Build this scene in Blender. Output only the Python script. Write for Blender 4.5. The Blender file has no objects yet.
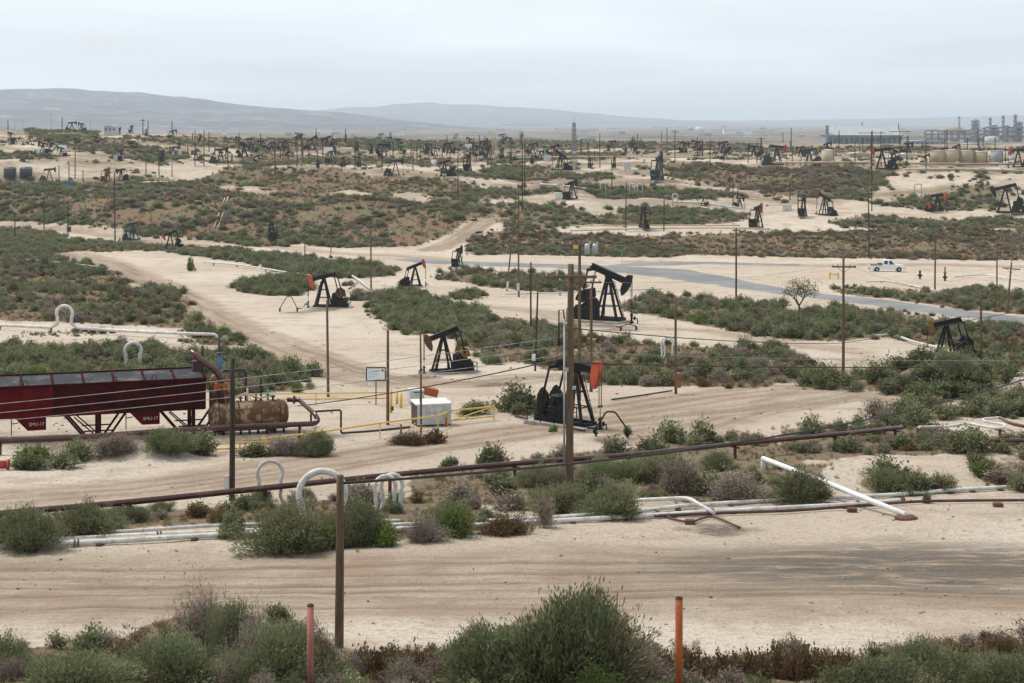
import bpy, math, random
import numpy as np
from mathutils import Vector, Matrix

# ------------------------------------------------------------------ camera, sky, sun, exposure
F = 1700.0            # focal length in pixels of the 1024 px wide frame
HOR = 122.0           # image row of the horizon
CZ = 30.0             # camera height above the valley floor datum
sc = bpy.context.scene
cam_d = bpy.data.cameras.new('camera')
cam = bpy.data.objects.new('camera', cam_d)
sc.collection.objects.link(cam)
cam.location = (0, 0, CZ)
cam.rotation_euler = (math.radians(90), 0, 0)
cam_d.sensor_width = 36.0
cam_d.lens = F * 36.0 / 1024.0
cam_d.shift_y = -(341.5 - HOR) / 1024.0
cam_d.clip_start = 0.5
cam_d.clip_end = 60000.0
sc.camera = cam

SUN_EL, SUN_AZ = math.radians(58), math.radians(-55)    # azimuth from +Y (view direction), negative = left
world = bpy.data.worlds.new('World'); sc.world = world
world.use_nodes = True
wn, wl = world.node_tree.nodes, world.node_tree.links
wn.clear()
w_out = wn.new('ShaderNodeOutputWorld'); w_bg = wn.new('ShaderNodeBackground')
w_sky = wn.new('ShaderNodeTexSky'); w_sky.sky_type = 'NISHITA'; w_sky.sun_disc = False
w_sky.sun_elevation = SUN_EL; w_sky.sun_rotation = SUN_AZ
w_sky.air_density = 1.0; w_sky.dust_density = 3.0; w_sky.ozone_density = 1.5
w_tc = wn.new('ShaderNodeTexCoord'); w_map = wn.new('ShaderNodeMapping')
w_map.inputs['Scale'].default_value = (1.0, 1.0, 9.0)
w_noise = wn.new('ShaderNodeTexNoise'); w_noise.inputs['Scale'].default_value = 3.2
w_noise.inputs['Detail'].default_value = 7; w_noise.inputs['Roughness'].default_value = 0.55
w_ramp = wn.new('ShaderNodeMapRange')
w_ramp.inputs[1].default_value = 0.32; w_ramp.inputs[2].default_value = 0.70
w_ramp.inputs[3].default_value = 0.68; w_ramp.inputs[4].default_value = 0.97
w_mix = wn.new('ShaderNodeMix'); w_mix.data_type = 'RGBA'
w_mix.inputs[7].default_value = (8.45, 9.2, 9.9, 1)      # high thin overcast veil
wl.new(w_tc.outputs['Generated'], w_map.inputs['Vector']); wl.new(w_map.outputs[0], w_noise.inputs['Vector'])
wl.new(w_noise.outputs[0], w_ramp.inputs[0]); wl.new(w_ramp.outputs[0], w_mix.inputs[0])
wl.new(w_sky.outputs[0], w_mix.inputs[6]); wl.new(w_mix.outputs[2], w_bg.inputs['Color'])
w_bg.inputs['Strength'].default_value = 0.070
wl.new(w_bg.outputs[0], w_out.inputs['Surface'])

sun_d = bpy.data.lights.new('sun', 'SUN'); sun_d.energy = 2.0; sun_d.angle = math.radians(14)
sun_d.color = (1.0, 0.95, 0.87)
sun = bpy.data.objects.new('sun', sun_d); sc.collection.objects.link(sun)
_sd = Vector((math.sin(SUN_AZ) * math.cos(SUN_EL), math.cos(SUN_AZ) * math.cos(SUN_EL), math.sin(SUN_EL)))
sun.rotation_euler = (-_sd).to_track_quat('-Z', 'Y').to_euler()
sun.location = _sd * 200

sc.view_settings.view_transform = 'Standard'; sc.view_settings.look = 'None'
sc.view_settings.gamma = 1.0; sc.view_settings.exposure = 0.70
sc.view_settings.use_curve_mapping = False
sc.render.engine = 'CYCLES'
sc.cycles.max_bounces = 9; sc.cycles.diffuse_bounces = 2; sc.cycles.transparent_max_bounces = 6
sc.cycles.volume_bounces = 8; sc.cycles.use_denoising = True
sc.cycles.sample_clamp_indirect = 8.0

R = random.Random(7)
NR = np.random.default_rng(11)
COL = sc.collection

# ------------------------------------------------------------------ materials
def new_mat(name):
    m = bpy.data.materials.new(name); m.use_nodes = True
    n, l = m.node_tree.nodes, m.node_tree.links
    n.clear()
    out = n.new('ShaderNodeOutputMaterial')
    return m, n, l, out

def noise_node(n, l, scale, detail=4, rough=0.55, vec=None, dist=0.0):
    t = n.new('ShaderNodeTexNoise'); t.inputs['Scale'].default_value = scale
    t.inputs['Detail'].default_value = detail; t.inputs['Roughness'].default_value = rough
    t.inputs['Distortion'].default_value = dist
    if vec is not None: l.new(vec, t.inputs['Vector'])
    return t

def maprange(n, l, src, a, b, c=0.0, d=1.0, smooth=False):
    r = n.new('ShaderNodeMapRange')
    if smooth: r.interpolation_type = 'SMOOTHSTEP'
    r.inputs[1].default_value = a; r.inputs[2].default_value = b
    r.inputs[3].default_value = c; r.inputs[4].default_value = d
    l.new(src, r.inputs[0]); return r.outputs[0]

def mixc(n, l, fac, a, b, mode='MIX'):
    m = n.new('ShaderNodeMix'); m.data_type = 'RGBA'; m.blend_type = mode
    for i, v in ((0, fac), (6, a), (7, b)):
        if isinstance(v, (int, float)): m.inputs[i].default_value = v
        elif isinstance(v, tuple): m.inputs[i].default_value = (*v, 1.0)
        else: l.new(v, m.inputs[i])
    return m.outputs[2]

def math_n(n, l, op, a, b=None):
    m = n.new('ShaderNodeMath'); m.operation = op
    for i, v in ((0, a), (1, b)):
        if v is None: continue
        if isinstance(v, (int, float)): m.inputs[i].default_value = v
        else: l.new(v, m.inputs[i])
    return m.outputs[0]

def worn(name, base, second, scale=3.0, lo=0.45, hi=0.62, rough=0.6, metal=0.0, third=None, bump=0.15, spec=0.4, stretch=(1, 1, 1)):
    """paint / rust / wood type surface: two or three colours broken up by noise in object space"""
    m, n, l, out = new_mat(name)
    tc = n.new('ShaderNodeTexCoord'); mp = n.new('ShaderNodeMapping'); mp.inputs['Scale'].default_value = stretch
    oi = n.new('ShaderNodeObjectInfo'); ad = n.new('ShaderNodeVectorMath'); ad.operation = 'ADD'
    l.new(tc.outputs['Object'], mp.inputs['Vector']); l.new(mp.outputs[0], ad.inputs[0])
    cx = n.new('ShaderNodeCombineXYZ'); l.new(math_n(n, l, 'MULTIPLY', oi.outputs['Random'], 37.0), cx.inputs[0])
    l.new(cx.outputs[0], ad.inputs[1])
    v = ad.outputs[0]
    n1 = noise_node(n, l, scale, 6, 0.65, v)
    col = mixc(n, l, maprange(n, l, n1.outputs[0], lo, hi, smooth=True), base, second)
    if third:
        n2 = noise_node(n, l, scale * 3.7, 5, 0.7, v)
        col = mixc(n, l, maprange(n, l, n2.outputs[0], 0.56, 0.70, 0, 0.85, True), col, third)
    n3 = noise_node(n, l, scale * 9, 3, 0.6, v)
    col = mixc(n, l, 1.0, col, maprange(n, l, n3.outputs[0], 0.3, 0.7, 0.86, 1.1), 'MULTIPLY')
    p = n.new('ShaderNodeBsdfPrincipled'); l.new(col, p.inputs['Base Color'])
    p.inputs['Metallic'].default_value = metal; p.inputs['Specular IOR Level'].default_value = spec
    l.new(maprange(n, l, n1.outputs[0], 0.3, 0.7, max(0.05, rough - 0.12), min(1, rough + 0.15)), p.inputs['Roughness'])
    if bump:
        b = n.new('ShaderNodeBump'); b.inputs['Strength'].default_value = bump; b.inputs['Distance'].default_value = 0.02
        l.new(n3.outputs[0], b.inputs['Height']); l.new(b.outputs[0], p.inputs['Normal'])
    l.new(p.outputs[0], out.inputs['Surface'])
    return m

M = {}
M['black'] = worn('black_paint', (0.007, 0.0075, 0.009), (0.016, 0.015, 0.015), 2.0, rough=0.62, spec=0.22, third=(0.06, 0.035, 0.022))
M['darkgreen'] = worn('dark_green_paint', (0.018, 0.026, 0.026), (0.03, 0.034, 0.03), 2.0, rough=0.5, third=(0.05, 0.04, 0.03))
M['greydark'] = worn('dark_grey_steel', (0.05, 0.053, 0.056), (0.08, 0.075, 0.07), 2.0, rough=0.55)
M['orange'] = worn('orange_red_paint', (0.56, 0.085, 0.022), (0.43, 0.07, 0.025), 1.6, rough=0.55, third=(0.24, 0.06, 0.03))
M['redpaint'] = worn('faded_red_paint', (0.42, 0.045, 0.03), (0.30, 0.05, 0.035), 1.6, rough=0.55, third=(0.2, 0.07, 0.05))
M['yellowrust'] = worn('yellow_rust_paint', (0.23, 0.115, 0.022), (0.09, 0.04, 0.018), 2.2, rough=0.7, third=(0.05, 0.03, 0.02))
M['yellow'] = worn('yellow_paint', (0.68, 0.44, 0.07), (0.58, 0.38, 0.09), 2.0, rough=0.55, third=(0.36, 0.24, 0.1))
M['paleyellow'] = worn('sun_bleached_yellow_paint', (0.70, 0.46, 0.11), (0.62, 0.40, 0.10), 2.0, rough=0.6, third=(0.38, 0.2, 0.08))
M['maroon'] = worn('dark_red_steel_paint', (0.052, 0.0025, 0.003), (0.026, 0.0025, 0.003), 0.9, lo=0.42, hi=0.6, rough=0.8, spec=0.06, third=(0.022, 0.009, 0.009), bump=0.08)
M['maroon2'] = worn('brighter_red_steel_paint', (0.105, 0.003, 0.004), (0.066, 0.003, 0.004), 1.2, rough=0.8, spec=0.06, third=(0.08, 0.014, 0.012), bump=0.08)
M['rustpipe'] = worn('brown_red_pipe_coat', (0.085, 0.04, 0.034), (0.12, 0.06, 0.048), 1.2, rough=0.2, metal=0.6, third=(0.05, 0.028, 0.024), spec=0.5)
M['rust'] = worn('rust', (0.095, 0.042, 0.027), (0.14, 0.065, 0.04), 2.4, rough=0.9, third=(0.045, 0.024, 0.018), bump=0.4)
M['rustcream'] = worn('cream_tank_with_rust', (0.32, 0.24, 0.14), (0.12, 0.055, 0.025), 1.6, lo=0.40, hi=0.52, rough=0.85, third=(0.05, 0.026, 0.018), bump=0.4)
M['whitepipe'] = worn('white_pipe_coating', (0.62, 0.60, 0.565), (0.47, 0.44, 0.40), 1.8, rough=0.55, third=(0.27, 0.19, 0.125), bump=0.25)
M['greywhite'] = worn('aged_white_pipe_coating', (0.56, 0.54, 0.50), (0.42, 0.40, 0.37), 1.3, rough=0.6, third=(0.27, 0.2, 0.15), bump=0.1)
M['wood'] = worn('weathered_pole_wood', (0.15, 0.100, 0.062), (0.10, 0.066, 0.042), 2.5, rough=0.9, third=(0.19, 0.14, 0.1), bump=0.6, stretch=(6, 6, 0.5), spec=0.15)
M['wooddark'] = worn('tarred_pole_wood', (0.065, 0.044, 0.034), (0.042, 0.032, 0.027), 2.5, rough=0.9, third=(0.11, 0.078, 0.055), bump=0.6, stretch=(6, 6, 0.5), spec=0.15)
M['rustpost'] = worn('rust_red_post', (0.36, 0.095, 0.025), (0.27, 0.075, 0.025), 2.2, rough=0.8, third=(0.12, 0.045, 0.025), bump=0.4, stretch=(2, 2, 0.7))
M['pinkpost'] = worn('faded_pink_red_post', (0.36, 0.14, 0.11), (0.27, 0.115, 0.09), 2.2, rough=0.8, third=(0.22, 0.1, 0.07), bump=0.4, stretch=(2, 2, 0.7))
M['concrete'] = worn('dusty_concrete', (0.36, 0.32, 0.27), (0.28, 0.25, 0.21), 1.5, rough=0.95, third=(0.16, 0.13, 0.1), bump=0.3, spec=0.1)
M['galv'] = worn('galvanised_steel', (0.42, 0.45, 0.47), (0.33, 0.36, 0.38), 2.0, rough=0.45, metal=0.3, bump=0.05)
M['shedpaint'] = worn('pale_blue_white_sheet_metal', (0.50, 0.53, 0.53), (0.40, 0.43, 0.44), 2.2, rough=0.6, third=(0.28, 0.26, 0.23), bump=0.08)
M['shedroof'] = worn('dusty_white_sheet', (0.66, 0.65, 0.60), (0.54, 0.52, 0.47), 2.0, rough=0.7, bump=0.05)
M['brownpaint'] = worn('dark_brown_panel', (0.07, 0.03, 0.024), (0.05, 0.025, 0.02), 2.0, rough=0.7)
M['signwhite'] = worn('white_sign_board', (0.72, 0.76, 0.78), (0.66, 0.70, 0.72), 2.0, rough=0.5, bump=0)
M['signink'] = worn('grey_blue_sign_print', (0.28, 0.34, 0.40), (0.34, 0.40, 0.45), 8.0, rough=0.6, bump=0)
M['navy'] = worn('navy_print', (0.03, 0.05, 0.12), (0.04, 0.06, 0.12), 4.0, rough=0.6, bump=0)
M['white'] = worn('white_paint', (0.76, 0.76, 0.75), (0.68, 0.68, 0.66), 2.0, rough=0.5, bump=0.03)
M['cable'] = worn('black_cable', (0.018, 0.017, 0.017), (0.03, 0.028, 0.026), 2.0, rough=0.6, bump=0)
M['wire'] = worn('weathered_aluminium_wire', (0.30, 0.29, 0.28), (0.22, 0.21, 0.2), 2.0, rough=0.5, bump=0)
M['blue'] = worn('blue_paint', (0.05, 0.14, 0.34), (0.04, 0.10, 0.24), 3.0, rough=0.5)
M['teal'] = worn('teal_paint', (0.02, 0.26, 0.2), (0.02, 0.2, 0.17), 3.0, rough=0.5)
M['cream'] = worn('cream_tank_paint', (0.50, 0.41, 0.29), (0.44, 0.36, 0.26), 0.25, rough=0.7, bump=0.02)
M['tan'] = worn('tan_tank_paint', (0.40, 0.31, 0.21), (0.34, 0.27, 0.19), 0.2, rough=0.8, bump=0.02)
M['greybuild'] = worn('grey_sheet_building', (0.27, 0.29, 0.31), (0.22, 0.24, 0.26), 0.1, rough=0.8, bump=0)
M['palebuild'] = worn('pale_building', (0.52, 0.53, 0.53), (0.44, 0.45, 0.45), 0.1, rough=0.8, bump=0)
M['darkbuild'] = worn('dark_open_side', (0.055, 0.06, 0.066), (0.04, 0.045, 0.05), 0.1, rough=0.8, bump=0)
M['boxbrown'] = worn('brown_control_box', (0.26, 0.125, 0.05), (0.19, 0.09, 0.04), 2.0, rough=0.8, third=(0.1, 0.05, 0.03))
M['steelgrey'] = worn('process_steel', (0.19, 0.195, 0.20), (0.13, 0.135, 0.14), 0.2, rough=0.6, bump=0)
M['tyre'] = worn('tyre_rubber', (0.018, 0.018, 0.018), (0.03, 0.028, 0.025), 4.0, rough=0.9, bump=0)
M['carpaint'] = worn('white_car_paint', (0.78, 0.79, 0.80), (0.72, 0.72, 0.71), 0.8, rough=0.25, bump=0, spec=0.5)
M['carglass'] = worn('dark_car_glass', (0.03, 0.04, 0.05), (0.02, 0.03, 0.04), 2.0, rough=0.12, bump=0, spec=0.6)
M['tail'] = worn('red_lamp_lens', (0.35, 0.02, 0.02), (0.3, 0.02, 0.02), 2.0, rough=0.3, bump=0)
M['bark'] = worn('grey_bark', (0.10, 0.082, 0.065), (0.07, 0.058, 0.046), 4, rough=0.95, bump=0.4, spec=0.1)
M['lettering'] = worn('white_lettering', (0.55, 0.5, 0.46), (0.5, 0.45, 0.42), 3, rough=0.7, bump=0)

def grating(name):
    m, n, l, out = new_mat(name)
    tc = n.new('ShaderNodeTexCoord')
    n1 = noise_node(n, l, 26, 3, 0.7, tc.outputs['Object']); n2 = noise_node(n, l, 0.9, 4, 0.6, tc.outputs['Object'])
    col = mixc(n, l, maprange(n, l, n1.outputs[0], 0.35, 0.65), (0.022, 0.024, 0.027), (0.095, 0.102, 0.108))
    col = mixc(n, l, maprange(n, l, n2.outputs[0], 0.5, 0.7, 0, 0.6), col, (0.2, 0.17, 0.15))
    p = n.new('ShaderNodeBsdfPrincipled'); l.new(col, p.inputs['Base Color']); p.inputs['Roughness'].default_value = 0.9; p.inputs['Specular IOR Level'].default_value = 0.0
    l.new(p.outputs[0], out.inputs['Surface']); return m
M['grating'] = grating('grey_walkway_mesh')

def leaf_mat(name, dark, light, dry, dryfac, trans=0.25):
    m, n, l, out = new_mat(name)
    at = n.new('ShaderNodeAttribute'); at.attribute_name = 'tone'
    oi = n.new('ShaderNodeObjectInfo')
    t = math_n(n, l, 'ADD', math_n(n, l, 'MULTIPLY', at.outputs['Fac'], 0.62), math_n(n, l, 'MULTIPLY', oi.outputs['Random'], 0.40))
    col = mixc(n, l, t, dark, light)
    k = math_n(n, l, 'ADD', math_n(n, l, 'MULTIPLY', oi.outputs['Random'], 1.0), math_n(n, l, 'MULTIPLY', at.outputs['Fac'], 0.55))
    k2 = math_n(n, l, 'FRACT', math_n(n, l, 'MULTIPLY', k, 3.71))
    ad = n.new('ShaderNodeAttribute'); ad.attribute_name = 'dryness'
    col = mixc(n, l, math_n(n, l, 'MAXIMUM', maprange(n, l, k2, 1.0 - dryfac, 1.0, 0.0, 0.8), ad.outputs['Fac']), col, dry)
    d = n.new('ShaderNodeBsdfDiffuse'); l.new(col, d.inputs['Color'])
    tr = n.new('ShaderNodeBsdfTranslucent'); l.new(col, tr.inputs['Color'])
    mx = n.new('ShaderNodeMixShader'); mx.inputs[0].default_value = trans
    l.new(d.outputs[0], mx.inputs[1]); l.new(tr.outputs[0], mx.inputs[2]); l.new(mx.outputs[0], out.inputs['Surface'])
    return m
M['leaf'] = leaf_mat('saltbush_leaf', (0.027, 0.037, 0.012), (0.285, 0.325, 0.165), (0.27, 0.21, 0.145), 0.24)
M['leafgreen'] = leaf_mat('fresh_green_leaf', (0.06, 0.095, 0.022), (0.19, 0.26, 0.065), (0.20, 0.17, 0.08), 0.15)
M['leafdead'] = leaf_mat('dead_grey_twig', (0.125, 0.104, 0.08), (0.37, 0.32, 0.255), (0.24, 0.16, 0.12), 0.3, 0.1)
M['leafweed'] = leaf_mat('brown_weed', (0.075, 0.058, 0.026), (0.215, 0.16, 0.085), (0.15, 0.078, 0.046), 0.4, 0.15)
M['leaftree'] = leaf_mat('dusty_tree_leaf', (0.085, 0.078, 0.045), (0.20, 0.18, 0.11), (0.2, 0.15, 0.1), 0.35)
M['leafgrass'] = leaf_mat('dry_grass', (0.13, 0.105, 0.05), (0.36, 0.29, 0.17), (0.22, 0.12, 0.07), 0.3, 0.2)
M['stem'] = worn('grey_brown_stem', (0.12, 0.095, 0.075), (0.18, 0.15, 0.125), 6, rough=0.95, bump=0, spec=0.1)

# ------------------------------------------------------------------ mesh building helpers
class MB:
    """collects simple shapes; build() links them as one mesh object"""
    def __init__(s): s.v = []; s.f = []; s.sm = []
    def _add(s, vs, fs, smooth=False):
        o = len(s.v); s.v += [tuple(p) for p in vs]
        for f in fs: s.f.append(tuple(i + o for i in f)); s.sm.append(smooth)
        return s
    def box(s, c, d, rot=None, bev=0.0):
        x, y, z = d[0] / 2, d[1] / 2, d[2] / 2
        c = Vector(c)
        if bev > 0:
            b = min(bev, x * 0.9, y * 0.9, z * 0.9)
            pts = [(x - b, y, 0), (x, y - b, 0), (x, -y + b, 0), (x - b, -y, 0), (-x + b, -y, 0), (-x, -y + b, 0), (-x, y - b, 0), (-x + b, y, 0)]
            vs = []
            for zz, k in ((-z, 1), (z - b, 1), (z, 0)):
                for px, py, _ in pts:
                    q = (px, py) if k else (px * (1 - b / x), py * (1 - b / y))
                    vs.append(Vector((q[0], q[1], zz)))
            fs = [tuple(range(8)), tuple(16 + i for i in reversed(range(8)))]
            for r in range(2):
                for i in range(8):
                    j = (i + 1) % 8
                    fs.append((r * 8 + j, r * 8 + i, r * 8 + 8 + i, r * 8 + 8 + j))
        else:
            vs = [Vector((sx * x, sy * y, sz * z)) for sz in (-1, 1) for sx, sy in ((-1, -1), (1, -1), (1, 1), (-1, 1))]
            fs = [(3, 2, 1, 0), (4, 5, 6, 7), (0, 1, 5, 4), (1, 2, 6, 5), (2, 3, 7, 6), (3, 0, 4, 7)]
        if rot is not None: vs = [rot @ v for v in vs]
        return s._add([v + c for v in vs], fs)
    def bar(s, a, b, w, h=None, up=(0, 0, 1)):
        a, b = Vector(a), Vector(b); h = h or w
        d = (b - a); L = d.length; d.normalize()
        u = Vector(up)
        if abs(d.dot(u)) > 0.97: u = Vector((1, 0, 0))
        sd = d.cross(u).normalized(); u = sd.cross(d)
        vs = [p + sd * (i * w / 2) + u * (j * h / 2) for p in (a, b) for i, j in ((-1, -1), (1, -1), (1, 1), (-1, 1))]
        return s._add(vs, [(3, 2, 1, 0), (4, 5, 6, 7), (0, 1, 5, 4), (1, 2, 6, 5), (2, 3, 7, 6), (3, 0, 4, 7)])
    def ibeam(s, a, b, w, h, t=0.18):
        a, b = Vector(a), Vector(b); d = (b - a).normalized(); sd = d.cross(Vector((0, 0, 1))).normalized(); u = sd.cross(d)
        s.bar(a + u * h * (0.5 - t / 2), b + u * h * (0.5 - t / 2), w, h * t)
        s.bar(a - u * h * (0.5 - t / 2), b - u * h * (0.5 - t / 2), w, h * t)
        s.bar(a, b, w * 0.3, h * (1 - 2 * t)); return s
    def tube(s, pts, r, n=10, cap=True):
        pts = [Vector(p) for p in pts]; rs = r if isinstance(r, (list, tuple)) else [r] * len(pts)
        vs = []; prev = None
        for i, p in enumerate(pts):
            d = (pts[min(i + 1, len(pts) - 1)] - pts[max(i - 1, 0)]).normalized()
            if prev is None:
                u = Vector((0, 0, 1)) if abs(d.z) < 0.9 else Vector((1, 0, 0))
                a = d.cross(u).normalized()
            else:
                a = (prev - d * prev.dot(d)).normalized()
            prev = a; b = d.cross(a)
            for k in range(n):
                t = 2 * math.pi * k / n
                vs.append(p + (a * math.cos(t) + b * math.sin(t)) * rs[i])
        fs = [(i * n + k, i * n + (k + 1) % n, (i + 1) * n + (k + 1) % n, (i + 1) * n + k) for i in range(len(pts) - 1) for k in range(n)]
        s._add(vs, fs, True)
        if cap:
            o = len(s.v) - len(vs)
            s.f.append(tuple(o + k for k in reversed(range(n)))); s.sm.append(False)
            s.f.append(tuple(o + (len(pts) - 1) * n + k for k in range(n))); s.sm.append(False)
        return s
    def cyl(s, a, b, r, n=14, r2=None): return s.tube([a, b], [r, r if r2 is None else r2], n)
    def lathe(s, prof, n=20, c=(0, 0, 0), axis='z'):
        vs = []; c = Vector(c)
        for r, z in prof:
            for k in range(n):
                t = 2 * math.pi * k / n
                v = Vector((r * math.cos(t), r * math.sin(t), z))
                if axis == 'x': v = Vector((v.z, v.x, v.y))
                vs.append(v + c)
        m = len(prof)
        fs = [(i * n + k, i * n + (k + 1) % n, (i + 1) * n + (k + 1) % n, (i + 1) * n + k) for i in range(m - 1) for k in range(n)]
        return s._add(vs, fs, True)
    def prism(s, poly, y0, y1):
        """polygon in the xz plane, extruded along y"""
        n = len(poly)
        vs = [(p[0], y0, p[1]) for p in poly] + [(p[0], y1, p[1]) for p in poly]
        fs = [tuple(range(n)), tuple(n + i for i in reversed(range(n)))] + [(i, n + i, n + (i + 1) % n, (i + 1) % n) for i in range(n)]
        return s._add(vs, fs)
    def quad(s, a, b, c, d): return s._add([a, b, c, d], [(0, 1, 2, 3)])
    def xf(s, mat):
        s.v = [tuple(mat @ Vector(p)) for p in s.v]; return s
    def mesh(s, name, mat):
        me = bpy.data.meshes.new(name); me.from_pydata(s.v, [], s.f)
        me.polygons.foreach_set('use_smooth', s.sm)
        if mat: me.materials.append(M[mat] if isinstance(mat, str) else mat)
        me.update(); return me
    def build(s, name, mat, parent=None, loc=None, rot=None):
        o = bpy.data.objects.new(name, s.mesh(name, mat)); COL.objects.link(o)
        if parent is not None: o.parent = parent
        if loc is not None: o.location = loc
        if rot is not None: o.rotation_euler = rot
        return o

def tag(o, label=None, cat=None, group=None, kind=None):
    if label: o['label'] = label
    if cat: o['category'] = cat
    if group: o['group'] = group
    if kind: o['kind'] = kind
    return o
def thing(name, label, cat, loc=(0, 0, 0), rz=0.0, group=None):
    o = bpy.data.objects.new(name, None); COL.objects.link(o)
    o.empty_display_size = 0.3; o.location = loc; o.rotation_euler = (0, 0, rz)
    return tag(o, label, cat, group)

def arc_path(pts, r, seg=5):
    """polyline with rounded corners"""
    pts = [Vector(p) for p in pts]; out = [pts[0]]
    for i in range(1, len(pts) - 1):
        a, b, c = pts[i - 1], pts[i], pts[i + 1]
        d1 = (a - b); d2 = (c - b); rr = min(r, d1.length * 0.48, d2.length * 0.48)
        p1 = b + d1.normalized() * rr; p2 = b + d2.normalized() * rr
        for k in range(seg + 1):
            t = k / seg
            out.append(p1 * (1 - t) ** 2 + b * 2 * t * (1 - t) + p2 * t * t)
    out.append(pts[-1]); return out
# ------------------------------------------------------------------ terrain
def _hash(ix, iy, seed):
    h = (ix.astype(np.int64) * 374761393 + iy.astype(np.int64) * 668265263 + seed * 1442695041) & 0x7fffffff
    h = ((h ^ (h >> 13)) * 1274126177) & 0x7fffffff
    return ((h ^ (h >> 16)) & 0xffffff) / float(0xffffff)
def vnoise(x, y, seed=0):
    ix, iy = np.floor(x), np.floor(y); fx, fy = x - ix, y - iy
    fx = fx * fx * (3 - 2 * fx); fy = fy * fy * (3 - 2 * fy)
    a = _hash(ix, iy, seed); b = _hash(ix + 1, iy, seed); c = _hash(ix, iy + 1, seed); d = _hash(ix + 1, iy + 1, seed)
    return (a * (1 - fx) + b * fx) * (1 - fy) + (c * (1 - fx) + d * fx) * fy
def fbm(x, y, scale, octv=4, seed=0):
    s = 0; amp = 0.5; x = np.asarray(x, float) / scale; y = np.asarray(y, float) / scale
    for i in range(octv):
        s = s + amp * (vnoise(x, y, seed + i * 17) - 0.5); x = x * 2.03 + 11.7; y = y * 2.03 + 5.3; amp *= 0.5
    return s * 2      # about -1..1

KX = np.array([-150, 0, 128, 256, 384, 512, 640, 768, 896, 1024, 1174], float)
def row(py, H):
    e = lambda q: np.array([q] * 11, float) if not isinstance(q, (list, tuple)) else np.array([q[0], *q, q[-1]], float)
    return e(py), e(H)
# lines across the valley (image row, drop below the camera), near to far, at the columns KX
LINES = [row(700, 11.2), row(640, 13.2), row(575, 14.5), row(520, 15.5), row(460, 17.2), row(410, 18.8), row(360, 21.0), row(310, 23.7),
         row([262, 268, 272, 272, 272, 272, 274, 276, 278], 26.0),
         row([222, 240, 247, 250, 250, 256, 258, 258, 262], [26.0, 26.4, 26.6, 26.8, 26.8, 26.8, 26.8, 26.8, 26.8]),
         row([189, 192, 191, 201, 235, 234, 232, 230, 232], [18.5, 18.5, 18.5, 20, 25, 25, 25, 25, 25]),
         row([182, 185, 186, 196, 200, 206, 215, 212, 208], [17.9, 17.9, 18, 19.6, 21, 22, 24, 24, 23.5]),
         row([165, 165, 172, 171, 172, 168, 166, 168, 172], [13, 13.2, 15, 14.5, 15.5, 15, 14.5, 14.5, 15]),
         row([150, 150, 155, 156, 157, 158, 159, 160, 161], [9.5, 9.5, 12, 12.5, 13.5, 13.6, 13.9, 13.9, 14]),
         row([138, 138, 142, 144.5, 147, 149, 150.5, 151.5, 152], [6.2, 6.2, 9, 11, 13, 13.1, 13.4, 13.5, 13.5]),
         row([131, 133, 137, 139.5, 142, 144, 145.5, 146.5, 147], [4, 5, 8, 10.5, 12.5, 13, 13.2, 13.3, 13.3])]
FIX0 = [(-3000.0, 1.9), (2.0, 1.9), (14.0, 6.2)]
FIX1 = [(1400.0, 20.0), (2600.0, 24.5), (5000.0, 30.0), (12000.0, 30.0), (60000.0, 30.0)]
BUMPS = []      # (x, y, radius_x, radius_y, height)

def terr0(x, y):
    x = np.asarray(x, float); y = np.asarray(y, float)
    px = np.clip(512 + F * x / np.maximum(y, 25.0), KX[0], KX[-1])
    Ys, Zs = [], []
    for Y, H in FIX0: Ys.append(np.full(px.shape, Y)); Zs.append(np.full(px.shape, -H))
    for py, H in LINES:
        h = np.interp(px, KX, H); r = np.interp(px, KX, py)
        Ys.append(F * h / (r - HOR)); Zs.append(-h)
    for Y, H in FIX1: Ys.append(np.full(px.shape, Y)); Zs.append(np.full(px.shape, -H))
    Ys = np.array(Ys); Zs = np.array(Zs); n = len(Ys)
    dz = (Zs[1:] - Zs[:-1]) / (Ys[1:] - Ys[:-1])
    tg = np.empty_like(Zs); tg[0] = dz[0]; tg[-1] = dz[-1]
    a, b = dz[:-1], dz[1:]
    tg[1:-1] = np.where(a * b > 0, 2 * a * b / np.where(np.abs(a + b) < 1e-9, 1e-9, a + b), 0.0)
    z = Zs[-1].copy()
    for i in range(n - 1):
        h = Ys[i + 1] - Ys[i]; t = (y - Ys[i]) / h
        mk = (t >= 0) & (t < 1)
        t = np.clip(t, 0, 1); t2 = t * t; t3 = t2 * t
        zz = (2 * t3 - 3 * t2 + 1) * Zs[i] + (t3 - 2 * t2 + t) * h * tg[i] + (-2 * t3 + 3 * t2) * Zs[i + 1] + (t3 - t2) * h * tg[i + 1]
        z = np.where(mk, zz, z)
    z = np.where(y < -3000, -1.9, z)
    far = np.clip((y - 330) / 120, 0, 1) * np.clip((2600 - y) / 1200, 0, 1)
    z = z + fbm(x, y, 9.0, 4, 3) * 0.16 * np.clip((y - 20) / 30, 0, 1) * np.clip((900 - y) / 500, 0, 1)
    z = z + (fbm(x, y, 42.0, 4, 9) * 1.9 + (0.5 - np.abs(fbm(x * 1.2, y, 34.0, 4, 19))) * 3.2 - 1.1) * far + fbm(x, y, 30.0, 3, 5) * 0.25 * np.clip((y - 60) / 60, 0, 1)
    return z
def terr(x, y):
    z = terr0(x, y)
    nb = 1 + 0.35 * fbm(x, y, 2.6, 3, 21) if BUMPS else 1
    for bx, by, rx, ry, h in BUMPS:
        q = ((x - bx) / rx) ** 2 + ((y - by) / ry) ** 2
        z = z + h * np.exp(-q * 1.4) * nb
    return z + CZ

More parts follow.
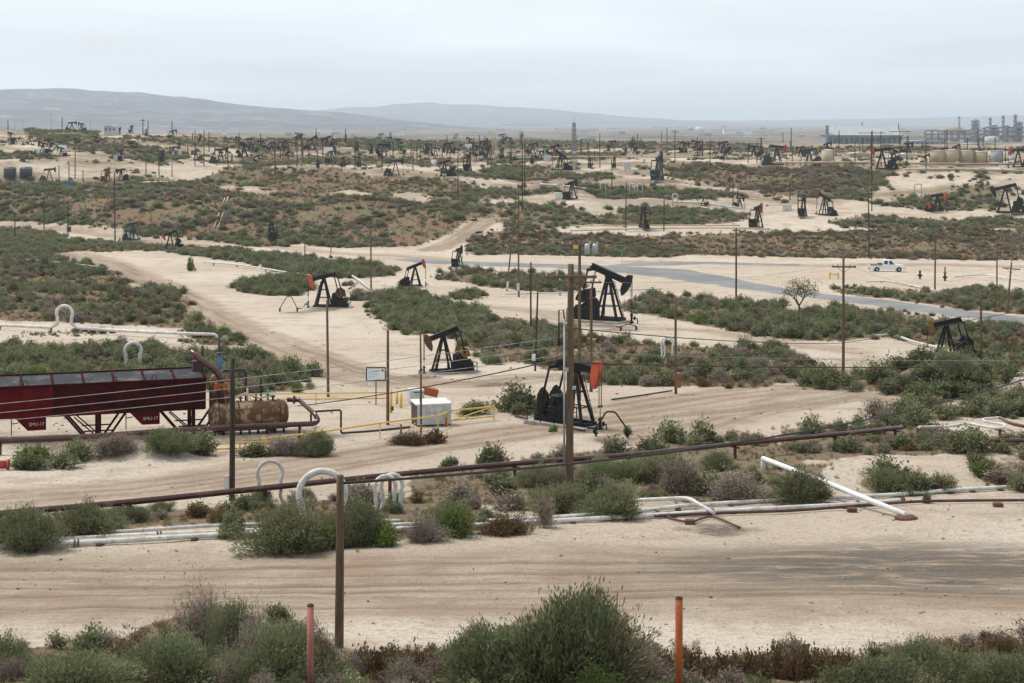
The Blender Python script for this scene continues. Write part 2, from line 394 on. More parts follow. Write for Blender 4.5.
_YG = np.exp(np.linspace(math.log(24), math.log(6000), 260))
def G(px, py, tf=None):
    """point of the ground seen at an image position (first hit of the line of sight)"""
    tf = tf or terr
    ux, uz = (px - 512) / F, -(py - HOR) / F
    d = (CZ + uz * _YG) - tf(ux * _YG, _YG)
    k = np.argmax(d < 0)
    if not (d < 0).any(): k = len(_YG) - 1
    k = max(k, 1); t = d[k - 1] / (d[k - 1] - d[k]) if d[k - 1] != d[k] else 0
    yy = np.linspace(_YG[k - 1], _YG[k], 12); d = (CZ + uz * yy) - tf(ux * yy, yy)
    k = max(1, int(np.argmax(d < 0))) if (d < 0).any() else len(yy) - 1
    t = d[k - 1] / (d[k - 1] - d[k]) if d[k - 1] != d[k] else 0
    Y = yy[k - 1] + (yy[k] - yy[k - 1]) * min(max(t, 0), 1)
    return Vector((ux * Y, Y, CZ + uz * Y))
def at(px, py, Y): return Vector(((px - 512) / F * Y, Y, CZ - (py - HOR) / F * Y))
def gz(x, y): return float(terr(np.array([x]), np.array([y]))[0])
def on(x, y, dz=0.0): return Vector((x, y, gz(x, y) + dz))

for px, py, rx, ry, h in ((945, 392, 4.8, 4.0, 1.7), (905, 388, 5.0, 3.0, 0.7), (140, 458, 3.2, 2.0, 0.75), (890, 480, 7.0, 3.2, 0.7), (60, 300, 14, 14, 1.2), (1000, 455, 4, 3, 0.5)):
    p = G(px, py, lambda x, y: terr0(x, y) + CZ); BUMPS.append((p.x, p.y, rx, ry, h))

# ---- vegetation patches: outline on the picture -> outline on the ground
PATCH = []
def patch(key, kind, pts, size, cover, dry=0.0, where='', dead=0.15, ground=0.8):
    w = [G(*p) for p in pts]
    PATCH.append(dict(key=key, kind=kind, poly=np.array([(q.x, q.y) for q in w]), size=size, cover=cover, dry=dry, where=where, dead=dead, ground=ground))
def inpoly(poly, x, y):
    r = np.zeros(np.shape(x), bool); n = len(poly); j = n - 1
    for i in range(n):
        xi, yi = poly[i]; xj, yj = poly[j]
        c = ((yi > y) != (yj > y)) & (x < (xj - xi) * (y - yi) / ((yj - yi) if yj != yi else 1e-9) + xi)
        r ^= c; j = i
    return r

# front strip below the dirt road
patch('front', 'mix', [(-60, 640), (30, 650), (110, 640), (140, 625), (215, 612), (250, 622), (300, 622), (340, 650), (440, 655), (480, 640), (540, 612), (600, 620), (640, 650), (700, 655), (760, 655), (850, 655), (880, 660), (930, 650), (970, 642), (1090, 640), (1090, 720), (-60, 720)], 0.8, 0.5, 0.6, '', 0.4)
# between the long brown pipe and the bundle of white pipes
patch('pipes_left', 'mix', [(-40, 524), (20, 522), (60, 512), (100, 505), (150, 511), (240, 505), (330, 500), (420, 498), (450, 500), (530, 517), (532, 528), (450, 534), (390, 541), (330, 549), (250, 547), (245, 538), (200, 524), (90, 531), (-40, 549)], 1.7, 0.85, 0.45, 'between the long brown pipe and the white pipe bundle', 0.24)
patch('pipes_mid', 'mix', [(405, 478), (440, 466), (500, 470), (525, 458), (600, 450), (700, 443), (765, 440), (800, 452), (828, 478), (822, 498), (768, 499), (700, 505), (650, 497), (615, 514), (555, 514), (500, 505), (420, 500)], 1.8, 0.72, 0.35, 'under the middle of the long brown pipe', 0.24)
patch('pipes_right', 'mix', [(775, 436), (800, 424), (860, 425), (880, 420), (905, 415), (935, 425), (958, 438), (972, 449), (930, 455), (870, 455), (830, 462), (790, 458)], 1.8, 0.9, 0.3, 'below the right end of the long brown pipe', 0.25)
patch('bank_mid', 'green', [(862, 486), (875, 472), (910, 470), (940, 476), (954, 486), (930, 494), (880, 494)], 1.9, 0.9, 0.2, 'on the sandy bank above the white pipes at right', 0.2)
patch('bank_right', 'mix', [(976, 470), (995, 460), (1050, 465), (1070, 495), (1010, 492), (985, 486)], 1.9, 0.85, 0.2, 'on the sandy bank at the right edge', 0.4)
patch('strip_right', 'green', [(868, 421), (900, 411), (960, 406), (1000, 396), (1018, 394), (1060, 400), (1060, 416), (980, 419), (900, 422)], 1.7, 0.9, 0.3, 'behind the bent pipes at right', 0.1)
patch('verge_right', 'mix', [(972, 446), (1000, 440), (1070, 440), (1070, 452), (1000, 455)], 0.9, 0.8, 0.5, 'behind the sandy bank at the right edge', 0.1)
# before and behind the red unit
patch('unit_front', 'green', [(14, 464), (30, 458), (55, 456), (80, 452), (85, 462), (55, 468), (20, 470)], 1.5, 0.8, 0.3, 'in front of the red steel unit', 0.0)
patch('unit_back', 'green', [(-40, 352), (20, 345), (60, 352), (110, 351), (130, 347), (160, 351), (190, 353), (245, 351), (275, 359), (300, 373), (312, 385), (300, 391), (250, 394), (215, 396), (190, 380), (-40, 385)], 1.7, 0.95, 0.3, 'in the thicket behind the red steel unit', 0.12)
patch('left_bank', 'mix', [(-60, 256), (45, 253), (72, 260), (102, 268), (133, 281), (127, 290), (140, 287), (160, 285), (172, 289), (185, 306), (200, 319), (213, 326), (205, 329), (170, 328), (100, 324), (60, 322), (-60, 320)], 1.7, 0.50, 0.9, 'on the bank above the looped white pipe', 0.25)
patch('left_bank_edge', 'green', [(185, 329), (205, 326), (226, 336), (248, 342), (238, 346), (190, 345), (186, 338)], 1.5, 0.85, 0.3, 'at the right end of the looped white pipe', 0.1)
patch('pipe_foot', 'green', [(24, 333), (108, 331), (106, 336), (30, 337)], 0.9, 0.3, 0.2, 'at the foot of the looped white pipe', 0.0, 0.3)
# middle
patch('road_strip_left', 'green', [(-60, 228), (20, 229), (50, 233), (70, 239), (100, 239), (130, 244), (160, 247), (190, 247), (240, 248), (275, 259), (272, 266), (240, 262), (200, 257), (160, 251), (110, 252), (60, 251), (45, 254), (-60, 253)], 1.8, 0.85, 0.4, 'beside the pale dirt road at left', 0.15)
patch('jack_back_left', 'green', [(255, 253), (300, 257), (340, 259), (372, 264), (398, 270), (386, 277), (350, 279), (310, 275), (280, 272), (262, 268)], 1.8, 0.9, 0.35, 'behind the orange headed pumpjack at left', 0.15)
patch('jack_side_left', 'green', [(237, 287), (247, 281), (270, 277), (303, 275), (312, 284), (302, 296), (268, 296), (245, 293)], 1.8, 0.95, 0.2, 'left of the orange headed pumpjack at left', 0.1)
patch('jack_side_right', 'mix', [(345, 282), (356, 286), (364, 296), (388, 296), (384, 304), (356, 300)], 1.7, 0.8, 0.3, 'right of the orange headed pumpjack at left', 0.3)
patch('centre_thicket', 'green', [(366, 306), (376, 299), (400, 293), (425, 294), (445, 304), (470, 313), (490, 319), (470, 330), (440, 333), (415, 336), (395, 329), (372, 316)], 1.8, 0.97, 0.2, 'in the thicket above the rusty headed pumpjack', 0.1)
patch('centre_slope', 'mix', [(440, 334), (470, 328), (490, 319), (512, 316), (530, 323), (560, 326), (575, 334), (570, 372), (545, 371), (530, 366), (512, 362), (485, 366), (474, 357), (455, 338)], 1.6, 0.58, 0.85, 'right of the rusty headed pumpjack', 0.2)
patch('centre_slope_right', 'mix', [(578, 336), (620, 342), (700, 347), (768, 347), (790, 350), (815, 361), (820, 375), (800, 382), (768, 386), (740, 390), (700, 386), (650, 386), (600, 386), (575, 378)], 1.6, 0.58, 0.85, 'on the slope around the white pipe loop in the middle', 0.3)
patch('jack_tuft', 'green', [(512, 405), (522, 398), (545, 400), (547, 416), (525, 417), (513, 413)], 1.8, 0.9, 0.2, 'left of the nearest orange headed pumpjack', 0.0)
patch('small_island', 'green', [(447, 297), (465, 289), (486, 295), (480, 300), (455, 300)], 1.6, 0.95, 0.2, 'in the round clump below the dark pumpjacks', 0.0)
patch('upper_island', 'green', [(432, 279), (448, 272), (458, 269), (490, 269), (502, 276), (530, 272), (575, 275), (584, 288), (560, 294), (512, 290), (470, 284)], 1.7, 0.62, 0.75, 'on the low island beside the grey road', 0.2)
patch('big_jack_right', 'green', [(618, 303), (640, 297), (662, 293), (700, 301), (740, 304), (768, 303), (800, 312), (830, 309), (870, 309), (900, 312), (880, 336), (850, 340), (800, 342), (768, 338), (730, 330), (700, 325), (660, 318), (625, 312)], 1.8, 0.78, 0.6, 'in the band below the grey road', 0.2)
patch('right_band', 'mix', [(900, 312), (940, 320), (1090, 335), (1090, 378), (1000, 368), (965, 352), (940, 345), (905, 340), (880, 337)], 1.7, 0.62, 0.85, 'behind the yellow headed pumpjack at right', 0.15)
patch('between_roads', 'mix', [(832, 290), (850, 286), (890, 289), (935, 293), (975, 287), (1000, 289), (1090, 292), (1090, 322), (960, 309), (900, 300), (840, 294)], 1.5, 0.7, 0.7, 'between the two arms of the grey road', 0.1)
patch('mound', 'green', [(800, 384), (815, 378), (835, 380), (860, 377), (900, 374), (915, 364), (950, 354), (975, 357), (990, 366), (1000, 380), (985, 394), (960, 399), (930, 401), (900, 398), (880, 392), (850, 389), (810, 390)], 1.8, 0.93, 0.45, 'on the mound in front of the yellow headed pumpjack', 0.1)
# bluffs and plateau
patch('bluff_left', 'mix', [(-80, 187), (40, 186), (90, 189), (140, 184), (170, 187), (215, 188), (256, 196), (300, 191), (330, 197), (420, 201), (480, 199), (508, 207), (488, 218), (450, 234), (420, 246), (350, 248), (300, 243), (256, 246), (200, 238), (128, 232), (60, 222), (-80, 212)], 2.3, 0.56, 1.0, 'on the bluff behind the dirt road at left', 0.2)
patch('bluff_foot', 'green', [(-80, 206), (60, 216), (128, 226), (200, 233), (256, 240), (300, 238), (350, 242), (350, 248), (300, 244), (256, 247), (200, 240), (128, 233), (60, 223), (-80, 213)], 2.3, 0.8, 0.5, 'at the foot of the bluff at left', 0.1)
patch('round_hill', 'weed', [(268, 175), (300, 170), (350, 173), (400, 179), (470, 181), (486, 190), (468, 195), (380, 194), (310, 194), (258, 191), (262, 181)], 1.4, 0.35, 1.0, 'on the round brown hill', 0.1)
patch('hill_left', 'green', [(190, 184), (215, 173), (256, 166), (285, 172), (264, 182), (256, 188), (228, 184), (205, 188)], 1.9, 0.55, 0.9, 'left of the round brown hill', 0.1)
patch('hill_foot', 'green', [(420, 194), (500, 190), (512, 194), (506, 200), (430, 199)], 2.2, 0.7, 0.4, 'at the foot of the round brown hill', 0.1)
patch('hill_right', 'green', [(430, 170), (480, 172), (512, 167), (560, 171), (620, 175), (622, 179), (590, 182), (540, 181), (512, 180), (490, 179), (450, 176)], 1.8, 0.58, 0.8, 'on the terrace right of the round brown hill', 0.1)
patch('mid_gully', 'green', [(560, 184), (600, 186), (640, 189), (690, 190), (730, 192), (742, 197), (700, 201), (660, 199), (610, 200), (590, 193)], 2.4, 0.85, 0.5, 'in the gully below the central terrace', 0.15)
patch('mid_left', 'green', [(495, 186), (560, 188), (560, 194), (512, 196)], 2.0, 0.6, 0.6, 'on the terrace behind the rising track', 0.1)
patch('dark_slope', 'weed', [(664, 167), (720, 165), (768, 167), (850, 169), (888, 172), (870, 186), (850, 199), (820, 199), (768, 197), (745, 190), (700, 181), (668, 178)], 2.2, 0.85, 1.0, 'on the dark slope below the right plateau', 0.45)
patch('dark_slope_green', 'green', [(850, 176), (890, 174), (880, 188), (862, 200), (835, 200)], 2.4, 0.85, 0.7, 'at the right end of the dark slope', 0.1)
patch('terrace', 'green', [(512, 206), (560, 206), (583, 210), (590, 219), (620, 208), (640, 206), (700, 209), (750, 214), (745, 222), (700, 225), (600, 226), (540, 228), (505, 232), (498, 222)], 2.2, 0.7, 0.8, 'on the terrace in the middle', 0.2)
patch('brown_slope', 'weed', [(470, 236), (520, 229), (560, 233), (640, 235), (768, 232), (900, 230), (1100, 232), (1100, 262), (900, 259), (768, 257), (640, 255), (560, 252), (512, 250), (465, 246)], 1.7, 0.7, 1.0, 'on the brown slope above the grey road', 0.3)
patch('slope_foot', 'green', [(470, 247), (560, 247), (640, 251), (700, 254), (660, 258), (560, 256), (470, 255)], 2.0, 0.85, 0.5, 'at the foot of the brown slope', 0.1)
patch('terrace_right', 'green', [(825, 222), (860, 216), (930, 219), (1100, 216), (1100, 231), (900, 229), (840, 228)], 2.0, 0.7, 0.8, 'on the terrace at right', 0.1)
patch('gully_right', 'green', [(878, 206), (900, 196), (930, 199), (955, 190), (985, 181), (1010, 188), (1000, 210), (930, 212)], 2.4, 0.7, 0.4, 'around the pumpjacks under the right plateau', 0.1)
patch('ridge_left', 'green', [(25, 132), (60, 129), (100, 138), (130, 141), (165, 149), (190, 154), (180, 163), (140, 164), (110, 155), (60, 148), (35, 140)], 1.9, 0.36, 1.0, 'below the skyline ridge at left', 0.3)
patch('plateau_left', 'green', [(-60, 181), (30, 178), (80, 182), (140, 176), (200, 181), (190, 188), (90, 188), (-60, 188)], 2.2, 0.52, 0.8, 'along the edge of the left plateau', 0.25)
patch('plateau_scraps', 'green', [(-60, 150), (60, 156), (60, 162), (-60, 158)], 2.4, 0.35, 0.5, 'on the left plateau', 0.15)
patch('plateau_scraps', 'green', [(190, 160), (260, 152), (330, 156), (420, 160), (512, 158), (620, 152), (620, 158), (512, 164), (420, 166), (330, 166), (250, 166)], 1.8, 0.2, 0.8, 'on the middle plateau', 0.15)
patch('far_scraps', 'green', [(120, 136), (330, 139), (512, 142), (760, 143), (760, 148), (512, 150), (330, 149), (180, 146)], 1.9, 0.16, 0.9, 'on the far plateau', 0.15)
patch('far_purple', 'weed', [(620, 147), (1090, 149), (1090, 152), (900, 153), (740, 152), (640, 151)], 2.4, 0.22, 1.0, 'on the far plateau', 0.5)

patch('sprinkle', 'green', [(-120, 186), (200, 188), (512, 200), (700, 200), (900, 212), (1124, 205), (1124, 150), (800, 148), (512, 147), (250, 143), (100, 139), (-120, 137)], 1.8, 0.06, 0.0, 'on the plateau', 0.2, 0.0)
# ---- dirt tracks and roads
TRACK = []
def track(pts, width, strength=1.0):
    w = [G(*p) for p in pts]
    TRACK.append((np.array([(q.x, q.y) for q in w]), width, strength))
track([(-300, 590), (0, 590), (300, 587), (600, 583), (800, 580), (1024, 583), (1300, 585)], 13.0, 1.0)
track([(-200, 512), (0, 500), (130, 490), (250, 474), (400, 450), (520, 432), (640, 420), (740, 410), (800, 402), (850, 392), (900, 398), (1000, 392), (1100, 385)], 7.0, 0.8)
track([(-60, 232), (60, 250), (110, 264), (150, 281), (195, 305), (240, 332), (290, 352), (340, 372), (400, 384), (470, 384), (540, 378)], 7.5, 0.9)
track([(-60, 344), (60, 345), (130, 344), (190, 347), (240, 345), (290, 352)], 5.0, 0.7)
track([(640, 440), (700, 425), (760, 408), (800, 398), (830, 390), (790, 388), (700, 398), (620, 410)], 6.0, 0.8)
track([(180, 238), (270, 246), (330, 253), (400, 256), (440, 259)], 8.0, 0.5)
track([(430, 250), (470, 232), (512, 213), (535, 205), (560, 200)], 6.0, 0.9)
track([(-60, 216), (60, 230), (128, 237), (200, 245)], 7.0, 0.6)
track([(640, 262), (700, 263), (768, 265), (850, 265), (950, 265), (1100, 268)], 9.0, 0.6)
track([(400, 306), (470, 305), (540, 312), (600, 326), (700, 330), (780, 342), (860, 352)], 5.0, 0.5)
track([(625, 183), (680, 186), (740, 192), (790, 202), (840, 208)], 6.0, 0.5)
track([(860, 360), (820, 385), (780, 395), (700, 402)], 5.0, 0.6)

ASPH = [(np.array([(q.x, q.y) for q in [G(*p) for p in pts]]), w) for pts, w in (
    ([(404, 259), (450, 262.5), (512, 264.5), (560, 266), (610, 268), (650, 271), (695, 277), (735, 284), (768, 289.5), (830, 297), (900, 305.5), (960, 313), (1024, 321), (1110, 332)], [9, 10, 11, 12, 15, 18, 13, 10, 9, 8.5, 8.5, 8.5, 8.5, 8.5]),
    ([(606, 267), (650, 264), (700, 263), (750, 264), (800, 265)], [3, 9, 9, 7, 3]))]

def seg_dist(poly, x, y):
    """signed distance to a polyline and arc length along it"""
    best = np.full(x.shape, 1e9); sd = np.zeros(x.shape); al = np.zeros(x.shape); acc = 0.0
    for (x0, y0), (x1, y1) in zip(poly[:-1], poly[1:]):
        dx, dy = x1 - x0, y1 - y0; L = math.hypot(dx, dy)
        t = np.clip(((x - x0) * dx + (y - y0) * dy) / (L * L), 0, 1)
        ex, ey = x - (x0 + t * dx), y - (y0 + t * dy)
        d = np.hypot(ex, ey); m = d < best
        best = np.where(m, d, best)
        sd = np.where(m, np.sign(dx * ey - dy * ex) * d, sd); al = np.where(m, acc + t * L, al)
        acc += L
    return best, sd, al

def sstep(a, b, x):
    t = np.clip((x - a) / (b - a), 0, 1); return t * t * (3 - 2 * t)

STAINS = []
for px, rw, r in ((595, 431, 2.2), (560, 420, 3.0), (622, 330, 3.2), (600, 326, 3.5), (300, 313, 2.6), (322, 310, 3), (425, 377, 2.2), (450, 372, 3), (930, 362, 2.4), (948, 360, 3), (290, 436, 3.6), (255, 440, 3.2), (612, 440, 1.5), (60, 446, 5.0), (150, 440, 4), (720, 530, 1.8), (497, 385, 2.0), (265, 243, 5), (132, 243, 5), (405, 289, 3)):
    q = G(px, rw); STAINS.append((q.x, q.y, r))
def build_ground():
    rows = np.concatenate([[-2500, -300, -60, -12, 0, 3, 6, 10, 14, 18, 22, 25, 27.5], np.exp(np.arange(math.log(29.5), math.log(1500), 0.0057)),
                           np.exp(np.arange(math.log(1510), math.log(40000), 0.035))])
    u = np.concatenate([-np.geomspace(3.0, 0.36, 26), np.linspace(-0.35, 0.35, 520), np.geomspace(0.36, 3.0, 26)])
    Yg, U = np.meshgrid(rows, u, indexing='ij')
    X = U * (np.abs(Yg) + 22.0)
    z = terr(X.ravel(), Yg.ravel()).reshape(X.shape)
    nr, nc = X.shape
    x, y = X.ravel(), Yg.ravel()
    wob = fbm(x, y, 5.0, 3, 31); wob2 = fbm(x, y, 1.6, 3, 41)
    veg = np.zeros(x.shape); dry = np.zeros(x.shape)
    for p in PATCH:
        pl = p['poly']; x0, y0 = pl.min(0) - 6; x1, y1 = pl.max(0) + 6
        k = np.where((x > x0) & (x < x1) & (y > y0) & (y < y1))[0]
        if len(k) == 0: continue
        jit = np.clip(y[k] / 150, 0.5, 2.0)
        ins = inpoly(pl, x[k] + wob[k] * 1.5 * jit, y[k] + wob2[k] * 1.8 * jit).astype(float)
        veg[k] = np.maximum(veg[k], ins * p['ground']); dry[k] = np.maximum(dry[k], ins * p['dry'])
    tw = np.zeros(x.shape); td = np.zeros(x.shape); ts = np.zeros(x.shape)
    for pl, w, s in TRACK:
        x0, y0 = pl.min(0) - w; x1, y1 = pl.max(0) + w
        k = np.where((x > x0) & (x < x1) & (y > y0) & (y < y1))[0]
        if len(k) == 0: continue
        d, sd, al = seg_dist(pl, x[k], y[k])
        wt = s * (1 - sstep(w * 0.32, w * 0.62, d + wob[k] * 0.8))
        m = wt > tw[k]; kk = k[m]
        tw[kk] = wt[m]; td[kk] = sd[m]; ts[kk] = al[m]
    rut = np.zeros(x.shape); kk = np.where((tw > 0.05) & (y < 420) & (y > 20))[0]
    for j in range(5):
        off = -3.0 + j * 1.4 + 0.9 * (vnoise(ts[kk] * 0.035 + j * 7.3, np.full(len(kk), j * 3.1), 51) - 0.5) * 2
        for wd in (-0.85, 0.85):
            e = np.abs(td[kk] - off - wd + 0.12 * (vnoise(ts[kk] * 0.5, np.full(len(kk), j + 9.0), 52) - 0.5))
            hw = 0.15 + 0.0012 * y[kk]
            rut[kk] = np.maximum(rut[kk], (1 - sstep(hw * 0.6, hw * 1.5, e)) * np.clip(vnoise(ts[kk] * 0.06 + j, np.full(len(kk), 4.0 + wd), 53) * 2.2 - 0.75, 0, 1) * tw[kk])
    stain = np.zeros(x.shape)
    for sx_, sy_, sr in STAINS:
        k = np.where((np.abs(x - sx_) < sr * 2) & (np.abs(y - sy_) < sr * 2))[0]
        d = np.hypot(x[k] - sx_, y[k] - sy_) / sr + 0.55 * fbm(x[k], y[k], sr * 0.7, 4, 61)
        stain[k] = np.maximum(stain[k], 1 - sstep(0.35, 1.0, d))
    asp = np.zeros(x.shape)
    for pl, w in ASPH:
        d, sd, al = seg_dist(pl, x, y)
        cum = np.concatenate([[0], np.cumsum(np.hypot(*np.diff(pl, axis=0).T))]); wv = np.interp(al, cum, w)
        asp = np.maximum(asp, 1 - sstep(0.38, 0.50, d / wv))
    def soft(a, it=2):
        q = a.reshape(nr, nc)
        for _ in range(it):
            q = (np.roll(q, 1, 0) + np.roll(q, -1, 0) + 2 * q) / 4; q = (np.roll(q, 1, 1) + np.roll(q, -1, 1) + np.roll(q, 2, 1) + np.roll(q, -2, 1) + 2 * q) / 6
        return q.ravel()
    veg = soft(veg, 3); dry = soft(dry, 3)
    zz = z.ravel() - asp * 0.30 - rut * 0.035 + (1 - asp) * np.clip((140 - y) / 100, 0, 1) * np.clip((y - 20) / 20, 0, 1) * fbm(x, y, 1.3, 3, 71) * 0.055
    # graded road and pads keep their small ruts
    me = bpy.data.meshes.new('ground')
    me.vertices.add(nr * nc); me.vertices.foreach_set('co', np.stack([x, y, zz], 1).ravel())
    i = np.arange(nr * nc).reshape(nr, nc)
    q = np.stack([i[:-1, :-1], i[:-1, 1:], i[1:, 1:], i[1:, :-1]], -1).reshape(-1, 4)
    me.loops.add(q.size); me.loops.foreach_set('vertex_index', q.ravel())
    me.polygons.add(len(q)); me.polygons.foreach_set('loop_start', np.arange(len(q)) * 4)
    me.polygons.foreach_set('use_smooth', np.ones(len(q), bool))
    for nm, a in (('veg', veg), ('dry', dry), ('trk_w', tw), ('trk_d', td), ('trk_s', ts), ('rut', rut), ('stain', stain)):
        at_ = me.attributes.new(nm, 'FLOAT', 'POINT'); at_.data.foreach_set('value', a.astype(np.float32))
    me.update(calc_edges=True); me.validate()
    o = bpy.data.objects.new('ground', me); COL.objects.link(o); tag(o, kind='structure')
    me.materials.append(ground_mat())
    return o

def ground_mat():
    m, n, l, out = new_mat('sandy_ground')
    geo = n.new('ShaderNodeNewGeometry'); pos = geo.outputs['Position']
    def A(nm):
        a = n.new('ShaderNodeAttribute'); a.attribute_name = nm; return a.outputs['Fac']
    big = noise_node(n, l, 0.035, 5, 0.6, pos); mid = noise_node(n, l, 0.33, 6, 0.62, pos); fine = noise_node(n, l, 3.6, 5, 0.7, pos)
    grit = noise_node(n, l, 16, 3, 0.75, pos)
    col = mixc(n, l, maprange(n, l, big.outputs[0], 0.36, 0.64, smooth=True), (0.505, 0.418, 0.328), (0.605, 0.520, 0.428))
    col = mixc(n, l, maprange(n, l, mid.outputs[0], 0.48, 0.68, 0, 0.75, True), col, (0.40, 0.315, 0.23))
    col = mixc(n, l, maprange(n, l, fine.outputs[0], 0.50, 0.70, 0, 0.75), col, (0.31, 0.24, 0.172))
    peb = noise_node(n, l, 6.5, 4, 0.8, pos)
    col = mixc(n, l, maprange(n, l, peb.outputs[0], 0.56, 0.64, 0, 0.55), col, (0.24, 0.185, 0.135))
    col = mixc(n, l, maprange(n, l, peb.outputs[0], 0.42, 0.34, 0, 0.4), col, (0.62, 0.54, 0.45))
    # streaks left by wheels: bands along each track
    cx = n.new('ShaderNodeCombineXYZ')
    l.new(math_n(n, l, 'MULTIPLY', A('trk_d'), 3.0), cx.inputs[0]); l.new(math_n(n, l, 'MULTIPLY', A('trk_s'), 0.24), cx.inputs[1])
    tn = noise_node(n, l, 1.0, 7, 0.75, cx.outputs[0], 0.45)
    tn2 = noise_node(n, l, 0.34, 3, 0.6, cx.outputs[0], 0.1)
    tk = math_n(n, l, 'MULTIPLY', A('trk_w'), maprange(n, l, tn.outputs[0], 0.46, 0.62, 0, 1, True))
    tk2 = math_n(n, l, 'MULTIPLY', A('trk_w'), maprange(n, l, tn2.outputs[0], 0.42, 0.62, 0, 0.75, True))
    col = mixc(n, l, math_n(n, l, 'MULTIPLY', A('trk_w'), maprange(n, l, mid.outputs[0], 0.35, 0.6, 0.4, 0.85)), col, (0.335, 0.255, 0.185))
    col = mixc(n, l, math_n(n, l, 'MULTIPLY', tk2, 0.4), col, (0.335, 0.25, 0.175))
    col = mixc(n, l, math_n(n, l, 'MULTIPLY', math_n(n, l, 'MULTIPLY', tk, maprange(n, l, mid.outputs[0], 0.4, 0.6, 0.15, 1.0)), 0.34), col, (0.27, 0.20, 0.14))
    col = mixc(n, l, math_n(n, l, 'MULTIPLY', A('rut'), 0.7), col, (0.215, 0.158, 0.11))
    col = mixc(n, l, math_n(n, l, 'MULTIPLY', A('stain'), maprange(n, l, fine.outputs[0], 0.35, 0.6, 0.35, 0.95)), col, (0.105, 0.085, 0.068))
    # grey gravel spread over the near road at right
    mp = n.new('ShaderNodeMapping'); mp.inputs['Location'].default_value = (-13.0, -56.0, 0); l.new(pos, mp.inputs['Vector'])
    mp2 = n.new('ShaderNodeVectorMath'); mp2.operation = 'MULTIPLY'; l.new(mp.outputs[0], mp2.inputs[0]); mp2.inputs[1].default_value = (0.085, 0.15, 0)
    ln = n.new('ShaderNodeVectorMath'); ln.operation = 'LENGTH'; l.new(mp2.outputs[0], ln.inputs[0])
    sm = n.new('ShaderNodeMapping'); sm.inputs['Scale'].default_value = (0.34, 1.25, 1.0); l.new(pos, sm.inputs['Vector'])
    gn = noise_node(n, l, 1.0, 6, 0.72, sm.outputs[0], 0.4)
    gk = math_n(n, l, 'MULTIPLY', maprange(n, l, ln.outputs['Value'], 1.05, 0.35, 0, 1, True), maprange(n, l, gn.outputs[0], 0.40, 0.52, 0.10, 1.0, True))
    col = mixc(n, l, math_n(n, l, 'MULTIPLY', gk, 0.85), col, mixc(n, l, maprange(n, l, grit.outputs[0], 0.35, 0.65), (0.085, 0.076, 0.066), (0.22, 0.192, 0.16)))
    # litter, dry grass and low weeds under the scrub
    vg = noise_node(n, l, 0.8, 5, 0.65, pos); vh = noise_node(n, l, 0.13, 5, 0.6, pos)
    veg = maprange(n, l, math_n(n, l, 'ADD', A('veg'), math_n(n, l, 'MULTIPLY', math_n(n, l, 'SUBTRACT', vg.outputs[0], 0.5), 1.1)), 0.42, 0.62, 0, 1, True)
    litter = mixc(n, l, maprange(n, l, fine.outputs[0], 0.35, 0.65), (0.085, 0.064, 0.04), (0.30, 0.235, 0.165))
    dryc = mixc(n, l, maprange(n, l, vh.outputs[0], 0.42, 0.6, 0, 1, True), (0.155, 0.085, 0.05), (0.12, 0.115, 0.05))
    dryc = mixc(n, l, maprange(n, l, mid.outputs[0], 0.52, 0.7, 0, 0.8, True), dryc, (0.25, 0.18, 0.11))
    litter = mixc(n, l, math_n(n, l, 'MULTIPLY', A('dry'), 0.85), litter, dryc)
    col = mixc(n, l, math_n(n, l, 'MULTIPLY', veg, 0.92), col, litter)
    # far plain: fields, scrub and pale strips
    sep = n.new('ShaderNodeSeparateXYZ'); l.new(pos, sep.inputs[0])
    fm = n.new('ShaderNodeMapping'); fm.inputs['Scale'].default_value = (0.006, 0.0024, 0.0); l.new(pos, fm.inputs['Vector'])
    fn = noise_node(n, l, 1.0, 7, 0.68, fm.outputs[0])
    plat = mixc(n, l, maprange(n, l, fn.outputs[0], 0.44, 0.60, 0, 1, True), (0.06, 0.052, 0.046), (0.24, 0.205, 0.17))
    pm = n.new('ShaderNodeMapping'); pm.inputs['Scale'].default_value = (0.022, 0.05, 0.05); l.new(pos, pm.inputs['Vector'])
    pn = noise_node(n, l, 1.0, 7, 0.7, pm.outputs[0])
    pk = math_n(n, l, 'MULTIPLY', maprange(n, l, pn.outputs[0], 0.40, 0.57, 0, 0.8, True), maprange(n, l, sep.outputs['Y'], 400, 480, 0, 1))
    col = mixc(n, l, pk, col, mixc(n, l, maprange(n, l, vh.outputs[0], 0.42, 0.6, 0, 1, True), (0.20, 0.135, 0.088), (0.155, 0.135, 0.075)))
    col = mixc(n, l, maprange(n, l, sep.outputs['Y'], 640, 1300, 0, 0.85), col, plat)
    col = mixc(n, l, maprange(n, l, grit.outputs[0], 0.53, 0.66, 0, 0.75), col, (0.16, 0.122, 0.09))
    p = n.new('ShaderNodeBsdfPrincipled'); l.new(col, p.inputs['Base Color'])
    p.inputs['Roughness'].default_value = 1.0; p.inputs['Specular IOR Level'].default_value = 0.0
    hsum = math_n(n, l, 'ADD', math_n(n, l, 'MULTIPLY', fine.outputs[0], 0.6), math_n(n, l, 'MULTIPLY', grit.outputs[0], 0.35))
    hsum = math_n(n, l, 'ADD', hsum, math_n(n, l, 'MULTIPLY', tk, -0.12)); hsum = math_n(n, l, 'ADD', hsum, math_n(n, l, 'MULTIPLY', mid.outputs[0], 0.9))
    b = n.new('ShaderNodeBump'); b.inputs['Strength'].default_value = 0.9; b.inputs['Distance'].default_value = 0.22
    l.new(hsum, b.inputs['Height']); l.new(b.outputs[0], p.inputs['Normal'])
    l.new(p.outputs[0], out.inputs['Surface'])
    return m

build_ground()

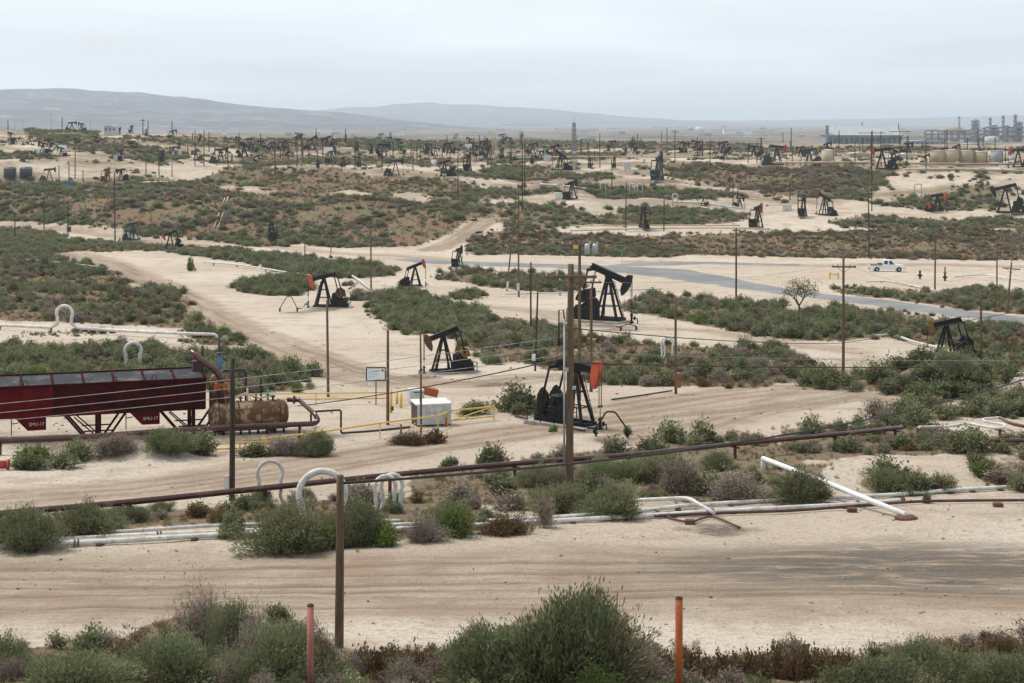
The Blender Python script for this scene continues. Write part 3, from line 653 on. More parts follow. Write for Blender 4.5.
def asphalt_mat():
    m, n, l, out = new_mat('sun_bleached_asphalt')
    geo = n.new('ShaderNodeNewGeometry'); pos = geo.outputs['Position']
    a = noise_node(n, l, 0.12, 5, 0.6, pos); b = noise_node(n, l, 6, 4, 0.7, pos)
    uv = n.new('ShaderNodeAttribute'); uv.attribute_name = 'edge'
    col = mixc(n, l, maprange(n, l, a.outputs[0], 0.4, 0.62, smooth=True), (0.165, 0.163, 0.16), (0.215, 0.21, 0.205))
    col = mixc(n, l, maprange(n, l, b.outputs[0], 0.55, 0.75, 0, 0.4), col, (0.14, 0.14, 0.145))
    dust = maprange(n, l, math_n(n, l, 'ADD', uv.outputs['Fac'], math_n(n, l, 'MULTIPLY', math_n(n, l, 'SUBTRACT', a.outputs[0], 0.5), 0.9)), 0.72, 1.05, 0, 0.95, True)
    col = mixc(n, l, dust, col, (0.46, 0.38, 0.29))
    p = n.new('ShaderNodeBsdfPrincipled'); l.new(col, p.inputs['Base Color']); p.inputs['Roughness'].default_value = 0.9
    p.inputs['Specular IOR Level'].default_value = 0.2
    l.new(p.outputs[0], out.inputs['Surface']); return m
M['asphalt'] = asphalt_mat()

def resample(poly, step):
    P = [Vector((a, b, 0)) for a, b in poly]
    # Catmull-Rom smoothing
    out = []
    for i in range(len(P) - 1):
        p0, p1, p2, p3 = P[max(i - 1, 0)], P[i], P[i + 1], P[min(i + 2, len(P) - 1)]
        k = max(2, int((p2 - p1).length / step))
        for j in range(k):
            t = j / k
            out.append(0.5 * ((2 * p1) + (p2 - p0) * t + (2 * p0 - 5 * p1 + 4 * p2 - p3) * t * t + (3 * p1 - p0 - 3 * p2 + p3) * t ** 3))
    out.append(P[-1]); return out
for ri, (pl, w) in enumerate(ASPH):
    cum = np.concatenate([[0], np.cumsum(np.hypot(*np.diff(pl, axis=0).T))])
    c = resample(pl, 3.0); vs = []; fs = []; ed = []; K = 9
    for i, p in enumerate(c):
        d = (c[min(i + 1, len(c) - 1)] - c[max(i - 1, 0)]).normalized(); s = Vector((-d.y, d.x, 0))
        for k in range(K):
            e = -1 + 2 * k / (K - 1)
            wv = float(np.interp(seg_dist(pl, np.array([p.x]), np.array([p.y]))[2][0], cum, w)) * (1 + 0.06 * math.sin(i * 0.9) * e)
            q = p + s * (e * wv / 2); h = gz(q.x, q.y)
            vs.append((q.x, q.y, h + (0.03 + ri * 0.012 if abs(e) < 0.99 else -0.12))); ed.append(abs(e))
    for i in range(len(c) - 1):
        for k in range(K - 1): fs.append((i * K + k, i * K + k + 1, (i + 1) * K + k + 1, (i + 1) * K + k))
    me = bpy.data.meshes.new('asphalt_road'); me.from_pydata(vs, [], fs); me.materials.append(M['asphalt'])
    a_ = me.attributes.new('edge', 'FLOAT', 'POINT'); a_.data.foreach_set('value', np.array(ed, np.float32))
    me.polygons.foreach_set('use_smooth', [True] * len(fs))
    o = bpy.data.objects.new('asphalt_road', me); COL.objects.link(o); tag(o, kind='structure')

# ------------------------------------------------------------------ far hills
def hills_mat():
    m, n, l, out = new_mat('dry_hills')
    geo = n.new('ShaderNodeNewGeometry'); pos = geo.outputs['Position']
    a = noise_node(n, l, 0.0022, 7, 0.66, pos); b = noise_node(n, l, 0.009, 6, 0.7, pos)
    col = mixc(n, l, maprange(n, l, a.outputs[0], 0.42, 0.62, smooth=True), (0.05, 0.052, 0.064), (0.105, 0.096, 0.103))  # bluish base tones put some of the haze blue into the colour
    col = mixc(n, l, maprange(n, l, b.outputs[0], 0.52, 0.66, 0, 0.9, True), col, (0.30, 0.25, 0.225))
    p = n.new('ShaderNodeBsdfDiffuse'); l.new(col, p.inputs['Color']); l.new(p.outputs[0], out.inputs['Surface']); return m
HM = hills_mat()
def hill(name, Y, prof, depth, seed):
    px = np.array([p[0] for p in prof], float); py = np.array([p[1] for p in prof], float)
    uu = np.linspace((px[0] - 512) / F, (px[-1] - 512) / F, 220); vv = np.linspace(-1, 1, 44)
    U, V = np.meshgrid(uu, vv, indexing='ij')
    y = Y + V * depth; x = U * Y
    top = (HOR - np.interp(512 + U * F, px, py)) / F * Y
    base = -30.0
    sh = np.clip(1 - np.abs(V + 0.25 * fbm(x, y, 900, 4, seed)), 0, 1) ** 0.8
    rid = 1 - np.abs(fbm(x * 1.6, y * 0.6, 700, 5, seed + 3))
    z = base - 12 + (top - base + 12) * sh * (0.90 + 0.13 * rid)
    z += fbm(x, y, 260, 4, seed + 9) * 9 * sh
    nv = uu.size * vv.size
    me = bpy.data.meshes.new(name); me.vertices.add(nv)
    me.vertices.foreach_set('co', np.stack([x, y, z + CZ], -1).ravel())
    i = np.arange(nv).reshape(uu.size, vv.size)
    q = np.stack([i[:-1, :-1], i[1:, :-1], i[1:, 1:], i[:-1, 1:]], -1).reshape(-1, 4)
    me.loops.add(q.size); me.loops.foreach_set('vertex_index', q.ravel())
    me.polygons.add(len(q)); me.polygons.foreach_set('loop_start', np.arange(len(q)) * 4)
    me.polygons.foreach_set('use_smooth', np.ones(len(q), bool)); me.update(calc_edges=True)
    me.materials.append(HM)
    o = bpy.data.objects.new(name, me); COL.objects.link(o); tag(o, kind='structure')
hill('hills', 8200, [(-500, 104), (-300, 93), (-150, 90), (0, 90), (60, 89), (128, 93), (200, 99), (256, 106), (330, 112), (390, 119), (450, 125), (520, 131)], 2100, 4)
hill('far_hills', 15500, [(200, 124), (260, 116), (310, 111), (360, 107), (430, 102.5), (480, 105), (560, 110), (620, 116), (680, 120), (760, 124), (830, 126)], 3200, 14)
hill('low_hills', 18000, [(560, 124), (640, 121), (760, 120), (880, 119), (960, 116.5), (1024, 115), (1150, 112), (1300, 112), (1450, 118)], 3000, 24)

def haze():
    m, n, l, out = new_mat('haze_air')
    v = n.new('ShaderNodeVolumePrincipled')
    v.inputs['Color'].default_value = (0.83, 0.92, 1.0, 1); v.inputs['Density'].default_value = HAZE_DENSITY
    v.inputs['Anisotropy'].default_value = 0.5
    l.new(v.outputs[0], out.inputs['Volume'])
    b = MB().box((0, 10400, 85), (60000, 25800, 2 * 85 + 60))
    o = b.build('haze', m); o.location = (0, 0, 0); tag(o, kind='stuff', label='thin pale haze over the whole field', cat='haze')
HAZE_DENSITY = 1.0e-4
# ------------------------------------------------------------------ shrubs
def leaf_cloud(seed, n, ll, lw, h=0.72, stems=60, lobes=5, up=0.35, core=0.15, upright=0.0, even=0.0):
    """leaves along twigs of a dome-shaped bush of unit diameter; returns (verts, quads, tone) arrays"""
    g = np.random.default_rng(seed)
    az = g.uniform(0, 2 * np.pi, stems); cn = max(3, lobes)
    ca = g.uniform(0, 2 * np.pi, cn); crr = g.uniform(0.05, 0.30, cn); crr[0] = 0.04
    cen = np.stack([crr * np.cos(ca), crr * np.sin(ca)], 1); csz = g.uniform(0.40, 0.72, cn); chh = g.uniform(0.55, 1.12, cn); chh[0] = 1.1
    if lobes > 12: crr = g.uniform(0.08, 0.36, cn); cen = np.stack([crr * np.cos(ca), crr * np.sin(ca)], 1); csz = g.uniform(0.42, 0.62, cn); chh = 1.05 - 1.1 * crr + g.uniform(-0.12, 0.08, cn)
    cid = g.integers(0, cn, stems); cdry = (g.uniform(0, 1, cn) < (0.07 if even else 0.14)) * g.uniform(0.5, 0.95, cn); ct = g.uniform(0.02, 1, stems) ** 0.8
    stn = np.sqrt(1 - ct ** 2)
    la = g.uniform(0, 2 * np.pi, lobes); lb = g.uniform(-0.22, 0.16, lobes)
    lump = np.ones(stems)
    for a, b in zip(la, lb): lump += b * np.exp(-((np.angle(np.exp(1j * (az - a)))) / 0.55) ** 2)
    lump *= g.uniform(0.72 + 0.14 * even, 1.12 - 0.09 * even, stems)
    tip = np.stack([0.5 * stn * np.cos(az) * lump * (1 - upright * 0.5), 0.5 * stn * np.sin(az) * lump * (1 - upright * 0.5), (h * ct ** 0.75 * lump + 0.05)], 1)
    tip[:, :2] = tip[:, :2] * csz[cid][:, None] + cen[cid]; tip[:, 2] = tip[:, 2] * chh[cid]
    if lobes > 12: tip[:, 2] = np.where(tip[:, 2] > 0.52, 0.52 + (tip[:, 2] - 0.52) * 0.4, tip[:, 2])
    base = np.stack([tip[:, 0] * 0.22, tip[:, 1] * 0.22, np.zeros(stems)], 1) + g.normal(0, 0.02, (stems, 3)) * [1, 1, 0]
    s = g.integers(0, stems, n); t = core + (1 - core) * g.uniform(0, 1, n) ** (0.38 if even else 0.5)
    p = base[s] + (tip[s] - base[s]) * np.stack([t ** 0.85, t ** 0.85, t ** 1.15], 1)
    p += g.normal(0, 0.022 if even else 0.035, (n, 3)) * (0.4 + t[:, None])
    p[:, 2] = np.maximum(p[:, 2], 0.005)
    d = (tip - base)[s]; d /= np.linalg.norm(d, axis=1)[:, None]
    d = (d * 1.0 + g.normal(0, 0.34, (n, 3)) + np.array([0, 0, up * 0.5])) if even else (d * np.array([0.9, 0.9, 0.5]) + g.normal(0, 0.5, (n, 3)) + np.array([0, 0, up * 0.5])); d /= np.linalg.norm(d, axis=1)[:, None]
    w = np.cross(d, g.normal(0, 0.6, (n, 3)) + np.array([0, 0, 0.9])); w /= np.linalg.norm(w, axis=1)[:, None] + 1e-9
    L = ll * g.uniform(0.6, 1.35, n)[:, None]; W = lw * g.uniform(0.6, 1.3, n)[:, None]
    v = np.stack([p - d * L * 0.5, p + w * W * 0.5, p + d * L * 0.5, p - w * W * 0.5], 1).reshape(-1, 3)
    q = np.arange(4 * n).reshape(n, 4)
    st = g.uniform(0, 1, stems); tone = np.clip(st[s] * 0.6 + g.uniform(0, 0.35, n) + g.uniform(-0.2, 0.25, cn)[cid][s], 0, 1)
    return v, q, (tone, np.clip(cdry[cid][s] + g.uniform(-0.15, 0.15, n), 0, 1)), base, tip

def np_mesh(name, v, q, tone, mat):
    me = bpy.data.meshes.new(name); me.vertices.add(len(v)); me.vertices.foreach_set('co', v.ravel())
    me.loops.add(q.size); me.loops.foreach_set('vertex_index', q.ravel())
    me.polygons.add(len(q)); me.polygons.foreach_set('loop_start', np.arange(len(q)) * q.shape[1])
    if tone is not None:
        if not isinstance(tone, tuple): tone = (tone, np.zeros(len(q)))
        for nm_, tv in zip(('tone', 'dryness'), tone):
            a = me.attributes.new(nm_, 'FLOAT', 'FACE'); a.data.foreach_set('value', tv.astype(np.float32))
    me.materials.append(M[mat]); me.update(calc_edges=True); return me

def twig_ribbons(base, tip, r, bend=0.06, seed=0):
    g = np.random.default_rng(seed); V, Q = [], []
    for b, t in zip(base, tip):
        side = np.cross(t - b, g.normal(0, 1, 3)); side /= np.linalg.norm(side) + 1e-9
        s2 = np.cross(t - b, side); s2 /= np.linalg.norm(s2) + 1e-9
        off = g.normal(0, bend, 3) * [1, 1, 0.3]
        ts = np.array([0, 0.35, 0.7, 1.0])
        c = b + (t - b) * np.stack([ts ** 0.85, ts ** 0.85, ts ** 1.15], 1) + np.outer(ts * (1 - ts) * 2, off)
        for sd in (side, s2):
            o = sum(len(x) for x in V); rr = (r * (1 - 0.75 * ts))[:, None]
            V.append(np.concatenate([c - sd * rr, c + sd * rr]))
            for k in range(3): Q.append((o + k, o + k + 1, o + 4 + k + 1, o + 4 + k))
    return np.concatenate(V), np.array(Q)

SH = {}     # kind -> lod -> list of (mesh, stem mesh or None)
def make_variants():
    spec = {   # kind: material, height, upright
        'green': ('leaf', 0.66, 0.0), 'fresh': ('leafgreen', 0.62, 0.3), 'dead': ('leafdead', 0.58, 0.0), 'weed': ('leafweed', 0.5, 0.5)}
    sd = 100
    for k, (mt, h, upr) in spec.items():
        SH[k] = {}
        for lod, (cnt, n, ll, lw, st) in {'big': (2 if k == 'green' else 0, 30000, 0.040, 0.0095, 1500), 'near': (3 if k == 'green' else 2, 16000 if k == 'green' else 14000, 0.046, 0.0125, 700), 'mid': (6, 1900, 0.09, 0.042, 170), 'far': (6, 360, 0.18, 0.09, 60)}.items():
            out = []
            for i in range(cnt):
                sd += 1
                if k == 'dead': n2, lw2, ll2 = int(n * 0.8), lw * 0.6, ll * 1.3
                elif k == 'weed': n2, lw2, ll2 = int(n * 0.55), lw * 1.15, ll
                else: n2, lw2, ll2 = n, lw, ll
                v, q, tone, base, tip = leaf_cloud(sd, n2, ll2, lw2, h * R.uniform(0.9, 1.12), st, up=0.35 + upr, even=1.0 if lod in ('near', 'big') and k == 'green' else 0.0, lobes=13 if lod == 'big' else 9 if lod == 'near' else 6)
                me = np_mesh(k + '_foliage', v, q, tone, mt)
                sm = None
                if lod in ('near', 'big'):
                    sel = np.arange(0, len(base), 5 if k == 'green' else 3)
                    V, Q = twig_ribbons(base[sel], tip[sel] * (0.9 if k == 'green' else 1.0), 0.0055, 0.05, sd); sm = np_mesh(k + '_stems', V, Q, None, 'stem')
                out.append((me, sm))
            SH[k][lod] = out
make_variants()
TUFT = []
for i in range(6):
    v, q, tone, base, tip = leaf_cloud(900 + i, 110, 0.34, 0.022, 0.62, 40, up=1.6, core=0.3)
    TUFT.append(np_mesh('grass_tuft', v, q, tone, ('leafgrass', 'leafgrass', 'leafweed', 'leafgrass', 'leafgreen', 'leafdead')[i]))

SHRUBS = []     # dict(x, y, d, kind, where, label, group)
def scatter():
    for p in PATCH:
        pl = p['poly']; x0, y0 = pl.min(0); x1, y1 = pl.max(0)
        sp = p['size'] * (0.80 if p['cover'] < 0.88 else 0.70)
        nx, ny = int((x1 - x0) / sp) + 1, int((y1 - y0) / sp) + 1
        ix, iy = np.meshgrid(np.arange(nx), np.arange(ny), indexing='ij')
        x = x0 + (ix + NR.uniform(0, 1, ix.shape)) * sp; y = y0 + (iy + NR.uniform(0, 1, ix.shape)) * sp
        x, y = x.ravel(), y.ravel()
        m = inpoly(pl, x + NR.normal(0, p['size'] * 0.5, x.shape), y + NR.normal(0, p['size'] * 0.6, x.shape))
        cl = fbm(x, y, p['size'] * 3.2, 2, 77) * 0.8 + fbm(x, y, p['size'] * 9, 2, 78) * 0.9
        pr = p['cover'] * np.clip(0.95 + 1.9 * cl, 0.04 + max(0, p['cover'] - 0.6) * 2.0, 1.12)
        if p['key'] == 'sprinkle': pr = p['cover'] * np.clip(0.3 + 3.0 * cl, 0.02, 3.0)
        m &= NR.uniform(0, 1, x.shape) < pr
        x, y, cl = x[m], y[m], -cl[m]
        for a, b, c in zip(x, y, cl):
            d = p['size'] * (0.38 + 0.95 * R.random() ** 1.3) * (1.0 - 0.45 * max(-0.8, min(0.8, c)))
            k = p['kind']; r = R.random()
            if k == 'mix': kind = 'dead' if r < p['dead'] else ('weed' if r < p['dead'] + p['dry'] * 0.22 else 'green')
            elif k == 'weed': kind = 'weed' if r < 0.62 else ('dead' if r < 0.62 + p['dead'] * 0.6 else 'green')
            else: kind = 'dead' if r < p['dead'] * 0.7 else ('fresh' if r > 0.95 else 'green')
            if kind == 'weed': d *= 0.8
            SHRUBS.append(dict(x=a, y=b, d=d, kind=kind, where=p['where'], key=p['key'], label=None))
HAND = [  # column, base row, width px, top row, kind, label
 (566, 690, 136, 574, 'green', 'largest grey-green saltbush, bottom centre, left of the rust-red stake'),
 (492, 690, 120, 612, 'green', 'saltbush against the left side of the largest saltbush in the foreground'),
 (604, 680, 74, 600, 'green', 'saltbush merging with the right side of the largest foreground saltbush'),
 (614, 676, 62, 622, 'dead', 'dry twiggy bush at the right side of the largest foreground saltbush'),
 (590, 698, 58, 664, 'fresh', 'small yellow-green bush at the bottom edge below the largest saltbush'),
 (640, 684, 70, 640, 'dead', 'dry brown bush just left of the rust-red stake'),
 (180, 690, 130, 628, 'green', 'broad saltbush at the bottom edge left of the pink stake'),
 (252, 676, 60, 610, 'dead', 'grey twiggy bush behind the saltbush left of the pink stake'),
 (150, 684, 70, 634, 'dead', 'grey twiggy bush among the saltbushes at lower left'),
 (98, 692, 56, 648, 'weed', 'brown weed clump at the bottom edge at lower left'),
 (238, 664, 70, 604, 'green', 'tall saltbush below the dirt road at lower left'),
 (205, 656, 62, 584, 'dead', 'bare dead bush poking up before the dirt road at lower left'),
 (72, 700, 110, 646, 'green', 'low saltbush at the bottom edge, second from the left corner'),
 (8, 676, 66, 634, 'green', 'round dark green saltbush in the lower left corner'),
 (128, 672, 70, 620, 'weed', 'brown-green weedy bush between saltbushes at lower left'),
 (282, 690, 110, 612, 'green', 'saltbush immediately left of the pink stake'),
 (326, 690, 60, 622, 'dead', 'pale dry bush between the pink stake and the thick wooden pole'),
 (872, 700, 120, 650, 'green', 'saltbush at the bottom edge, first right of the dark weeds'),
 (935, 694, 90, 648, 'green', 'saltbush at the bottom edge, second from the right corner'),
 (1000, 700, 110, 648, 'green', 'saltbush in the lower right corner'),
 (955, 664, 60, 634, 'weed', 'dark brown weed clump behind the saltbushes at lower right'),
 (1010, 660, 60, 628, 'weed', 'dark brown weed clump at the right edge below the road'),
 (28, 550, 70, 513, 'green', 'saltbush over the white pipes at the left edge'),
 (88, 536, 66, 500, 'green', 'saltbush under the left end of the long brown pipe'),
 (285, 552, 82, 508, 'green', 'large round saltbush hiding the left end of the white pipe bundle'),
 (322, 550, 34, 520, 'fresh', 'bright green clump between the large round saltbush and the thick pole'),
 (360, 545, 66, 500, 'green', 'saltbush just right of the thick foreground pole'),
 (388, 546, 36, 518, 'fresh', 'bright green clump right of the thick foreground pole'),
 (456, 538, 34, 506, 'fresh', 'brightest green tuft, in front of the white pipes in the middle'),
 (505, 534, 66, 508, 'weed', 'brown weed bush at the left end of the right-hand white pipes'),
 (425, 541, 50, 512, 'dead', 'grey dry bush left of the brightest green tuft'),
 (545, 528, 24, 490, 'dead', 'pinkish dry grass tuft beside the right-hand white pipes'),
 (612, 518, 62, 484, 'green', 'saltbush leaning over the white pipes right of the tall pole'),
 (560, 512, 60, 484, 'green', 'saltbush at the foot of the tall central pole'),
 (680, 492, 60, 456, 'dead', 'grey dry bush above the bend of the white pipes'),
 (740, 500, 80, 468, 'dead', 'wide grey dry bush left of the slanting white pipe'),
 (800, 502, 60, 472, 'green', 'saltbush under the slanting white pipe'),
 (110, 453, 58, 432, 'dead', 'pale purple-grey dry bush on the sand heap before the red unit'),
 (170, 453, 50, 431, 'green', 'olive saltbush before the rusty tank end of the red unit'),
 (200, 454, 44, 432, 'green', 'right half of the olive bush pair before the red unit'),
 (318, 456, 46, 430, 'green', 'saltbush right of the rusty tank by the yellow rail'),
 (284, 455, 50, 434, 'dead', 'grey dry bush below the rusty tank'),
 (252, 456, 40, 442, 'green', 'low bush behind the yellow rail below the rusty tank'),
 (33, 470, 42, 454, 'green', 'dark green bush near the red pipe end at the left edge'),
 (62, 468, 40, 452, 'green', 'dark green bush left of the sand heap'),
 (408, 444, 46, 426, 'weed', 'brown-green weed mat in front of the pale shed, left part'),
 (438, 443, 34, 424, 'weed', 'brown-green weed mat in front of the pale shed, right part'),
 (468, 414, 40, 400, 'green', 'saltbush behind the yellow gate right of the shed'),
 (886, 493, 50, 469, 'green', 'left one of three saltbushes on the sandy bank above the white pipes'),
 (912, 493, 44, 468, 'green', 'middle one of three saltbushes on the sandy bank above the white pipes'),
 (934, 491, 34, 472, 'green', 'right one of three saltbushes on the sandy bank above the white pipes'),
 (640, 480, 60, 458, 'green', 'saltbush under the brown pipe halfway between the tallest pole and its next stand'),
 (540, 486, 56, 464, 'green', 'saltbush touching the brown pipe left of the tallest pole'),
 (600, 478, 48, 456, 'green', 'saltbush behind the brown pipe just right of the tallest pole'),
 (130, 520, 46, 506, 'green', 'low saltbush under the brown pipe at left'),
 (1002, 482, 44, 460, 'dead', 'grey dry bush on the bank at the right edge'),
 (985, 478, 30, 456, 'fresh', 'bright green bush on the bank near the right edge'),
 (945, 490, 28, 470, 'dead', 'small grey bush right of the bank saltbushes'),
 (192, 271, 10, 256, 'fresh', 'small upright green plant alone on the left sand pad'),
 (627, 434, 14, 424, 'fresh', 'tiny green tuft on the sand by the nearest pumpjack pad'),
 (552, 432, 10, 424, 'fresh', 'tiny green tuft below the nearest pumpjack base'),
 (926, 503, 12, 492, 'fresh', 'tiny green tuft growing between the white pipes at right'),
]
for i, (a, b, c, d) in enumerate(((890, 393, 30, 378), (905, 388, 36, 371), (922, 397, 38, 381), (932, 381, 42, 361), (946, 395, 42, 377), (958, 376, 46, 355), (968, 397, 36, 382), (978, 385, 40, 366))):
    HAND.append((a, b, c, d, 'green', '%s saltbush from left on the crest of the bushy mound at right' % 'first second third fourth fifth sixth seventh eighth'.split()[i]))
for i in range(9): HAND.append((362 + i * 14, 676 + (i % 3) * 3, 30, 634 + (i * 7) % 9, 'weed', None))
for i in range(15): HAND.append((652 + i * 14, 678 + (i % 3) * 3, 30, 636 + (i * 5) % 11, 'weed', None))

def spread(nm, lab, co, pick, size, meshes, cat):
    """one object whose points carry instances of the given meshes"""
    vc = bpy.data.collections.new(nm + '_kinds')
    for i, me in enumerate(meshes): vc.objects.link(bpy.data.objects.new('%s_kind_%02d' % (nm, i), me))
    me = bpy.data.meshes.new(nm); n = len(co)
    me.vertices.add(n); me.vertices.foreach_set('co', np.asarray(co, np.float32).ravel())
    a = me.attributes.new('pick', 'INT', 'POINT'); a.data.foreach_set('value', np.asarray(pick, np.int32))
    a = me.attributes.new('turn', 'FLOAT', 'POINT'); a.data.foreach_set('value', NR.uniform(0, 6.28, n).astype(np.float32))
    a = me.attributes.new('size', 'FLOAT_VECTOR', 'POINT'); a.data.foreach_set('vector', np.asarray(size, np.float32).ravel())
    o = bpy.data.objects.new(nm, me); COL.objects.link(o); tag(o, lab, cat, kind='stuff')
    ng = bpy.data.node_groups.new(nm + '_spread', 'GeometryNodeTree')
    ng.interface.new_socket('Geometry', in_out='INPUT', socket_type='NodeSocketGeometry')
    ng.interface.new_socket('Geometry', in_out='OUTPUT', socket_type='NodeSocketGeometry')
    N, L = ng.nodes, ng.links
    gi, go = N.new('NodeGroupInput'), N.new('NodeGroupOutput')
    ci = N.new('GeometryNodeCollectionInfo'); ci.inputs[0].default_value = vc
    ci.inputs['Separate Children'].default_value = True; ci.inputs['Reset Children'].default_value = True
    ip = N.new('GeometryNodeInstanceOnPoints'); ip.inputs['Pick Instance'].default_value = True
    def na(name, typ):
        t = N.new('GeometryNodeInputNamedAttribute'); t.data_type = typ; t.inputs['Name'].default_value = name; return t.outputs[0]
    cx = N.new('ShaderNodeCombineXYZ'); L.new(na('turn', 'FLOAT'), cx.inputs[2])
    L.new(gi.outputs[0], ip.inputs['Points']); L.new(ci.outputs[0], ip.inputs['Instance'])
    L.new(na('pick', 'INT'), ip.inputs['Instance Index']); L.new(cx.outputs[0], ip.inputs['Rotation']); L.new(na('size', 'FLOAT_VECTOR'), ip.inputs['Scale'])
    L.new(ip.outputs[0], go.inputs[0])
    md = o.modifiers.new('spread', 'NODES'); md.node_group = ng
    return o

def finish_shrubs():
    scatter()
    keep = []
    hw = []
    for px, row_, w, top, kind, lab in HAND:
        p = G(px, row_) if row_ < 690 else G(px, row_)
        d = w * p.y / F; h = (row_ - top) * p.y / F
        keep.append(dict(x=p.x, y=p.y, d=d, h=h, kind=kind, where='', key='hand', label=lab, px=w))
        hw.append((p.x, p.y, d))
    hx = np.array([(a, b, c) for a, b, c in hw])
    pool = []; cq = np.array(CLEAR)
    for s in SHRUBS:
        dd = np.hypot(hx[:, 0] - s['x'], hx[:, 1] - s['y']) < 0.36 * (hx[:, 2])
        if dd.any(): continue
        if ((np.abs(s['x'] - cq[:, 0]) < cq[:, 2] + s['d'] * 0.45) & (np.abs(s['y'] - cq[:, 1]) < cq[:, 3] + s['d'] * 0.45)).any(): continue
        s['z'] = None; pool.append(s)
    xs = np.array([s['x'] for s in pool]); ys = np.array([s['y'] for s in pool])
    zs = terr(xs, ys)
    for s, z in zip(pool, zs):
        s['z'] = float(z); s['col'] = 512 + F * s['x'] / s['y']; s['row'] = HOR + F * (CZ - z) / s['y']; s['px'] = s['d'] * F / s['y']
    drop = set()
    for line in SIGHT:      # low bushes only in front of pipes that stay in view
        lx = [a for a, b in line]; lr = [b for a, b in line]
        for s in pool:
            if lx[0] <= s['col'] <= lx[-1]:
                r = np.interp(s['col'], lx, lr)
                if r + 1 < s['row'] < r + 60:
                    hh = s.get('h') or s['d'] * 0.6
                    mx = (s['row'] - r - 1.5) * s['y'] / F
                    if hh > mx:
                        if mx < 0.3 * hh or mx < 0.22: drop.add(id(s))
                        else: s['h'] = mx; s['d'] *= max(0.6, (mx / hh) ** 0.6)
    pool = [s for s in pool if id(s) not in drop]
    vis = [s for s in pool if -10 < s['col'] < 1034 and s['row'] - s['px'] * 0.4 < 683]
    vis.sort(key=lambda s: -s['px'])
    ind = vis[:300 - len(keep)]
    ids = set(id(s) for s in ind)
    rest = [s for s in pool if id(s) not in ids and (s['col'] > -250 and s['col'] < 1274)]
    desc = {'green': ('saltbush', 'grey-green saltbush', 'bush'), 'fresh': ('green_bush', 'fresh green bush', 'bush'),
            'dead': ('dry_bush', 'grey dry bush', 'bush'), 'weed': ('weed_clump', 'brown weed clump', 'weed')}
    cnt = {}
    for s in keep:
        if s['label'] is None:
            nm = 'dark seed-headed dock weed in the row ' + ('between the thick pole and the largest saltbush' if 512 + F * s['x'] / s['y'] < 500 else 'right of the rust-red stake')
            s['label'] = nm; s['group'] = nm.replace('weed in the row', 'weeds')
    for s in ind:
        a, b, c = desc[s['kind']]
        if s['key'] == 'front':
            col = s['col']
            wh = ('in the foreground left of the pink stake' if col < 305 else 'between the pink stake and the largest saltbush' if col < 470 else 'beside the largest saltbush' if col < 640 else 'right of the rust-red stake' if col < 860 else 'in the lower right corner')
        else: wh = s['where']
        big = {'green': 1.75, 'dead': 1.7, 'fresh': 1.5, 'weed': 1.3}[s['kind']]
        if s['key'] == 'pipes_left':
            wh = next(w for c, w in ((120, 'below the left end of the long brown pipe'), (250, 'behind the left part of the white pipe bundle'), (345, 'around the thick white loop'), (440, 'around the twin white loops'), (9999, 'right of the brightest green tuft')) if s['col'] < c)
        elif s['key'] == 'pipes_mid':
            wh = next(w for c, w in ((500, 'under the brown pipe left of the tallest pole'), (575, 'around the foot of the tallest pole'), (680, 'under the brown pipe right of the tallest pole'), (9999, 'left of the slanting white pipe')) if s['col'] < c)
        elif s['key'] == 'mound': wh = 'on the ' + ('left tail' if s['col'] < 880 else 'middle' if s['col'] < 935 else 'right shoulder') + ' of the bushy mound at right'
        s['label'] = ('larger ' if s['d'] > big else 'smaller ') + b + ' ' + wh
        s['group'] = b + 'es ' + wh if b.endswith('sh') else b + 's ' + wh
    same = {}
    for s in keep + ind: same.setdefault(s['label'], []).append(s)
    OW = 'first second third fourth fifth sixth seventh eighth ninth tenth eleventh twelfth thirteenth fourteenth fifteenth sixteenth seventeenth eighteenth nineteenth twentieth'.split()
    for lab, ls in same.items():
        if 1 < len(ls) <= 20:
            ls.sort(key=lambda s: s['x'] / s['y'])
            for i, s in enumerate(ls): s['label'] = OW[i] + ' ' + lab.replace('grey-green ', '').replace('saltbush ', 'saltbush from left ', 1).replace('bush ', 'bush from left ', 1 if 'dry bush' in lab or 'green bush' in lab else 0).replace('clump ', 'clump from left ', 1)
    for s in keep + ind:
        for a, b in ((' the row ', ' a row '), ('grey dry', 'dry'), (' in the middle', ''), (' of the ', ' of '), (' the ', ' ')):
            if len(s['label'].split()) > 16: s['label'] = s['label'].replace(a, b)
    for s in keep + ind:
        nm, _, cat = desc[s['kind']]
        lod = 'big' if s['px'] > 105 and s['kind'] == 'green' else 'near' if s['px'] > 44 else 'mid' if s['px'] > 11 else 'far'
        me, sm = R.choice(SH[s['kind']][lod])
        z = gz(s['x'], s['y'])
        h = s.get('h'); sx = s['d'] * 1.16
        sz = (h / 0.66 if h else s['d'] * R.uniform(0.8, 1.05))
        if sm is None:
            o = bpy.data.objects.new(nm, me); COL.objects.link(o)
        else:
            o = bpy.data.objects.new(nm, None); COL.objects.link(o)
            for nn, mm in (('foliage', me), ('stems', sm)):
                ch = bpy.data.objects.new(nn, mm); COL.objects.link(ch); ch.parent = o
        o.location = (s['x'], s['y'], z - 0.03); o.rotation_euler = (0, 0, R.uniform(0, 6.28)); o.scale = (sx, sx * R.uniform(0.9, 1.1), sz)
        tag(o, s['label'], cat, s.get('group'))
    # low dry grass between the bushes of the nearer patches
    gx, gy, gs = [], [], []
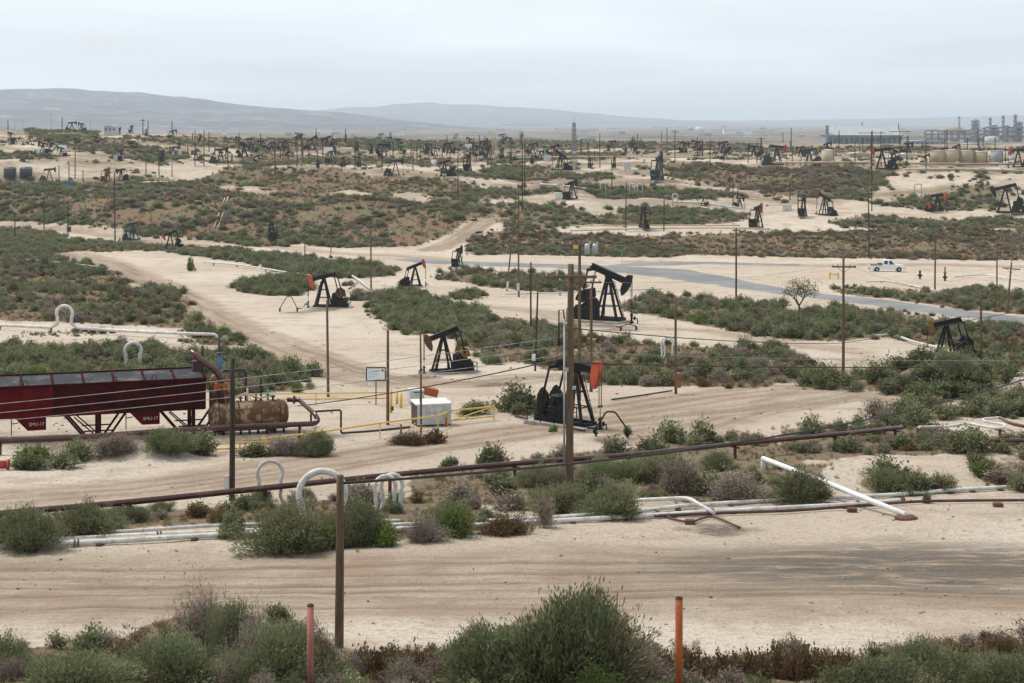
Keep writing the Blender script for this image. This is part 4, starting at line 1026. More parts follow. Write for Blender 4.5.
    for p in PATCH:
        pl = p['poly']; yc = pl[:, 1].mean()
        if p['key'] in ('sprinkle', 'far_scraps', 'far_purple') or yc > 640: continue
        sp = 0.42 if yc < 110 else 0.62 if yc < 200 else 0.85 if yc < 330 else 1.25
        x0, y0 = pl.min(0) - 1; x1, y1 = pl.max(0) + 1
        k = int((x1 - x0) * (y1 - y0) / sp ** 2); x = NR.uniform(x0, x1, k); y = NR.uniform(y0, y1, k)
        m = inpoly(pl, x + NR.normal(0, 0.5, k), y + NR.normal(0, 0.6, k)) & (NR.uniform(0, 1, k) < 0.55 + 0.9 * fbm(x, y, 3.5, 3, 88)) & (np.abs(512 + F * x / y - 512) < 600)
        gx.append(x[m]); gy.append(y[m]); gs.append(NR.uniform(0.5, 1.25, m.sum()) * sp * 0.95)
    x, y, s_ = np.concatenate(gx), np.concatenate(gy), np.concatenate(gs)
    ok = np.ones(len(x), bool)
    for cx, cy, rx, ry in CLEAR: ok &= ~((np.abs(x - cx) < rx) & (np.abs(y - cy) < ry))
    x, y, s_ = x[ok], y[ok], s_[ok]
    spread('dry_grass', 'low dry grass between the bushes', np.stack([x, y, terr(x, y) - 0.01], 1), NR.choice(6, len(x), p=[0.3, 0.25, 0.2, 0.12, 0.05, 0.08]), np.stack([s_, s_, s_ * NR.uniform(0.55, 1.1, len(x))], 1), TUFT, 'grass')
    # the rest of the scrub: one object, instanced by geometry nodes
    for nm, kinds, lab in (('scrub', ('green', 'fresh'), 'grey-green scrub covering banks, bluffs and terraces'), ('dry_weeds', ('dead', 'weed'), 'dry brown and grey weeds on slopes')):
        sel = [s for s in rest if s['kind'] in kinds]
        variants = []
        for k in kinds:
            for lod in ('mid', 'far'):
                for me, _ in SH[k][lod]: variants.append((k, lod, me))
        co = np.array([(s['x'], s['y'], s['z'] - 0.03) for s in sel], np.float32)
        idx = []
        for s in sel:
            lod = 'mid' if s['px'] > 9 else 'far'
            c = [i for i, v in enumerate(variants) if v[0] == s['kind'] and v[1] == lod]; idx.append(R.choice(c))
        sz = np.array([(s['d'] * (1.13 if s['y'] < 330 else 1.28), s['d'] * (1.13 if s['y'] < 330 else 1.28), (s['h'] / 0.66 if s.get('h') else s['d'] * R.uniform(0.72, 1.0) * (1 if s['y'] < 330 else 0.8))) for s in sel], np.float32)
        spread(nm, lab, co, idx, sz, [v[2] for v in variants], 'scrub')
    print('SHRUBS individual', len(keep) + len(ind), 'rest', len(rest))
SIGHT = [[(-20, 517), (40, 512), (130, 503), (265, 490), (390, 477), (515, 466), (628, 458), (735, 447), (835, 437), (905, 430)],
         [(60, 548), (130, 546), (240, 540)], [(540, 527), (625, 522), (700, 518), (800, 512), (905, 505)], [(620, 512), (700, 508), (800, 505), (985, 494)],
         [(-20, 441), (74, 438), (205, 431), (320, 424)], [(0, 329), (215, 338)], [(915, 427), (950, 425), (1024, 428)], [(520, 265), (620, 268), (700, 278), (768, 291), (900, 306), (1024, 321)],
         [(530, 424), (600, 432)], [(860, 284), (935, 293)], [(410, 423), (450, 423)]]
CLEAR = []    # (x, y, half width, half depth) kept free of scattered bushes
# ------------------------------------------------------------------ pumpjacks
V3 = Vector
def pumpjack(px, row_, top, yaw, tilt, label, head='black', body='black', weights=None, group='pumpjacks of the oil field', slab=True, detail=2, motor=True):
    p = G(px, row_); tau = math.radians(tilt)
    hp = 4.3; rf, rb = 2.3, 1.85
    tall = max(hp + 0.3, hp + 0.3 + rb * math.sin(-tau), hp + rf * math.sin(tau + math.radians(15)))
    S = (row_ - top) * p.y / F / (tall + 0.25)
    t = thing('pumpjack', label, 'pumpjack', (p.x, p.y, gz(p.x, p.y)), math.radians(yaw), group)
    t.scale = (S, S, S)
    n = 14 if detail > 1 else 8
    ft = 1.22 if row_ - top > 30 else 1.3 if row_ - top > 17 else 1.5
    ox = 0.45
    def B(mb, name, mat, par=t, loc=(ox, 0, 0), rot=None): return mb.build(name, mat, par, loc, rot)
    if slab: B(MB().box((-1.2, 0, -0.02), (5.8, 2.3, 0.44), bev=0.05), 'base_slab', 'concrete')
    sk = MB()
    for y in (-0.62, 0.62): sk.ibeam((-3.5, y, 0.33), (1.45, y, 0.33), 0.2, 0.26)
    for x in (-3.3, -2.3, -0.9, 0.2, 1.35): sk.bar((x, -0.72, 0.33), (x, 0.72, 0.33), 0.14, 0.2)
    B(sk, 'skid', body)
    for sx, fx in ((1, 1.1), (-1, -0.95)):
        for y in (-1, 1):
            B(MB().bar((fx, y * 0.66, 0.42), (0.1 * sx, y * 0.16, hp - 0.12), 0.15 * ft, 0.17 * ft), 'leg', body)
    for z, k in ((1.5, 0.72), (2.6, 0.45)):
        br = MB()
        h = (z - 0.42) / (hp - 0.54); x1 = 1.1 - h; w = 0.66 - 0.5 * h
        br.bar((x1, -w, z), (x1, w, z), 0.08); br.bar((-0.95 + 0.85 * h, -w, z), (-0.95 + 0.85 * h, w, z), 0.08)
        br.bar((x1, -w, z), (-0.95 + 0.85 * h, -w, z), 0.08); br.bar((x1, w, z), (-0.95 + 0.85 * h, w, z), 0.08)
        B(br, 'cross_brace', body)
    B(MB().box((0, 0, hp - 0.1), (0.5, 0.55, 0.16)), 'saddle_bearing', body)
    if detail > 1:
        ld = MB()
        for y in (0.28, 0.62):
            ld.bar((1.28, y, 0.5), (0.35, y * 0.6 + 0.08, hp - 0.5), 0.045)
        for k in range(10):
            f = (k + 0.5) / 10; ld.bar((1.28 - 0.93 * f, 0.28 * (1 - 0.16 * f), 0.5 + 3.3 * f), (1.28 - 0.93 * f, 0.62 * (1 - 0.25 * f), 0.5 + 3.3 * f), 0.03)
        B(ld, 'ladder', body)
    bm = MB().ibeam((-rb, 0, 0.16), (1.95, 0, 0.16), 0.3 * ft, 0.46 * ft).cyl((0, -0.34, -0.06), (0, 0.34, -0.06), 0.15, n)
    beam = B(bm, 'walking_beam', body, t, (ox, 0, hp), (0, -tau, 0))
    arc = [(rf * math.cos(math.radians(a)), rf * math.sin(math.radians(a)) + 0.1) for a in range(19, -38, -3 if detail > 1 else -8)]
    hd = MB().prism(arc + [(1.62, -0.72), (1.60, -0.2), (1.62, 0.40), (1.86, 0.80)], -0.24, 0.24)
    hd.build('horsehead', head, beam)
    MB().bar((-rb + 0.1, -0.92, -0.12), (-rb + 0.1, 0.92, -0.12), 0.2, 0.24).box((-rb + 0.1, 0, 0.02), (0.34, 0.34, 0.28)).build('equalizer', body, beam)
    # crank position that fits the beam angle
    sx, sz = -1.72, 1.74; Lp, cr = 2.5, 0.78
    ex, ez = -(rb - 0.1) * math.cos(tau) + 0.12 * math.sin(tau), hp - (rb - 0.1) * math.sin(tau) - 0.12 * math.cos(tau)
    D = math.hypot(ex - sx, ez - sz); D = min(max(D, Lp - cr + 0.02), Lp + cr - 0.02)
    a0 = math.atan2(ez - sz, ex - sx); a = a0 + math.acos(max(-1, min(1, (cr * cr + D * D - Lp * Lp) / (2 * cr * D))))
    cx, cz = sx + cr * math.cos(a), sz + cr * math.sin(a)
    for y in (-1, 1):
        B(MB().tube([(cx, y * 0.9, cz), (ex, y * 0.9, ez)], 0.07 * ft, 6), 'pitman_arm', body)
        ck = B(MB().bar((-0.25, 0, 0), (1.38, 0, 0), 0.16, 0.36).cyl((0, -0.12, 0), (0, 0.12, 0), 0.24, n).cyl((cr, -0.16 * y, 0), (cr, 0.26 * y, 0), 0.09, 8), 'crank', body, t, (ox + sx, y * 0.72, sz), (0, -a, 0))
        if weights != 'none':
            pts = [(1.30 * math.cos(q), 1.30 * math.sin(q) * 0.95) for q in [math.radians(v) for v in range(-40, 41, 10 if detail > 1 else 20)]] + [(0.35, 0.40), (0.35, -0.40)]
            MB().prism(pts, -0.13 + y * 0.02, 0.13 + y * 0.02).build('counterweight', weights or body, ck)
    B(MB().box((sx, 0, sz), (0.95, 0.8, 0.9), bev=0.12).box((sx, 0, 0.86), (1.3, 0.9, 0.9), bev=0.03).cyl((sx, -0.7, sz), (sx, 0.7, sz), 0.13, 8), 'gearbox', body)
    if motor:
        B(MB().cyl((-3.1, -0.45, 0.98), (-3.1, 0.35, 0.98), 0.32, n).box((-3.1, 0, 0.58), (1.0, 1.0, 0.24)).box((-3.1, 0.0, 1.36), (0.4, 0.4, 0.2)), 'motor', body)
        c = [(-3.1 + 0.34 * math.cos(q), 0.98 + 0.34 * math.sin(q)) for q in [math.radians(v) for v in range(100, 281, 30)]]
        c2 = [(-1.85 + 0.62 * math.cos(q), 1.6 + 0.62 * math.sin(q)) for q in [math.radians(v) for v in range(-80, 101, 30)]]
        B(MB().prism(c + c2, 0.48, 0.66), 'belt_guard', body)
    br = MB()
    for y in (-0.13, 0.13): br.tube([(rf, y, hp + 0.1), (rf, y, 1.75)], 0.028 * ft, 5)
    br.bar((rf, -0.22, 1.75), (rf, 0.22, 1.75), 0.14, 0.12).tube([(rf, 0, 1.8), (rf, 0, 0.9)], 0.03, 5)
    B(br, 'bridle', 'cable')
    wh = MB().cyl((rf, 0, 0), (rf, 0, 0.95), 0.1, n).cyl((rf, 0, 0.08), (rf, 0, 0.2), 0.22, n).cyl((rf, 0, 0.72), (rf, 0, 0.84), 0.16, n)
    wh.tube([(rf, 0, 0.5), (rf + 0.55, 0, 0.5), (rf + 0.62, 0.0, 0.05)], 0.055, 6).cyl((rf + 0.3, 0, 0.36), (rf + 0.3, 0, 0.68), 0.1, 8)
    B(wh, 'wellhead', 'black' if body == 'black' else body)
    if detail > 1:
        rl = MB()
        for y in (-1.3, 1.3):
            for x in (-3.6, -2.3, -1.0): rl.bar((x, y, 0.2), (x, y, 1.2), 0.06)
            for z in (0.75, 1.2): rl.bar((-3.6, y, z), (-1.0, y, z), 0.045)
        for z in (0.75, 1.2): rl.bar((-3.6, -1.3, z), (-3.6, 1.3, z), 0.045)
        B(rl, 'guard_rail', body)
    CLEAR.append((p.x, p.y, 2.6 * S, 2.2 * S))
    return t, S

JACKS = [
 (571, 426, 358, -42, -4, 'nearest pumpjack with orange horsehead, behind the tall central pole', 'orange', 'black', None, 2),
 (604, 322, 262, -28, -20, 'largest black pumpjack with solid black horsehead, below the grey road', 'black', 'black', None, 2),
 (327, 308, 271, 172, -13, 'black pumpjack with bright orange horsehead on the left sand pad', 'orange', 'black', 'rust', 2),
 (447, 373, 325, 203, -18, 'black pumpjack with rusty yellow counterweight right of the white sign', 'rust', 'black', 'yellowrust', 2),
 (413, 287, 259, 18, 20, 'small dark pumpjack with its red head raised, beside the green thicket', 'redpaint', 'black', None, 2),
 (458, 267, 246, 70, 4, 'small black pumpjack seen end on at the edge of the grey road', 'black', 'black', None, 1),
 (950, 361, 316, 190, -10, 'black pumpjack with yellow-edged head behind the bushy mound', 'yellowrust', 'black', None, 2),
 (172, 250, 229, 187, -22, 'pumpjack with pale red head lowered beside the left dirt road', 'redpaint', 'black', None, 2),
 (132, 241, 220, 62, 5, 'pumpjack with pale counterweights at the foot of the left bluff', 'yellowrust', 'darkgreen', 'galv', 2),
 (272, 241, 217, 105, 8, 'dark pumpjack alone under the bluff, left of the forked dirt road', 'black', 'black', None, 1),
 (571, 200, 178, 55, 10, 'dark pumpjack beside the small white box on the central terrace', 'black', 'black', None, 1),
 (658, 181, 151, 70, 12, 'tall dark green pumpjack at the edge of the central plateau', 'black', 'darkgreen', None, 1),
 (562, 171, 147, 150, 32, 'pumpjack raising a red head to the left on the central plateau', 'redpaint', 'black', None, 1),
 (644, 229, 206, 100, -6, 'rusty pumpjack seen end on above the brown slope', 'rust', 'black', 'yellowrust', 1),
 (757, 229, 203, 60, 6, 'pumpjack with red head and dark frame at the right end of the middle terrace', 'redpaint', 'black', None, 1),
 (803, 217, 195, 70, 4, 'left one of two pumpjacks side by side below the dark slope', 'black', 'black', None, 1),
 (826, 216, 190, 130, 24, 'right one of two pumpjacks side by side below the dark slope', 'rust', 'black', 'greydark', 1),
 (936, 212, 192, 8, 3, 'pumpjack with orange-red head facing right below the right plateau', 'orange', 'black', 'redpaint', 1),
 (1008, 214, 182, 165, -14, 'large dark pumpjack cut by the right edge below the plateau', 'black', 'black', None, 1),
 (775, 166, 144, 12, -6, 'pumpjack with red head facing right on the right plateau', 'redpaint', 'darkgreen', None, 1),
 (811, 167, 147, 150, -12, 'dark green pumpjack left of the cream tank on the right plateau', 'darkgreen', 'darkgreen', None, 1),
 (884, 170, 147, 175, -6, 'black pumpjack with long red head under the paired crossarm poles', 'redpaint', 'black', None, 1),
 (895, 161, 146, 150, 28, 'pumpjack with red head raised just behind the paired crossarm poles', 'redpaint', 'black', None, 1),
 (925, 165, 153, 20, 18, 'small black pumpjack just left of the tan tanks', 'black', 'black', None, 1),
 (1020, 168, 148, 170, -4, 'pumpjack with red head at the right edge on the plateau', 'redpaint', 'black', None, 1),
 (394, 176, 158, 5, 6, 'dark pumpjack with yellow post on top of the round brown hill', 'black', 'darkgreen', None, 1),
 (446, 177, 159, 170, -16, 'pumpjack with red head low to the left beside the hilltop', 'redpaint', 'black', None, 1),
 (468, 172, 152, 80, 5, 'dark pumpjack end on, right of the hilltop pair', 'black', 'black', None, 1),
 (311, 150, 134, 20, 30, 'pumpjack with head raised steeply, left of the dark cluster', 'black', 'black', None, 1),
 (328, 150, 135, 160, -20, 'pumpjack facing the steeply raised one, upper of the dark cluster', 'black', 'black', None, 1),
 (331, 164, 149, 60, 6, 'pumpjack with round dark counterweights in front of the dark cluster', 'black', 'darkgreen', None, 1),
 (343, 167, 156, 80, 0, 'small reddish pumpjack right of the dark cluster', 'rust', 'black', 'rust', 1),
 (318, 168, 158, 95, 3, 'small upright pumpjack left of the reddish one near the brown hill', 'black', 'black', None, 1),
 (71, 132, 121, 20, 4, 'left one of two pumpjacks on the left skyline', 'black', 'black', None, 1),
 (82, 132, 122, 150, 6, 'right one of two pumpjacks on the left skyline', 'black', 'black', None, 1),
 (26, 162, 150, 20, 16, 'thin pumpjack with raised beam on the left plateau', 'black', 'greydark', None, 1),
 (62, 157, 146, 160, 8, 'dark pumpjack among bushes on the left plateau', 'black', 'black', None, 1),
 (48, 182, 167, 15, 4, 'grey pumpjack right of the two grey tanks', 'greydark', 'greydark', None, 1),
 (106, 182, 167, 75, 5, 'red-tinged pumpjack by the tall pole on the left plateau', 'redpaint', 'rust', 'redpaint', 1),
 (122, 181, 168, 160, -10, 'dark pumpjack just right of the tall pole on the left plateau', 'black', 'black', None, 1),
 (121, 161, 149, 90, 0, 'pumpjack end on below the left ridge', 'black', 'black', None, 1),
 (162, 162, 149, 85, 4, 'slim dark pumpjack at the end of the left ridge', 'black', 'black', None, 1),
 (219, 164, 147, 12, 2, 'dark green pumpjack with tall frame on the sandy plateau', 'black', 'darkgreen', None, 1),
 (197, 161, 150, 165, -5, 'low pumpjack left of the dark green tall one', 'greydark', 'greydark', None, 1),
 (11, 142, 131, 140, 8, 'reddish pumpjack near the left edge of the plateau', 'redpaint', 'black', None, 1),
]
_cl = [  # small far pumpjacks, listed left to right for each place
 ('on the left skyline beside the white building', [(119, 135, 127, 80, 2), (131, 133, 125, 75, 6), (146, 136, 129, 90, 0), (172, 139, 129, 30, 10)]),
 ('on the sandy flats before the lilac hill', [(247, 147, 137, 20, 8), (254, 153, 143, 160, -8), (258, 163, 154, 10, 5), (271, 151, 141, 30, 12), (285, 156, 146, 165, -8)]),
 ('on the flats between the dark cluster and the brown hill', [(357, 151, 140, 90, 3), (359, 167, 155, 85, 0), (378, 152, 143, 70, 4), (389, 149, 141, 20, 10), (402, 154, 145, 150, 6)]),
 ('on the flats left of the pale derrick', [(430, 151, 143, 20, 4), (444, 152, 143, 90, 0), (461, 151, 144, 5, 2), (474, 157, 149, 160, 10)]),
 ('between the pale derrick and the lattice tower', [(502, 160, 147, 80, 5), (511, 163, 152, 100, 2), (532, 164, 154, 85, 0), (539, 160, 150, 15, -8), (545, 153, 145, 160, 8)]),
 ('between the lattice tower and the dark green pumpjack', [(590, 168, 156, 100, 4), (614, 168, 156, 80, 2), (625, 157, 147, 60, 8), (636, 155, 146, 120, 6)]),
 ('at the foot of the right plateau poles', [(697, 158, 151, 10, 4), (716, 159, 152, 160, 6), (733, 159, 154, 20, 4), (738, 159, 154, 150, 4), (757, 159, 152, 80, 4)]),
 ('behind the middle terrace pipes', [(704, 206, 196, 160, 8), (739, 208, 197, 20, -6)]),
]
_g4 = random.Random(99)
for where, zone, k in (('on the left plateau before the grey tanks', (5, 120, 140, 158), 6), ('around the dark green tall pumpjack', (130, 245, 142, 158), 6), ('behind the dark cluster', (290, 350, 138, 148), 5), ('in the crowd behind the round brown hill', (350, 480, 138, 147), 6), ('in the crowd behind the pale derrick', (480, 560, 139, 147), 5), ('in the crowd behind the lattice tower', (580, 700, 146, 154), 6), ('left of the steeply raised pumpjack', (235, 300, 143, 152), 4), ('between the lattice tower and the right terrace', (690, 765, 152, 160), 4), ('in the crowd above the round brown hill', (370, 480, 149, 157), 6), ('before the pale derrick', (478, 560, 150, 160), 5), ('on the right plateau among the tanks', (790, 1015, 152, 158), 6)):
    _cl.append((where, sorted([(_g4.uniform(zone[0], zone[1]), rw, rw - (rw - 122) * _g4.uniform(0.28, 0.42), _g4.choice((10, 25, 80, 150, 165)), _g4.uniform(-15, 22)) for rw in [_g4.uniform(zone[2], zone[3]) for _ in range(k)]])))
_ord = ['first', 'second', 'third', 'fourth', 'fifth', 'sixth']
for a in JACKS: pumpjack(*a[:6], head=a[6], body=a[7], weights=a[8], detail=a[9], slab=a[9] > 1)
for where, ls in _cl:
    for i, (px, rw, tp, yw, tl) in enumerate(ls):
        pumpjack(px, rw, tp, yw, tl, '%s small pumpjack from left %s' % (_ord[i], where), detail=1, slab=False, motor=False, head=('redpaint' if (px * 7) % 5 == 0 else 'black'), group='small far pumpjacks ' + where)

# ------------------------------------------------------------------ poles
TOPS = {}
def pole(px, row_, top, dia, mat, label, arms=(), group='utility poles', lean=0.0, extra=None, key=None, name='utility_pole'):
    p = G(px, row_); s = p.y / F; h = (row_ - top) * s
    t = thing(name, label, 'pole', (p.x, p.y, gz(p.x, p.y)), 0, group)
    t.rotation_euler = (R.uniform(-0.008, 0.008), lean + R.uniform(-0.008, 0.008), R.uniform(-0.05, 0.05))
    dia = max(dia, 1.0 * s) if h < 60 else dia
    n = 12 if row_ > 270 else 6
    k = 6
    pts = [(0.02 * h * 0.1 * math.sin(3.1 * i / k + px), 0.0, -0.6 + (h + 0.6) * i / k) for i in range(k + 1)]
    MB().tube(pts, [dia / 2 * (1.08 - 0.28 * i / k) for i in range(k + 1)], n).build('shaft', mat, t)
    for dz, L, ang in arms:
        z = h - dz; th = max(0.11, 0.5 * s); r0 = Matrix.Rotation(ang, 3, 'Z')
        ca = MB().box((0, -dia * 0.5 - th * 0.4, z), (L, th, th * 1.1), r0).build('crossarm', mat, t)
        if row_ > 225:
            for q in (-0.46, -0.26, 0.26, 0.46):
                MB().cyl(r0 @ V3((q * L, 0, 0)) + V3((0, -dia * 0.5 - th * 0.4, z + th * 0.55)), r0 @ V3((q * L, 0, 0)) + V3((0, -dia * 0.5 - th * 0.4, z + th * 0.55 + 0.2)), 0.05, 6, 0.035).build('insulator', 'greywhite', ca)
            for q in (-1, 1):
                MB().bar(r0 @ V3((q * 0.3 * L, 0, 0)) + V3((0, -dia * 0.5 - th * 0.4, z)), (0, -dia * 0.5, z - 0.25 * L), 0.035, 0.035).build('brace', 'greydark', ca)
    if extra: extra(t, h, dia, s)
    TOPS[key or (px, row_)] = (V3((p.x, p.y, gz(p.x, p.y))), h)
    CLEAR.append((p.x, p.y, 0.05, 0.05))
    return t

def x_central(t, h, dia, s):
    for dz, q in ((4.6, -1), (5.4, 1)):
        MB().box((q * 0.16, -0.1, h - dz), (0.16, 0.2, 0.14)).build('cable_clamp', 'galv', t)
    MB().tube([(-0.26, -0.05, 1.0), (-0.26, -0.05, h - 2.4)], 0.05, 6).build('conduit', 'galv', t)
    MB().tube([(-0.26, -0.05, h - 2.4), (-0.3, -0.05, h - 2.0), (-0.5, -0.05, h - 2.0), (-0.5, -0.05, h - 3.6)], 0.035, 6).build('riser_bend', 'cable', t)
def x_trans(t, h, dia, s):
    for q in (0.55, 1.15):
        MB().lathe([(0.0, 0), (0.2, 0), (0.2, 0.62), (0.13, 0.7), (0.0, 0.72)], 12, (q * 0.9, -0.2, h - 0.95)).build('transformer_can', 'galv', t)
    MB().box((-0.3, -0.2, h - 0.45), (0.34, 0.08, 0.26)).build('warning_plate', 'yellow', t)
def x_box(w, d, hh, z, mat, ox=0.0, nm='control_box'):
    def f(t, h, dia, s):
        b = MB().box((ox, -dia / 2 - d / 2 - 0.005, z), (w, d, hh), bev=0.02).build(nm, mat, t)
        MB().box((ox, -dia / 2 - d - 0.012, z), (w * 0.8, 0.012, hh * 0.8)).build('box_door', mat, b)
    return f
def x_step(t, h, dia, s):
    for k in range(7): MB().cyl((0, 0, 0.8 + 0.55 * k), (0.11 * (-1) ** k, -0.1, 0.8 + 0.55 * k), 0.012, 5).build('bolt', 'greydark', t)

pole(339, 648, 475, 0.22, 'wood', 'thick weathered wooden pole in the foreground beside the pink stake', extra=x_step, key='A')
pole(570, 491, 264, 0.33, 'wood', 'tallest wooden pole in the middle, in front of the nearest pumpjack', [(0.55, 2.3, 0.1)], extra=x_central, key='B')
pole(579, 400, 240, 0.24, 'wood', 'wooden pole with two white transformer cans behind the tallest pole', [(0.35, 2.6, 0.0), (2.9, 3.0, 0.0)], extra=x_trans, key='C')
pole(591, 392, 288, 0.22, 'wood', 'bare wooden pole just right of the transformer pole', key='C2')
pole(232, 501, 358, 0.24, 'wooddark', 'dark rusty pole with a grey box in front of the rusty tank', extra=x_box(0.2, 0.14, 0.72, 0.75, 'greywhite', -0.2), key='D')
pole(388, 425, 330, 0.19, 'wood', 'wooden pole right beside the white sign board', key='E')
pole(328, 397, 300, 0.19, 'wood', 'bare wooden pole in front of the orange headed pumpjack on the left pad', key='Fp')
pole(421, 431, 334, 0.13, 'wood', 'thin pole standing by the pale shed', key='Gp', extra=x_box(0.12, 0.1, 0.3, 1.9, 'rust'))
pole(676, 394, 297, 0.20, 'wood', 'wooden pole with an orange-brown box at its foot', extra=x_box(0.34, 0.25, 1.0, 1.0, 'boxbrown', 0.16), key='H')
pole(843, 377, 256, 0.23, 'wood', 'wooden pole with crossarm in front of the right sand pad', [(0.85, 1.9, 0.0)], key='I')
pole(981, 361, 290, 0.22, 'wood', 'wooden pole right of the yellow headed pumpjack', key='J')
pole(535, 371, 292, 0.17, 'wooddark', 'dark leaning pole with a small white plate, centre', lean=0.03, extra=x_box(0.3, 0.06, 0.55, 1.15, 'signwhite', -0.15, 'sign_plate'), key='K')
pole(531, 331, 262, 0.20, 'wooddark', 'dark slim pole behind the dark leaning pole', key='K2')
pole(519, 297, 188, 0.24, 'wood', 'tall pole with pale box at its foot by the low island', extra=x_box(0.4, 0.3, 1.0, 1.4, 'greywhite', -0.1), key='L')
pole(507, 291, 196, 0.22, 'wood', 'leaning pole with white foot left of the tall pole by the low island', lean=0.10, extra=x_box(0.35, 0.3, 1.2, 0.8, 'whitepipe'), key='L2')
pole(371, 290, 228, 0.25, 'wood', 'pole beside the diagonal white pipe left of centre', [(0.4, 2.0, 0.1)], key='M')
pole(305, 259, 232, 0.24, 'wood', 'short pole behind the thicket of the left pad', key='N')
pole(331, 253, 236, 0.22, 'wood', 'short thin pole right of the forked dirt road', key='N2')
pole(736, 298, 228, 0.26, 'wooddark', 'dark pole beside the grey road left of the bare tree', [(0.3, 1.2, 0.1)], key='O')
pole(935, 290, 228, 0.26, 'wood', 'pole at the right of the white pickup truck', key='P')
pole(997, 287, 240, 0.24, 'wood', 'pole near the right edge beside the dirt road', key='Q')
pole(1007, 313, 262, 0.24, 'wood', 'leaning pole with short arm near the right edge', [(0.8, 2.2, 0.0)], lean=0.09, key='Q2')
pole(869, 258, 192, 0.28, 'wooddark', 'tall dark pole behind the white pickup truck', [(0.3, 1.6, 0.1)], key='Rp')
pole(115, 243, 172, 0.30, 'wooddark', 'tall dark pole beside the pumpjack with pale counterweights', key='S')
pole(44, 229, 192, 0.27, 'wooddark', 'pole at the left foot of the bluff, second from left edge', key='S1')
pole(68, 236, 203, 0.27, 'wooddark', 'pole with a dark box at its foot by the left dirt road', extra=x_box(0.9, 0.5, 1.2, 1.6, 'greydark', 0.3), key='S2')
pole(15, 241, 212, 0.27, 'wooddark', 'pole nearest the left edge by the dirt road', key='S3')
_pl = [
 ('along the left skyline', [(8, 130, 120), (15, 130, 120), (23, 130, 119), (35, 129, 103, 1), (48, 130, 111), (51, 131, 116), (62, 131, 117), (66, 129, 104, 1), (90, 130, 117), (143, 135, 119, 1), (148, 136, 120), (172, 136, 121)]),
 ('on the left plateau', [(59, 180, 165), (69, 186, 163), (75, 179, 143), (83, 182, 170), (146, 175, 159), (159, 176, 150), (172, 177, 163), (195, 166, 130), (204, 166, 130), (228, 168, 145)]),
 ('behind the round brown hill', [(275, 176, 150), (288, 170, 147), (297, 167, 135, 1), (302, 166, 133, 1), (316, 152, 128), (355, 168, 139), (382, 170, 140), (413, 171, 150), (420, 166, 142)]),
 ('between the brown hill and the central terrace', [(450, 172, 142), (458, 196, 150), (488, 168, 138), (491, 166, 141), (511, 166, 137), (522, 212, 143), (525, 196, 139), (600, 168, 133), (612, 191, 160)]),
 ('around the central terrace', [(626, 231, 182), (664, 231, 196), (675, 168, 130, 1), (710, 171, 140, 1), (733, 206, 180), (738, 207, 186), (748, 163, 143), (761, 163, 137, 1)]),
 ('on the right plateau', [(790, 200, 178), (855, 164, 140), (872, 211, 131, 1), (881, 166, 131, 1), (900, 166, 130, 1), (907, 167, 143), (926, 171, 140), (945, 161, 138), (985, 163, 146), (798, 213, 190)]),
]
_o2 = 'first second third fourth fifth sixth seventh eighth ninth tenth eleventh twelfth thirteenth fourteenth fifteenth sixteenth seventeenth eighteenth nineteenth twentieth twenty-first twenty-second twenty-third twenty-fourth twenty-fifth'.split() + ['first', 'second', 'third', 'fourth', 'fifth', 'sixth', 'seventh', 'eighth', 'ninth', 'tenth', 'eleventh', 'twelfth', 'thirteenth', 'fourteenth', 'fifteenth', 'sixteenth']
for where, ls in _pl:
    for i, q in enumerate(sorted(ls)):
        arms = [(0.6, 2.6, 0.1)] if len(q) > 3 else ()
        if q[0] in (872, 900): arms = [(0.5, 7.0, 0.0), (2.4, 5.0, 0.0)]
        pole(q[0], q[1], q[2], 0.3, 'wooddark', '%s thin pole from the left %s' % (_o2[i], where), arms, group='thin far poles ' + where)
_far = []
g2 = random.Random(5)
for i in range(84):
    px = g2.uniform(185, 1015); rw = g2.uniform(142, 163); _far.append((px, rw, rw - g2.uniform(8, 21)))
_far.sort()
_zone = [(185, 300, 'before the lilac hill'), (300, 420, 'around the dark cluster'), (420, 560, 'left of the lattice tower'), (560, 700, 'right of the lattice tower'), (700, 830, 'left of the long grey shed'), (830, 1024, 'before the refinery')]
for a, b, w in _zone:
    for i, (px, rw, tp) in enumerate([q for q in _far if a <= q[0] < b]):
        pole(px, rw, tp, 0.3, 'wooddark', '%s hair-thin distant pole from the left %s' % (_o2[i], w), group='hair-thin distant poles ' + w)

# ------------------------------------------------------------------ wires
def wire(p0, p1, sag, r, mat, label, group=None, name='power_line', seg=26):
    p0, p1 = V3(p0), V3(p1); pts = []
    for i in range(seg + 1):
        t = i / seg; q = p0.lerp(p1, t); q.z -= 4 * sag * t * (1 - t); pts.append(q)
    o = MB().tube(pts, r, 5).build(name, mat); tag(o, label, 'cable', group); return o
def ptop(k, dz=0.2, dx=0.0): b, h = TOPS[k]; return b + V3((dx, 0, h - dz))
def prow(k, rw, dx=0.0): b, h = TOPS[k]; return V3((b.x + dx, b.y, CZ - (rw - HOR) / F * b.y))

